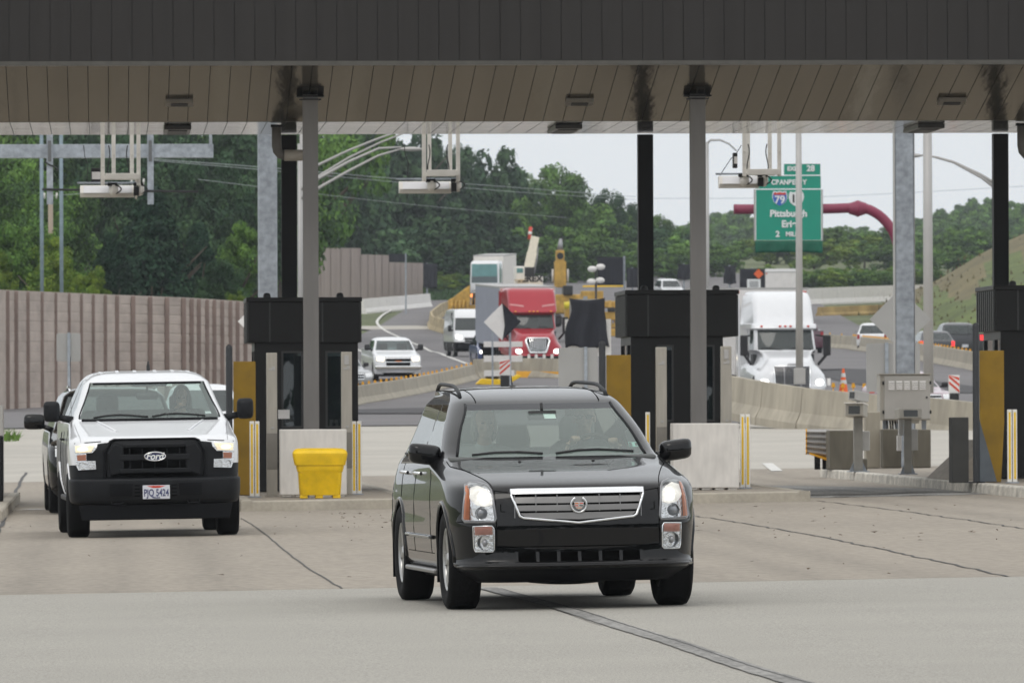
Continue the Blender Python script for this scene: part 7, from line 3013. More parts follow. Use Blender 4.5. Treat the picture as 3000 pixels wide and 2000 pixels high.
for k in range(34):
 ox = 1590 + k * 25 + trnd.uniform(-8, 8)
 tp = 500 if ox < 1750 else (520 if ox < 2050 else 520 - (ox - 2050) * .38)
 if ox > 2240:
  tp = 448 + (ox - 2240) * .12
 if ox < 1640:
  tp = 515
 if 1640 <= ox < 1730:
  tp = 478 + abs(ox - 1685) * .25
 hill_tree(ox, tp + trnd.uniform(-6, 14), 1500 + trnd.uniform(-60, 90), 105)
 if k % 2 == 0:
  hill_tree(ox + 10, tp + 62 + trnd.uniform(-8, 8), 1330 + trnd.uniform(-30, 30), 125)
hme = bpy.data.meshes.new("hill_wood")
hill.to_mesh(hme)
hill.free()
for m in LEAF['mid']:
 hme.materials.append(m)
stuff(link('hillside_wood', hme), 'hazy wood covering the far hill at the right', 'wood')
for k in range(16):
 tree(1740 + k * 26, 622 + trnd.uniform(-12, 14), 742 + trnd.uniform(-8, 12), 85, ['mid', 'light', 'mid'][k % 3], 'low rounded tree in the valley just above the long white parapet', k % 3, fine=False, group='low trees above the parapet')
for k in range(5):
 tree(985 + k * 26, 640 + trnd.uniform(-8, 8), 712 + k * 3, 60, ['mid', 'dark'][k % 2], 'low bush behind the verge at the end of the stepped noise wall', k % 3, fine=False, group='bushes at the wall end')
foot = [(1965, 768, 470), (2040, 752, 480), (2120, 748, 470), (2240, 762, 440), (2420, 770, 420)]
mid_ = [(1990, 752, 20), (2070, 700, 30), (2150, 690, 35), (2250, 672, 40), (2420, 650, 45)]
crest = [(2020, 745, 40), (2110, 672, 110), (2150, 652, 120), (2250, 592, 130), (2420, 512, 140)]
back = [(2040, 745, 560), (2130, 690, 680), (2200, 660, 690), (2300, 600, 690), (2480, 530, 690)]
fp = [GO(o[0], o[1]) for o in foot]
rows = [[Vector((q.x, q.y, q.z - .5)) for q in fp], [PO(o[0], o[1], q.y + o[2]) for o, q in zip(mid_, fp)], [PO(o[0], o[1], q.y + o[2]) for o, q in zip(crest, fp)]]
rows.append([Vector((q.x + 20, q.y + 90, q.z - 6)) for q in rows[2]])
mb = MB()
mb.smooth = True
vs = []
NU = 24
NV = 8
def catm(l, t):
 return Vector(hermite([tuple(q) for q in l], t))
for j in range(3 * NV + 1):
 tv = j / NV
 for i in range(NU + 1):
  tu = i / NU * 4
  col = [catm(r_, tu) for r_ in rows]
  vs.append(catm(col, tv))
nrow = NU + 1
mb.add(vs, [(j * nrow + i, j * nrow + i + 1, (j + 1) * nrow + i + 1, (j + 1) * nrow + i) for j in range(3 * NV) for i in range(NU)])
bankm = mat("bank turf", (0.135, 0.113, 0.050), .95, var=.30, scale=.12, scale2=1.5, var2=.25)
bankg = mat("bank lush grass", (0.095, 0.125, 0.028), .95, var=.35, scale=.2, scale2=1.5, var2=.25)
bo_ = mb.build('embankment', [bankm, bankg])
for i, p_ in enumerate(bo_.data.polygons):
 j = i // NU
 if j < 9 + 3 * math.sin((i % NU) * .7):
  p_.material_index = 1
structure(bo_)
rng = np.random.default_rng(9)
gm = MB()
for k in range(500):
 j = rng.integers(0, 2 * NV)
 i = rng.integers(0, NU)
 a = vs[j * nrow + i]
 b = vs[(j + 1) * nrow + i + 1]
 u, v_ = rng.random(2)
 p = Vector((a.x + (b.x - a.x) * u, a.y + (b.y - a.y) * v_, a.z + (b.z - a.z) * (u * .3 + v_ * .7)))
 h = .10 + .22 * rng.random()
 an = rng.random() * 6.28
 dx, dy = .12 * math.cos(an), .22 * math.sin(an)
 gm.add([(p.x - dx, p.y - dy, p.z - .1), (p.x + dx, p.y + dy, p.z - .1), (p.x + dx * .4, p.y + dy * .4, p.z + h)], [(0, 1, 2)])
stuff(gm.build('bank_grass', bankm, fixn=False), 'tufts of grass on the right hand bank', 'grass')
gm = MB()
for k in range(260):
 p = GO(rng.uniform(-40, 42), rng.uniform(1003, 1014))
 h = .08 + .22 * rng.random()
 an = rng.random() * 6.28
 dx, dy = .03 * math.cos(an), .03 * math.sin(an)
 lx, ly = rng.normal(0, .12, 2)
 gm.add([(p.x - dx, p.y - dy, p.z), (p.x + dx, p.y + dy, p.z), (p.x + lx, p.y + ly, p.z + h)], [(0, 1, 2)])
stuff(gm.build('roadside_weeds', LEAF['light'][2], fixn=False), 'yellow green weeds at the left edge below the low barrier', 'weeds')
gm = MB()
for k in range(900):
 p = GO(rng.uniform(985, 1075), rng.uniform(668, 690))
 h = .25 + .5 * rng.random()
 an = rng.random() * 6.28
 dx, dy = .25 * math.cos(an), .25 * math.sin(an)
 gm.add([(p.x - dx, p.y - dy, p.z), (p.x + dx, p.y + dy, p.z), (p.x + .2 * dx, p.y, p.z + h)], [(0, 1, 2)])
stuff(gm.build('verge_grass', LEAF['dark'][1], fixn=False), 'tall grass beyond the end of the stepped noise wall', 'grass')
cm, tm = proto('dark', 0, False)
wb_ = bpy.data.meshes.new('wood')
bmw = bmesh.new()
for k in range(26):  # unseen trees added to darken reflections in paint and glass
 for (mm, sc, dz) in ((cm, (7.5, 7.5, 8.5), 7.5),):
  v0 = len(bmw.verts)
  tmp = mm.copy()
  tmp.transform(Matrix.Translation((-85 + k * 6.9 + trnd.uniform(-2, 2), -75 + trnd.uniform(-8, 8), dz + trnd.uniform(-1, 2))) @ Matrix.Rotation(trnd.uniform(0, 6.28), 4, 'Z') @ Matrix.Diagonal((*sc, 1)))
  bmw.from_mesh(tmp)
  bpy.data.meshes.remove(tmp)
bmw.to_mesh(wb_)
bmw.free()
for m in LEAF['dark']:
 wb_.materials.append(m)
stuff(link('unseen_wood', wb_), 'unseen dark wood added behind the camera to darken reflections', 'wood')
# ================================================================== poles, gantries, signs
def simple_pole(name, label, cat, ox, Y, otop, wtop, wbot, mt, zb=None, obot=None, group=None, sq=False, ztop=None):
 p = PO(ox, otop, Y)
 z0 = zb if zb is not None else (PO(ox, obot, Y).z if obot else gz(p.x, Y))
 t = thing(name, label, cat, (p.x, Y, z0), 0, group)
 h = (ztop if ztop else p.z) - z0
 mb = MB()
 if sq:
  mb.b2(-wbot / 2, wbot / 2, -wbot / 2, wbot / 2, 0, h)
  mb.build('shaft', mt, t, bevel=.03)
 else:
  mb.tube([(0, 0, 0), (0, 0, h * .5), (0, 0, h)], wbot / 2, n=16, rs=[wbot / 2, (wbot + wtop) / 4, wtop / 2])
  mb.build('shaft', mt, t)
 return t, h
t, h = simple_pole('galvanised_pole', 'thick galvanised steel pole behind the left booth', 'pole', 613.5, 158, 250, .37, .37, M['galv'], sq=True, group='thick galvanised poles')
t, h = simple_pole('galvanised_pole', 'thick galvanised steel pole standing behind the steel cabinet', 'pole', 2075, 158, 250, .37, .37, M['galv'], sq=True, group='thick galvanised poles')
mb = MB()
mb.b2(-.195, -.187, -.19, .19, 0, h)
mb.b2(.187, .195, -.19, .19, 0, h)
mb.build('cover_strip', M['lpole'], t)
t, h = simple_pole('light_pole', 'slim tapered light pole standing on the barrier in front of the white lorry', 'light pole', 1834, 230, 240, .16, .215, M['lpole'], obot=880, group='slim light poles')
mb = MB()
mb.b2(-.155, .155, -.155, .155, -.02, PO(1834, 845, 230).z - PO(1834, 880, 230).z)
mb.build('base_box', M['lpole'], t, bevel=.02)
simple_pole('light_pole', 'slim pale light pole right of the thick galvanised pole', 'light pole', 2130, 222, 240, .24, .28, M['lpole'], obot=903, group='slim light poles')
def street_lamp(ox, Y, otop, arms, label, w_=.16, mt=None, lamp=True):
 t, h = simple_pole('street_lamp', label, 'street lamp', ox, Y, otop, w_ * .8, w_, mt or M['lpole'], group='street lamps with long arms')
 base = t.location
 for arm in arms:
  mb = MB()
  pts = [PO(a[0], a[1], Y) - base for a in arm]
  mb.tube(pts, .045, n=8, rs=[.055 - .025 * k / max(1, len(pts) - 1) for k in range(len(pts))])
  mb.build('arm', mt or M['lpole'], t)
 if lamp:
  q = PO(arms[0][-1][0], arms[0][-1][1], Y) - base
  sg = 1 if arms[0][-1][0] > arms[0][0][0] else -1
  mb = MB()
  mb.ell((q.x + sg * .25, q.y, q.z - .02), (.36, .14, .07))
  mb.build('lamp_head', M['lpole'], t)
 return t
street_lamp(688, 250, 330, [[(688, 458), (735, 430), (800, 393), (870, 357), (925, 341)], [(688, 437), (735, 408), (800, 372), (870, 341), (922, 338)]], 'pale street lamp behind the left grey column with arms towards the middle rig')
street_lamp(692, 300, 250, [[(692, 402), (735, 377), (800, 346), (870, 318), (905, 306), (960, 290)], [(692, 425), (735, 403), (800, 363), (870, 329), (930, 305), (960, 292)]], 'taller pale street lamp behind the left grey column, its arms rising under the soffit')
street_lamp(2304, 250, 440, [[(2304, 432), (2250, 400), (2190, 372), (2150, 361), (2110, 356)], [(2304, 446), (2255, 408), (2190, 373), (2150, 362)]], 'street lamp behind the rightmost black column with its arm curving left')
street_lamp(1624.5, 330, 326, [[(1624, 330), (1632, 322), (1655, 322), (1675, 331), (1692, 347)]], 'slim lamp beside the right grey column with a short bowed arm', .15, lamp=False)
Yg = 200
b0 = PO(-330, 348, Yg)
t = thing('sign_gantry', 'galvanised box beam gantry reaching in from the left under the canopy', 'gantry', (b0.x, Yg, gz(b0.x, Yg)))
zb_, zt_ = PO(200, 363, Yg).z - t.location.z, PO(200, 332, Yg).z - t.location.z
xe = PO(490, 348, Yg).x - b0.x
mb = MB()
mb.b2(0, xe, -.16, .16, zb_, zt_)
mb.build('beam', M['galv'], t, bevel=.01)
mb = MB()
mb.b2(-.25, .25, -.25, .25, 0, zt_ + .3)
mb.build('column', M['galv'], t)
for (ox0, ox1, oy0, oy1) in ((107, 122, 290, 470), (338, 353, 290, 470), (480, 487, 306, 336)):
 a, c = PO(ox0, oy0, Yg), PO(ox1, oy1, Yg)
 mb = MB()
 mb.b2(a.x - b0.x, c.x - b0.x, -.26, -.17, c.z - t.location.z, a.z - t.location.z)
 mb.build('hanger', M['galv'], t)
for ox in (114, 345):
 a, c = PO(ox - 4, 324, Yg), PO(ox + 4, 372, Yg)
 mb = MB()
 mb.b2(a.x - b0.x, c.x - b0.x, -.29, -.262, c.z - t.location.z, a.z - t.location.z)
 mb.build('clamp', mat("dull clamp steel", (0.12, 0.125, 0.13), .6), t)
a, c = PO(97, 436, Yg), PO(455, 441, Yg)
mb = MB()
mb.tube([(a.x - b0.x, -.3, a.z - t.location.z), (c.x - b0.x, -.3, c.z - t.location.z)], .03, n=8)
mb.build('cross_tube', M['black'], t)
mb = MB()
pts = [PO(x, y, Yg - .3) - Vector((b0.x, Yg, t.location.z)) for x, y in ((133, 392), (125, 383), (112, 378), (103, 371))]
mb.tube([tuple(p) for p in pts], .02, n=6)
mb.build('cable', M['cable'], t)
for ox, ot, ob, lab in ((95, 240, 604, 'left of two slim blue grey poles in front of the bushes'), (140, 240, 556, 'right of two slim blue grey poles in front of the bushes')):
 p = PO(ox, 300, 305)
 simple_pole('slim_pole', lab, 'pole', ox, 305, ot, .14, .15, mat("blue grey pole", (0.20, 0.26, 0.30), .5, metal=.3), group='slim blue grey poles')
for ox, ot, lab, Y in ((116, 440, 'weathered wooden utility pole between the slim blue grey poles', 350), (316, 408, 'weathered wooden utility pole behind the left reader rig', 355)):
 t, h = simple_pole('utility_pole', lab, 'utility pole', ox, Y, ot, .20, .28, M['wood'])
 for k in (-1, 1):
  mb = MB()
  mb.tube([(k * .25, 0, h - .3), (k * .27, 0, h - .05)], .04, n=8)
  mb.build('insulator', M['white'], t)
def wires(name, pts, lab, r=.02):
 w = [PO(*p) for p in pts]
 mb = MB()
 o = w[0]
 full = []
 for k in range(40):
  t_ = k / 39 * (len(w) - 1)
  full.append(Vector(hermite([tuple(q) for q in w], t_)) - o)
 mb.tube(full, r, n=5)
 ob = mb.build(name, M['wire'], None, tuple(o))
 tag(ob, lab, 'cable', 'overhead cables')
wires('overhead_cable', [(353, 366, 370), (600, 384, 440), (930, 412, 540), (1200, 432, 640), (1460, 452, 720)], 'upper overhead cable sagging across the middle wood', .02)
wires('overhead_cable', [(353, 369, 371), (600, 390, 441), (930, 420, 541), (1200, 442, 641), (1460, 459, 721)], 'second overhead cable just under the upper one', .018)
wires('overhead_cable', [(455, 412, 380), (700, 442, 470), (1000, 475, 570), (1300, 500, 680)], 'lower overhead cable across the dark wood', .014)
wires('overhead_cable', [(1500, 456, 700), (1760, 455, 690), (2000, 447, 670), (2352, 428, 640)], 'overhead cable crossing the sky at the right', .018)
wires('overhead_cable', [(116, 450, 350), (200, 443, 351), (260, 428, 353), (316, 414, 355)], 'slack service cable between the two wooden poles', .012)
Ys = 330
def rel(ox, oy, dy=0.0):
 return PO(ox, oy, Ys)
sg = thing('highway_sign', 'green highway exit sign reading Pittsburgh and Erie on a maroon mast arm', 'highway sign', tuple(rel(1812, 580)))
o_ = sg.location
def plate(x0, x1, y0, y1, mt, nm, par, dy=0.0, th=.03, bev=0.0):
 a, b = rel(x0, y1) - o_, rel(x1, y0) - o_
 mb = MB()
 mb.b2(a.x, b.x, dy, dy + th, a.z, b.z)
 return mb.build(nm, mt, par, bevel=bev)
main = plate(1735.5, 1887, 435, 552, M['signg'], 'main_panel', sg)
def border(x0, x1, y0, y1, par, dy=-.012, w_=.9):
 for (a, b, c, d) in ((x0, x1, y0, y0 + w_), (x0, x1, y1 - w_, y1), (x0, x0 + w_, y0 + w_, y1 - w_), (x1 - w_, x1, y0 + w_, y1 - w_)):
  plate(a, b, c, d, M['signw'], 'border', par, dy, .01)
border(1735.5, 1887, 435, 552, main)
top = plate(1735.5, 1886, 403.5, 434, M['signg'], 'name_panel', sg)
border(1735.5, 1886, 403.5, 434, top)
ex = plate(1800, 1885, 376, 402.5, M['signg'], 'exit_panel', sg)
border(1800, 1885, 376, 402.5, ex)
S_ = K * Ys / F        # metres per overview pixel
def words(nm, txt, ox, oy, hpx, par, **kw):
 q = rel(ox, oy) - o_
 text(nm, txt, hpx * S_ / .70, M['signw'], par, (q.x, -.022, q.z), depth=.006, **kw)
words('lettering', 'EXIT', 1822, 388, 9.5, ex, bold=.012)
words('lettering', '28', 1862, 387.5, 13, ex, bold=.012)
words('lettering', 'CRANBERRY', 1812, 419, 11, top, sx=.92, bold=.010)
words('lettering', 'Pittsburgh', 1811, 491, 15, main, sx=.98, bold=.014)
words('lettering', 'Erie', 1812, 515, 15, main, bold=.014)
words('lettering', '2', 1786, 538, 13, main, bold=.012)
words('lettering', 'MILES', 1822, 538, 10, main, bold=.010)
q = rel(1791, 455.5) - o_
def shield(cx_, cz_, w_, mt, nm, dy, top_only=False):
 pts = [(-.5, .32), (-.42, .50), (-.2, .44), (0, .50), (.2, .44), (.42, .50), (.5, .32), (.52, .05), (.40, -.25), (.2, -.42), (0, -.52), (-.2, -.42), (-.40, -.25), (-.52, .05)]
 if top_only:
  pts = [(-.44, .24), (-.38, .42), (-.2, .37), (0, .43), (.2, .37), (.38, .42), (.44, .24)]
 mb = MB()
 mb.prism([(cx_ + x * w_, cz_ + z * w_) for x, z in pts], 'y', dy, dy + .008)
 return mb.build(nm, mt, main)
shield(q.x, q.z, 34 * S_, M['signw'], 'route_shield', -.012)
shield(q.x, q.z - .02, 31 * S_, mat("interstate blue", (0.03, 0.13, 0.50), .5), 'route_shield_blue', -.022)
shield(q.x, q.z, 33 * S_, M['redst'], 'route_shield_red', -.030, True)
text('route_number', '79', 17 * S_ / .70, M['signw'], main, (q.x, -.034, q.z - .07), depth=.005, bold=.010)
q = rel(1829, 457) - o_
shield(q.x, q.z, 34 * S_, M['signw'], 'route_shield', -.012)
text('route_number', '19', 18 * S_ / .70, M['black'], main, (q.x, -.026, q.z), depth=.005, bold=.012)
cv = MB()
vs = []
for j in range(5):
 for i in range(25):
  u, v_ = i / 24, j / 4
  oy = 553 + 28 * v_ + (1 - v_) * 0 - 3.5 * math.sin(math.pi * u) * v_ * .6
  p = rel(1734 + 155 * u, oy) - o_
  vs.append((p.x, -.05 - .05 * math.sin(u * 19 + v_ * 2) * v_ - .03 * math.sin(u * 47), p.z))
cv.smooth = True
cv.add(vs, [(j * 25 + i, j * 25 + i + 1, (j + 1) * 25 + i + 1, (j + 1) * 25 + i) for j in range(4) for i in range(24)])
cvo = cv.build('cloth_cover', M['signgd'], sg)
sm_ = cvo.modifiers.new("s", 'SOLIDIFY')
sm_.thickness = .02
for ox in (1733.5, 1888.5):
 plate(ox - 1.6, ox + 1.6, 435, 553, M['lpole'], 'edge_rail', sg, .0, .06)
mst = MB()
pts = [rel(x, y) - o_ + Vector((0, .35, 0)) for x, y in ((1687, 480), (1760, 480), (1900, 479), (1960, 477), (1990, 479), (2015, 490), (2036, 508), (2055, 536), (2066, 575), (2070, 640), (2070, 700), (2070, 790))]
full = [Vector(hermite([tuple(p) for p in pts], k / 8)) for k in range(8 * (len(pts) - 1) + 1)]
mst.tube(full, .20, n=18)
mst.build('mast_arm', M['redp'], sg)
q = rel(1972, 478) - o_
mb = MB()
rg_ = []
for dx, r_ in ((-.36, .22), (-.10, .30), (-.03, .34), (.03, .34), (.10, .30), (.36, .22)):
 rg_.append((r_, q.x + dx))
mb.lathe(rg_, 18, 'x', c=(0, .35, q.z - .01))
mb.build('arm_collar', M['redp'], sg)
def sign_back(x0, x1, y0, y1, Y, lab, posts, mt=None, name='road_sign', ang=0.0, rail=True):
 a, b = PO(x0, y1, Y), PO(x1, y0, Y)
 cx_ = (a.x + b.x) / 2
 g_ = gz(cx_, Y)
 t = thing(name, lab, 'road sign', (cx_, Y, g_))
 mb = MB()
 r_ = .05
 w_, h_ = b.x - a.x, b.z - a.z
 zc_ = (a.z + b.z) / 2 - g_
 poly = []
 for (sx, sy, a0) in ((1, -1, -90), (1, 1, 0), (-1, 1, 90), (-1, -1, 180)):
  for k in range(4):
   an = R(a0 + 30 * k)
   poly.append((sx * (w_ / 2 - r_) + r_ * math.cos(an), zc_ + sy * (h_ / 2 - r_) + r_ * math.sin(an)))
 mb.prism(poly, 'y', 0, .012)
 mb.build('panel', mt or M['signback'], t)
 for px in posts:
  x = PO(px, y0, Y).x - cx_
  mb = MB()
  mb.b2(x - .035, x + .035, -.06, -.004, 0, zc_ + h_ / 2 + .02)
  mb.build('post', M['galv'], t)
 return t
sign_back(1283, 1373, 798, 905, 190, 'grey rectangular sign back above the black SUV roof', [1345])
sign_back(1990, 2113, 788, 900, 168, 'grey rectangular sign back behind the thick galvanised pole', [2036], rail=False)
sign_back(130, 185, 765, 830, 205, 'small grey sign back in front of the left noise wall', [158])
def diamond(cx_, cy_, half, Y, lab, mt=None, fabric=False, posts=()):
 c = PO(cx_, cy_, Y)
 g_ = gz(c.x, Y)
 h_ = half * K * Y / F
 t = thing('diamond_sign', lab, 'road sign', (c.x, Y, g_))
 z = c.z - g_
 mb = MB()
 mb.prism([(0, z - h_), (h_, z), (0, z + h_), (-h_, z)], 'y', 0, .015)
 mb.build('panel', mt or M['signback'], t, bevel=.004)
 mb = MB()
 for px in (posts or (cx_,)):
  x = PO(px, cy_, Y).x - c.x
  mb = MB()
  mb.b2(x - .03, x + .03, .02, .09, 0, z + h_ * .6)
  mb.build('post', M['galv'], t)
 if fabric:
  mb = MB()
  vs = []
  for j in range(9):
   v_ = j / 8
   zz = z + h_ * 1.02 - 2.0 * h_ * v_
   half_w = h_ * (1 - abs(2 * v_ - 1)) + .02
   x0 = h_ * (.02 + .22 * v_) if v_ < .6 else h_ * (.15 - .3 * (v_ - .6))
   x0 = min(x0, half_w * .9)
   for i in range(7):
    u = i / 6
    vs.append((x0 + (half_w - x0) * u, -.03 - .03 * math.sin(u * 6 + v_ * 5), zz))
  mb.smooth = True
  mb.add(vs, [(j * 7 + i, j * 7 + i + 1, (j + 1) * 7 + i + 1, (j + 1) * 7 + i) for j in range(8) for i in range(6)])
  f_ = mb.build('black_fabric', M['blackcloth'], t)
  sm = f_.modifiers.new("s", 'SOLIDIFY')
  sm.thickness = .01
 return t
diamond(2068, 733, 71, 212, 'large grey diamond sign back behind the thick galvanised pole')
diamond(598, 738, 52, 212, 'pale diamond sign back peeping out left of the left booth roof', M['white'])
diamond(1153, 739.5, 42, 300, 'diamond sign half covered by black fabric in front of the grey trailer', M['white'], True, (1131, 1172))
Yb = 302
c = PO(1155, 850, Yb)
t = thing('barricade', 'tall white three plank road barricade in front of the red lorry', 'barricade', (c.x, Yb, gz(c.x, Yb)))
g_ = t.location.z
for (x0, x1, y0, y1) in ((1111, 1200, 784, 797), (1111, 1200, 816, 831), (1112, 1181, 850, 864)):
 a, b = PO(x0, y1, Yb), PO(x1, y0, Yb)
 mb = MB()
 mb.b2(a.x - c.x, b.x - c.x, -.02, .02, a.z - g_, b.z - g_)
 mb.build('plank', M['white'], t, bevel=.01)
for px in (1131, 1170):
 x = PO(px, 800, Yb).x - c.x
 mb = MB()
 mb.b2(x - .022, x + .022, .021, .06, 0, PO(px, 775, Yb).z - g_)
 mb.build('post', M['lampbz'], t)
mb = MB()
for px in (1131, 1170):
 x = PO(px, 800, Yb).x - c.x
 mb.b2(x - .05, x + .05, -.7, .7, 0, .08)
mb.build('foot', M['lampbz'], t)
def chevron(x0, x1, y0, y1, Y, lab, flip=1, zb=None):
 a, b = PO(x0, y1, Y), PO(x1, y0, Y)
 w_, h_ = b.x - a.x, b.z - a.z
 t = thing('chevron_panel', lab, 'hazard panel', ((a.x + b.x) / 2, Y, a.z))
 mb = MB()
 mb.b2(-w_ / 2, w_ / 2, 0, .03, 0, h_)
 p_ = mb.build('panel', M['white'], t, bevel=.01)
 n = 3
 for k in range(n):
  z = h_ * (k + .1) / n
  zz = [z, z + h_ * .16, z + h_ * .16 + w_ * .8, z + w_ * .8]
  zz = [min(h_, v) for v in zz]
  xs = [-w_ / 2, -w_ / 2, w_ / 2, w_ / 2]
  if flip < 0:
   xs = [-x for x in xs]
  mb = MB()
  mb.prism([(xs[i] * .94, zz[i]) for i in range(4)], 'y', -.006, -.001)
  mb.build('red_stripe', M['redst'], p_)
 mb = MB()
 mb.b2(-w_ * .4, w_ * .4, -.1, .13, max(-1.2, gz(t.location.x, Y) - a.z), 0)
 mb.build('stand', M['black'], t)
 return t
chevron(1147, 1172, 826, 862, 292, 'red and white striped hazard panel in front of the white barricade planks', 1)
chevron(2179, 2204, 861, 903, 228, 'red and white striped hazard panel on the barrier right of the cabinet', -1)
c = GO(1140, 884)
t = thing('yellow_skid', 'yellow steel frame lying at the foot of the hazard panel', 'machine part', tuple(c))
q = [PO(1092, 885, c.y), PO(1105, 872, c.y), PO(1150, 874, c.y), PO(1190, 862, c.y), PO(1196, 868, c.y), PO(1175, 880, c.y), PO(1140, 888, c.y)]
mb = MB()
mb.prism([(p.x - c.x, p.z - c.z + .05) for p in q], 'y', -.6, .6)
mb.build('frame', M['bin'], t, bevel=.03)
mb = MB()
mb.ell((PO(1128, 866, c.y).x - c.x, -.1, PO(1128, 866, c.y).z - c.z), (.25, .3, .12))
mb.ell((PO(1140, 862, c.y).x - c.x, -.1, PO(1140, 862, c.y).z - c.z), (.15, .3, .16))
mb.build('hose_bundle', M['black'], t)
def covered(x0, x1, y0, y1, Y, lab, post=None, slump=0.0, board=False, mt=None):
 a, b = PO(x0, y1, Y), PO(x1, y0, Y)
 cx_ = (a.x + b.x) / 2
 g_ = gz(cx_, Y)
 t = thing('covered_sign', lab, 'covered sign', (cx_, Y, g_))
 w_, h_ = b.x - a.x, b.z - a.z
 zt_ = b.z - g_
 if board:
  mb = MB()
  mb.b2(-w_ * .53, w_ * .60, .05, .08, zt_ - h_ * 1.15, zt_ - h_ * .42)
  mb.build('board', M['white'], t)
 NUc, NVc = 18, 12
 vs = []
 for j in range(NVc + 1):
  v_ = j / NVc
  for i in range(NUc + 1):
   u = i / NUc
   ww = w_ * (1 - slump * .13 * math.exp(-((v_ - .25) / .2) ** 2) - slump * .10 * (1 - v_) + slump * .08 * v_)
   sag = slump * h_ * .05 * math.sin(math.pi * u)
   vs.append(((u - .5) * ww + slump * .03 * math.sin(v_ * 7), -.08 - .09 * slump - (.03 + .04 * slump) * math.sin(u * 14 + v_ * 3 * slump) * (.3 + v_), zt_ - h_ * v_ - sag * (1 - v_) + slump * .05 * h_ * math.sin(u * 9) * v_))
 mb = MB()
 mb.smooth = True
 n_ = NUc + 1
 mb.add(vs, [(j * n_ + i, j * n_ + i + 1, (j + 1) * n_ + i + 1, (j + 1) * n_ + i) for j in range(NVc) for i in range(NUc)])
 f_ = mb.build('cloth', mt or M['blackcloth'], t)
 sm = f_.modifiers.new("s", 'SOLIDIFY')
 sm.thickness = .02
 mb = MB()
 mb.b2(-w_ * .42, w_ * .42, -.01, .02, zt_ - h_ * .95, zt_ - .03)
 mb.build('panel', M['signback'], t)
 for px in (post or [(x0 + x1) / 2]):
  x = PO(px, y0, Y).x - cx_
  mb = MB()
  mb.b2(x - .06, x + .06, .085, .17, 0, zt_ + .05)
  mb.build('post', M['galv'], t)
 return t
covered(1301, 1394, 684, 800, 236, 'sign under a draped black cloth beside the red lorry', [1345], 1.0, True)
covered(1372, 1431, 590, 655, 470, 'large dark covered sign with a pale post left of the middle black column', [1434])
covered(1439, 1466, 616, 660, 560, 'small dark covered sign just left of the middle black column')
covered(893, 930, 583, 601, 640, 'dark covered sign behind the stepped noise wall', [932])
covered(972, 1004, 605, 661, 690, 'dark covered sign at the end of the stepped noise wall', [981])
covered(1556, 1586, 606, 642, 600, 'dark loosely covered sign left of the right grey column', None, .6)
covered(1662, 1690, 610, 652, 600, 'dark loosely covered sign right of the right grey column', None, .6)
cs_ = covered(1699, 1757, 617, 665, 560, 'dark board carrying an orange diamond above the white lorry')
c = PO(1742, 629, 559.7)
mb = MB()
h_ = 11.5 * K * 560 / F
mb.prism([(0, -h_), (h_, 0), (0, h_), (-h_, 0)], 'y', -.02, .0)
o = mb.build('orange_diamond', M['orange'], None, (c.x, 559.6, c.z))
tag(o, 'small orange diamond sign on the dark board above the white lorry', 'road sign')
a, b = PO(1716, 664, 559.4), PO(1747, 641, 559.4)
mb = MB()
mb.b2(a.x, b.x, 559.4, 559.44, a.z, b.z)
o = mb.build('notice_board', M['signw'])
tag(o, 'small white notice board below the orange diamond', 'notice board')
mb = MB()
for k in range(4):
 z = a.z + (b.z - a.z) * (.25 + .16 * k)
 mb.b2(a.x + .15, b.x - .15, 559.37, 559.395, z, z + .05)
mb.build('text_line', M['lampbz'], o)
def cone(ox, ot, Y, lab, h=.92):
 p = PO(ox, ot, Y)
 t = thing('traffic_cone', lab, 'traffic cone', (p.x, Y, p.z - h))
 mb = MB()
 mb.lathe([(.20, .03), (.17, .05), (.035, h), (0, h)], 16)
 c_ = mb.build('cone', M['orange'], t)
 for z0_, z1_ in ((.38, .52), (.62, .76)):
  mb = MB()
  r0, r1 = .172 - .137 * (z0_ - .05) / (h - .05) + .004, .172 - .137 * (z1_ - .05) / (h - .05) + .004
  mb.lathe([(r0, z0_), (r1, z1_)], 16)
  mb.build('reflective_band', M['white'], c_)
 mb = MB()
 mb.b2(-.22, .22, -.22, .22, 0, .04)
 mb.build('base', M['black'], t)
cone(1937, 846, 285, 'orange and white traffic cone right of the white lorry')
p = PO(1904, 885, 229)
mb = MB()
mb.lathe([(.045, 0), (.045, .2), (.0, .2)], 12)
o = mb.build('delineator', M['white'], None, tuple(p))
tag(o, 'short white delineator stub on the barrier right of the slim light pole', 'delineator')
p = PO(2003, 894, 226)
mb = MB()
mb.b2(-.07, .07, 0, .05, -.1, .13)
o = mb.build('marker_stub', M['redst'], None, tuple(p))
tag(o, 'small red marker on the barrier left of the steel cabinet', 'marker')
for k, ox in enumerate((1914, 1936, 1960, 1985)):
 p = PO(ox, 884 + k * .4, 255)
 mb = MB()
 mb.box((0, 0, 0), (.13, .05, .14), taper=(.6, 1))
 mb.tube([(0, .03, -.07), (0, .03, gz(p.x, 255) - p.z)], .02, n=6)
 o = mb.build('road_reflector', M['amber'], None, tuple(p))
 tag(o, 'amber road reflector on a stem behind the tall barrier below the orange cone', 'reflector', 'amber reflectors behind the tall barrier')
c = PO(1369, 700, 420)
t = thing('light_tower', 'portable light tower with four white floodlights right of the excavator', 'light tower', (c.x, 420, gz(c.x, 420)))
g_ = t.location.z
zt_ = PO(1369, 612, 420).z - g_
mb = MB()
mb.tube([(0, 0, 0), (0, 0, zt_)], .06, n=8)
mb.build('mast', M['black'], t)
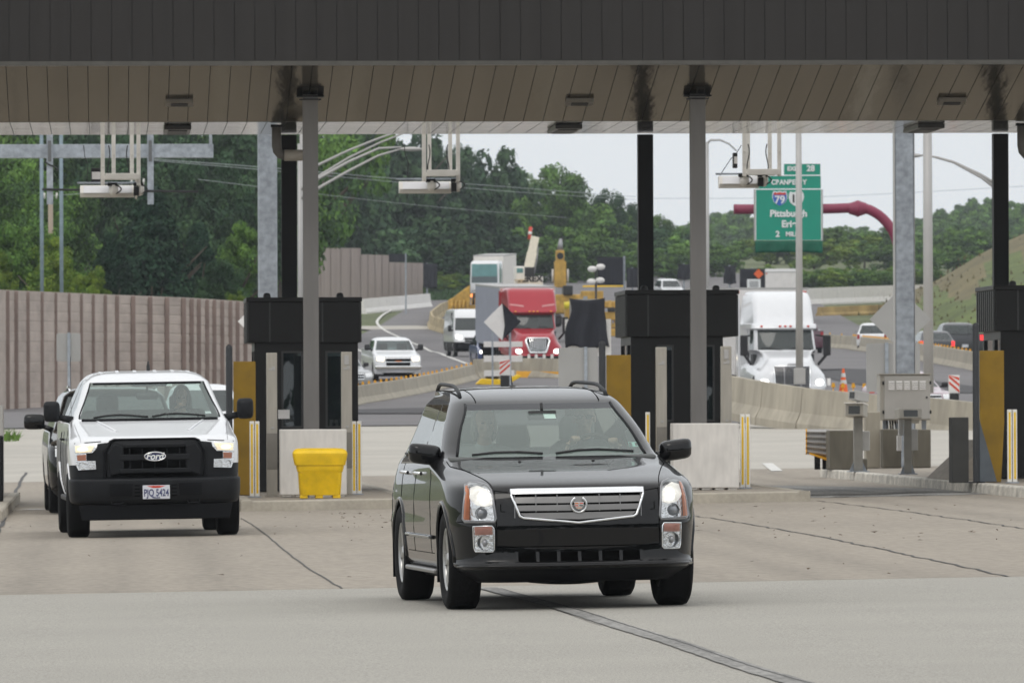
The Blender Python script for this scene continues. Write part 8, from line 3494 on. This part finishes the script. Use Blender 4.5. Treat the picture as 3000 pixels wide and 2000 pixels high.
for (ox, oy) in ((1360, 618), (1379, 613), (1358, 647), (1378, 644)):
 q = PO(ox, oy, 420)
 mb = MB()
 mb.ell((q.x - c.x, -.1, q.z - g_), (.24, .14, .16))
 l_ = mb.build('floodlight', M['white'], t)
 mb = MB()
 mb.tube([(q.x - c.x, 0, q.z - g_), (0, 0, q.z - g_ - .05)], .03, n=6)
 mb.build('bracket', M['black'], l_)
# ================================================================== construction plant
def machine(name, label, ox, oy, Y, rot=0):
 g = at(ox, oy, Y)
 p = PO(ox, oy, Y)
 return thing(name, label, 'construction machine', (p.x, Y, p.z), R(rot))
Yc = 575
t = machine('mobile_crane', 'white mobile crane with raised boom behind the grey trailer', 1212, 668, Yc)
o_c = t.location
def rl_(ox, oy, dy=0.0):
 p = PO(ox, oy, Yc + dy)
 return p - o_c
mb = MB()
p0, p1 = rl_(1212, 628), rl_(1228, 549, 2.0)
d = (p1 - p0)
zx = d.normalized()
sxv = Vector((1, 0, -.2)).normalized()
syv = zx.cross(sxv).normalized()
sxv = syv.cross(zx).normalized()
for u0, u1, w_ in ((0, .55, .34), (.5, 1.0, .29)):
 vs = []
 for u in (u0, u1):
  for a_, b_ in ((-1, -1), (1, -1), (1, 1), (-1, 1)):
   q = p0 + d * u + sxv * (w_ * a_) + syv * (w_ * b_)
   vs.append(tuple(q))
 mb.add(vs, [(0, 1, 2, 3), (7, 6, 5, 4), (0, 4, 5, 1), (1, 5, 6, 2), (2, 6, 7, 3), (3, 7, 4, 0)])
mb.build('boom', mat("crane cream", (0.60, 0.55, 0.44), .5, var=.08), t)
mb = MB()
mb.tube([p0 + sxv * .45 + syv * .1, p0 + d * .5 + sxv * .42, p0 + d * .8 + sxv * .36], .05, n=8)
mb.build('boom_cylinder', M['lampbz'], t)
mb = MB()
q0, q1 = rl_(1216, 549, 2.2), rl_(1219, 522, 2.5)
mb.tube([q0, q1], .13, n=6)
j_ = mb.build('jib', M['redst'], t)
mb = MB()
mb.tube([q0 + (q1 - q0) * .35, q0 + (q1 - q0) * .6], .135, n=6)
mb.build('white_band', M['white'], j_)
mb = MB()
q0 = rl_(1235, 548, 2.2)
mb.tube([q0, q0 + Vector((.25, 0, .35))], .05, n=6)
mb.build('head_sheave', M['black'], t)
mb = MB()
q0 = rl_(1212, 622)
mb.box((q0.x, q0.y - .5, q0.z - .1), (.9, .6, .7))
mb.build('boom_foot', M['black'], t, bevel=.05)
mb = MB()
a, b = rl_(1186, 668), rl_(1246, 634)
mb.b2(a.x, b.x, -.8, 3.2, a.z - 1.2, b.z)
body = mb.build('superstructure', M['whitem'], t, bevel=.08)
a, b = rl_(1181, 645), rl_(1203, 612)
mb = MB()
mb.b2(a.x, b.x, -1.3, .9, a.z, b.z)
cb = mb.build('cab', M['whitem'], t, bevel=.1)
mb = MB()
mb.b2(a.x + .12, b.x - .12, -1.33, -1.30, a.z + .55, b.z - .15)
mb.build('window', M['tealglass'], cb)
q0 = rl_(1215, 636)
text('maker_lettering', 'TEREX', .62, M['black'], body, (q0.x, -.83, q0.z - .15), depth=.01, bold=.03)
mb = MB()
a, b = rl_(1172, 676), rl_(1250, 664)
mb.b2(a.x, b.x, -3, 6, a.z - 1.0, b.z)
mb.build('carrier', M['cat'], t, bevel=.05)
for x in (a.x + .3, b.x - .3):
 wheel('wheel', t, (x, -2, a.z - 1.2), .6, .5, -1, 0, .33)
 wheel('wheel', t, (x, 4, a.z - 1.2), .6, .5, -1, 0, .33)
Yc = 540
t = machine('excavator', 'yellow excavator with upright arm behind the red lorry', 1290, 690, Yc)
o_c = t.location
mb = MB()
for (x0, x1, y0, y1) in ((1272, 1301, 600, 660), (1274, 1298, 575, 602)):
 a, b = rl_(x0, y1), rl_(x1, y0)
 mb.box(((a.x + b.x) / 2, 0, (a.z + b.z) / 2), ((b.x - a.x) * (.92 if y0 > 590 else .8), .7, b.z - a.z))
arm = mb.build('arm', M['cat'], t, bevel=.05)
mb = MB()
p0, p1 = rl_(1286, 578), rl_(1288, 548)
mb.tube([p0, p1], .2, n=8, rs=[.26, .10])
mb.build('stick', M['lampbz'], arm)
mb = MB()
q0 = rl_(1286, 588)
mb.cyl((q0.x, -.42, q0.z), (q0.x, .42, q0.z), .22)
mb.build('pivot', M['black'], arm)
for ox in (1269.5, 1304):
 mb = MB()
 mb.tube([rl_(ox, 648), rl_(ox, 618)], .07, n=8)
 mb.build('ram', M['white'], arm)
a, b = rl_(1292, 678), rl_(1314, 656)
mb = MB()
mb.b2(a.x, b.x, -1, .8, a.z, b.z)
mb.build('cab', M['black'], t, bevel=.06)
a, b = rl_(1262, 720), rl_(1340, 676)
mb = MB()
mb.b2(a.x, b.x, -.6, 3.0, a.z, b.z)
mb.build('house', M['cat'], t, bevel=.1)
for s_ in (a.x + .4, b.x - .4):
 mb = MB()
 mb.b2(s_ - .35, s_ + .35, -1.5, 2.5, a.z - .9, a.z - .05)
 mb.build('track', M['black'], t, bevel=.2)
Yc = 520
t = machine('road_paver', 'yellow road paving machine left of the grey trailer', 1075, 722, Yc)
o_c = t.location
def block_(x0, x1, y0, y1, dy0, dy1, nm, mt, par=None, bev=.04):
 a, b = rl_(x0, y1), rl_(x1, y0)
 mb = MB()
 mb.b2(a.x, b.x, dy0, dy1, a.z, b.z)
 return mb.build(nm, mt, par or t, bevel=bev)
block_(1050, 1120, 700, 722, -.5, 3, 'chassis', M['cat'])
block_(1085, 1120, 684, 698, -.3, 2, 'deck', M['cat'])
block_(1080, 1122, 672, 682, 0, 1.5, 'upper_deck', mat("dark machine brown", (0.10, 0.07, 0.03), .7, var=.4, scale=2))
q = [rl_(1028, 726), rl_(1028, 690), rl_(1040, 683), (rl_(1068, 662)), rl_(1078, 655), rl_(1078, 700), rl_(1060, 706), rl_(1042, 728)]
mb = MB()
mb.prism([(p.x, p.z) for p in q], 'y', -1.0, -.7)
mb.build('hopper_wing', M['cat'], t, bevel=.04)
for k in range(5):
 ox = 1034 + k * 9
 mb = MB()
 mb.tube([rl_(ox, 722) + Vector((0, -1.1, 0)), rl_(ox + 3, 690) + Vector((0, -1.1, 0))], .07, n=6)
 mb.build('rail', M['cat'], t)
for k in range(4):
 ox = 1086 + k * 10
 mb = MB()
 mb.tube([rl_(ox, 700) + Vector((0, -.6, 0)), rl_(ox, 676) + Vector((0, -.6, 0))], .06, n=6)
 mb.build('stanchion', M['black'], t)
q0 = rl_(1083, 679)
mb = MB()
mb.ell((q0.x, -.5, q0.z), (.10, .1, .12))
mb.build('beacon', mat("lit amber beacon", (.8, .3, .05), .4, emit=(1, .35, .1), es=2.0), t)
Yc = 470
t = machine('road_finisher', 'yellow road machine between the draped sign and the middle booth', 1395, 760, Yc)
o_c = t.location
block_(1384, 1440, 692, 706, 0, 3, 'deck', M['cat'])
block_(1388, 1440, 716, 735, -.4, 2.5, 'chassis', M['cat'])
block_(1380, 1440, 742, 752, -.2, 1.5, 'beam', M['cat'])
block_(1392, 1420, 755, 772, -.2, .8, 'support', M['cat'])
for k in range(5):
 ox = 1388 + k * 8
 mb = MB()
 mb.tube([rl_(ox, 755), rl_(ox + (4 if k % 2 else -3), 690)], .08, n=6)
 mb.build('strut', M['cat'], t)
block_(1395, 1412, 706, 716, -.5, 0, 'engine', M['black'])
Yc = 500
t = machine('gantry_beam', 'long yellow beam and pipe on the construction site right of the red lorry', 1330, 720, Yc)
o_c = t.location
mb = MB()
mb.tube([rl_(1296, 702), rl_(1338, 697)], .22, n=12)
mb.build('pipe', mat("bright yellow pipe", (0.75, 0.62, 0.03), .5), t)
block_(1336, 1386, 668, 690, 0, 1.5, 'beam', M['cat'])
block_(1340, 1436, 655, 659, .5, .7, 'rail', M['bin'], bev=.01)
block_(1320, 1436, 690, 700, 1.5, 2.5, 'girder', mat("tan girder", (0.45, 0.33, 0.16), .7, var=.3))
block_(1300, 1330, 708, 732, .8, 2.0, 'drum', M['cat'])
# ================================================================== right hand island equipment
def isz(X, Y):
 return gz(X, Y) + ISL
Y = 150.0
a, b = PO(2029, 965, Y), PO(2137, 860, Y)
t = thing('steel_cabinet', 'large stainless steel cabinet with five louvre groups in front of the galvanised pole', 'cabinet', ((a.x + b.x) / 2, Y, isz((a.x + b.x) / 2, Y)))
o_c = t.location
w_, z0, z1 = b.x - a.x, a.z - o_c.z, b.z - o_c.z
mb = MB()
mb.b2(-w_ / 2 - .06, w_ / 2, .02, .60, z0, z1)
mb.build('casing', M['steel'], t, bevel=.012)
cab_steel = mat("brushed cabinet steel", (0.46, 0.44, 0.41), .45, metal=.5, var=.10, scale=1.8, scale2=.5, var2=.08)
mb = MB()
mb.b2(-w_ / 2 + .02, w_ / 2 - .01, 0, .019, z0 + .02, z1 - .02)
dr = mb.build('door', cab_steel, t, bevel=.006)
for k in range(5):
 cx_ = -w_ / 2 + w_ * (.175 + .165 * k)
 mb = MB()
 for j in range(5):
  z = z1 - .14 - j * .034
  mb.prism([(-.022, z + .004), (-.002, z + .022), (-.002, z - .004)], 'x', cx_ - .055, cx_ + .055)
 mb.build('louvre', M['white'], dr)
for z in (z0 + .15, z1 - .15):
 for s_ in (-1, 1):
  mb = MB()
  mb.b2(s_ * w_ / 2 - .015, s_ * w_ / 2 + .015, -.015, .03, z - .03, z + .03)
  mb.build('hinge', M['coldark'], t)
mb = MB()
mb.cyl((w_ / 2 - .07, -.02, (z0 + z1) / 2), (w_ / 2 - .07, 0, (z0 + z1) / 2), .018, n=10)
mb.build('lock', M['coldark'], dr)
mb = MB()
mb.b2(-w_ / 2 + .18, w_ / 2 - .2, .1, .5, z0 - .06, z0 - .002)
mb.b2(-w_ / 2 - .08, w_ / 2 + .02, -.02, .62, z1, z1 + .02)
mb.build('plinth', M['steel'], t)
for x in (-w_ / 2 + .05, w_ / 2 - .1):
 mb = MB()
 mb.b2(x - .04, x + .04, .2, .28, 0, z0)
 mb.build('leg', M['galv'], t)
mb = MB()
for k in range(5):
 x = -w_ / 2 + .08 + k * .05
 mb.tube([(x, .12, z0), (x + .02 * (k % 2), .02, z0 - .25), (x + .03, .1, z0 - .5)], .018, n=6)
mb.build('conduit', M['cable'], t)
def cblock(x0, x1, y0, Y, dep, lab, mt=None, name='concrete_pier'):
 a, b = PO(x0, y0, Y), PO(x1, y0, Y)
 cx_ = (a.x + b.x) / 2
 z_ = isz(cx_, Y)
 mb = MB()
 mb.b2(a.x - cx_, b.x - cx_, 0, dep, 0, a.z - z_)
 o = mb.build(name, mt or pierm, None, (cx_, Y, z_), bevel=.02)
 tag(o, lab, 'concrete pier')
 return o
pierm = mat("stained pier concrete", (0.135, 0.122, 0.095), .9, var=.22, scale=1.2, scale2=4, var2=.15, stretch=(1.5, 1.5, .4))
cblock(1906, 1974, 988, 147.0, .8, 'square stained concrete pier behind the camera post, next to the crash cushion')
cblock(2028, 2070, 985, 148.5, .5, 'narrow concrete pier below the steel cabinet')
cblock(2098, 2138, 986, 148.0, .7, 'concrete pier right of the short camera post')
cblock(1988, 2022, 945, 149.0, .35, 'tall pale concrete slab left of the steel cabinet', M['jersey'])
cblock(1968, 1992, 1053, 143.5, .4, 'small low concrete footing at the foot of the camera post')
Y = 148.0
a = PO(1903, 985, Y)
t = thing('crash_cushion', 'corrugated steel crash cushion with yellow edged nose beside the concrete pier', 'crash cushion', (a.x, Y, isz(a.x, Y)))
o_c = t.location
zt_ = a.z - o_c.z
zb_ = PO(1903, 1050, Y).z - o_c.z
xn = PO(1852, 1000, Y).x - a.x
for r_ in range(5):
 zt_r = zt_ - (zt_ - zb_) * r_ / 5.0
 zb_r = zt_ - (zt_ - zb_) * (r_ + 1) / 5.0
 vs, fs = [], []
 nx = 26
 prof = [(0, 0), (.015, .22), (.05, .45), (.05, .58), (.012, .80), (0, 1)]
 for i in range(nx + 1):
  u = i / nx
  x = xn * u
  yw = (.0035 if i % 2 else -.0035) * (1 if i < nx else 0) * 1.5
  for dp, v_ in prof:
   shrink = 1 - .12 * u
   z = zt_r + (zb_r - zt_r) * v_
   z = zt_ + (z - zt_) * shrink
   vs.append((x, -.1 - dp + yw, z))
 m_ = len(prof)
 for i in range(nx):
  for j in range(m_ - 1):
   fs.append((i * m_ + j, i * m_ + j + 1, (i + 1) * m_ + j + 1, (i + 1) * m_ + j))
 mb = MB()
 mb.add(vs, fs)
 f_ = mb.build('beam', M['lpole'], t)
 sm = f_.modifiers.new("s", 'SOLIDIFY')
 sm.thickness = .012
 mb = MB()
 pts = [(xn - .01, -.1 - dp, zt_ + (zt_r + (zb_r - zt_r) * v_ - zt_) * .88) for dp, v_ in prof]
 mb.tube(pts, .014, n=6)
 mb.build('yellow_edge', M['amber'], t)
mb = MB()
mb.prism([(xn * .9, zb_ + .06), (xn * .1, zb_ - .06), (xn * .1, zb_ - .01), (xn * .9, zb_ + .09)], 'y', -.3, -.05)
mb.build('lower_rail', M['amber'], t)
mb = MB()
for x in (-.06, xn * .5):
 mb.b2(x - .05, x + .05, .0, .1, 0, zt_ * .95)
mb.build('support', M['coldark'], t)
def cam_post(ox, ob, Y, lab, heads, pw, otop):
 p = PO(ox, ob, Y)
 z_ = isz(p.x, Y)
 t = thing('camera_post', lab, 'camera post', (p.x, Y, z_), 0, 'lane camera posts')
 zt_ = PO(ox, otop, Y).z - z_
 mb = MB()
 mb.b2(-pw / 2, pw / 2, 0, pw, .015, zt_)
 mb.build('shaft', mat("grey post paint", (0.27, 0.26, 0.235), .55, metal=.3, var=.1), t, bevel=.006)
 mb = MB()
 mb.b2(-pw * 1.2, pw * 1.2, -pw * .7, pw * 1.7, 0, .015)
 for s_ in (-1, 1):
  mb.prism([(s_ * pw / 2, .015), (s_ * pw * 1.0, .015), (s_ * pw / 2, .18)], 'y', pw * .45, pw * .55)
 mb.build('base_plate', M['galv'], t)
 for (x0, x1, y0, y1, dep, rot, mt, hood) in heads:
  a, b = PO(x0, y1, Y), PO(x1, y0, Y)
  w_, h_ = b.x - a.x, b.z - a.z
  cx_, cz_ = (a.x + b.x) / 2 - p.x, (a.z + b.z) / 2 - z_
  Rm = Matrix.Rotation(R(rot), 3, 'Z') @ Matrix.Rotation(R(-6), 3, 'X')
  mb = MB()
  mb.box((cx_, -.05, cz_), (w_, dep, h_), rot=Rm)
  hd_ = mb.build('camera_housing', mt, t, bevel=.008)
  if hood:
   mb = MB()
   q = Rm @ Vector((0, -dep * .08, h_ / 2 + .012))
   mb.box((cx_ + q.x, -.05 + q.y, cz_ + q.z), (w_ * 1.06, dep * 1.15, .02), rot=Rm)
   mb.build('sun_hood', M['whitem'], hd_)
  q = Rm @ Vector((0, -dep / 2 - .003, 0))
  mb = MB()
  mb.box((cx_ + q.x, -.05 + q.y, cz_ + q.z - .0), (w_ * .62, .008, h_ * .66), rot=Rm)
  mb.build('lens_window', mat("smoked lens", (0.03, 0.032, 0.03), .25, coat=.5), hd_)
 return t
lightg = mat("pale grey housing", (0.50, 0.49, 0.47), .5, metal=.2, var=.06)
cp = cam_post(1972, 1066, 142.5, 'tall camera post with two stacked housings at the end of the right island',
  [(1961, 1982, 899, 921, .42, -38, lightg, False), (1945, 1988, 929, 957, .30, -20, M['steel'], True)], .155, 958)
mb = MB()
mb.tube([(0, .05, PO(1972, 958, 142.5).z - cp.location.z), (0, .05, PO(1972, 905, 142.5).z - cp.location.z)], .03, n=8)
mb.build('stem', M['coldark'], cp)
mb = MB()
a, b = PO(1978, 1035, 142.5), PO(2000, 990, 142.5)
mb.b2(a.x - cp.location.x, b.x - cp.location.x, .16, .4, a.z - cp.location.z, b.z - cp.location.z)
mb.build('junction_box', lightg, cp, bevel=.01)
cp = cam_post(2086, 1079, 137.0, 'short camera post with one wide housing in front of the steel cabinet', [(2058, 2113, 939, 962, .22, 16, M['steel'], False)], .125, 962)
for (x0, x1, y0, y1, yy, mt) in ((2066, 2076, 958, 1000, .1, lightg), (2061, 2071, 1000, 1035, -.02, M['white']), (2094, 2110, 985, 1034, .13, lightg)):
 a, b = PO(x0, y1, 137), PO(x1, y0, 137)
 mb = MB()
 mb.b2(a.x - cp.location.x, b.x - cp.location.x, yy, yy + .15, a.z - cp.location.z, b.z - cp.location.z)
 mb.build('junction_box', mt, cp, bevel=.006)
a = PO(2120, 1092, 131)
mb = MB()
b, c = PO(2196, 1090, 126.5), PO(2196, 1032, 130)
za = isz(a.x, 131)
mb.prism([(0, 0), (b.x - a.x + .6, 0), (b.x - a.x + .6, .62)], 'y', -1.5, 2.0)
o = mb.build('concrete_ramp', M['conc'], None, (a.x, 128.5, za), bevel=.02)
tag(o, 'sloped concrete wedge at the foot of the weathered dark cabinet', 'concrete ramp')
p = PO(2, 930, 128)
mb = MB()
mb.b2(-.5, PO(8, 930, 128).x - p.x, 0, .4, 0, p.z - isz(p.x, 128))
o = mb.build('crash_block', M['whitec'], None, (p.x, 128, isz(p.x, 128)), bevel=.02)
tag(o, 'white block edge cut off by the left edge of the photo', 'concrete block')
p = PO(2, 1000, 121)
mb = MB()
mb.b2(-.4, PO(7, 930, 121).x - p.x, 0, .3, 0, p.z - isz(p.x, 121))
o = mb.build('dark_post', M['coldark'], None, (p.x, 121, isz(p.x, 121)), bevel=.02)
tag(o, 'black post cut off by the left edge above the kerb', 'post')
# ================================================================== air
hm = bpy.data.materials.new("haze")
hm.use_nodes = True
t_ = hm.node_tree
t_.nodes.clear()
out = t_.nodes.new("ShaderNodeOutputMaterial")
pv = t_.nodes.new("ShaderNodeVolumePrincipled")
pv.inputs["Color"].default_value = (0.86, 0.92, 1.0, 1)
pv.inputs["Density"].default_value = 0.00012
pv.inputs["Anisotropy"].default_value = 0.2
t_.links.new(pv.outputs[0], out.inputs["Volume"])
mb = MB()
mb.b2(-320, 520, -140, 2450, -4, 95)
hz = mb.build('haze', hm)
stuff(hz)
hz['label'] = 'thin pale summer haze over the whole valley'
hz['category'] = 'haze'
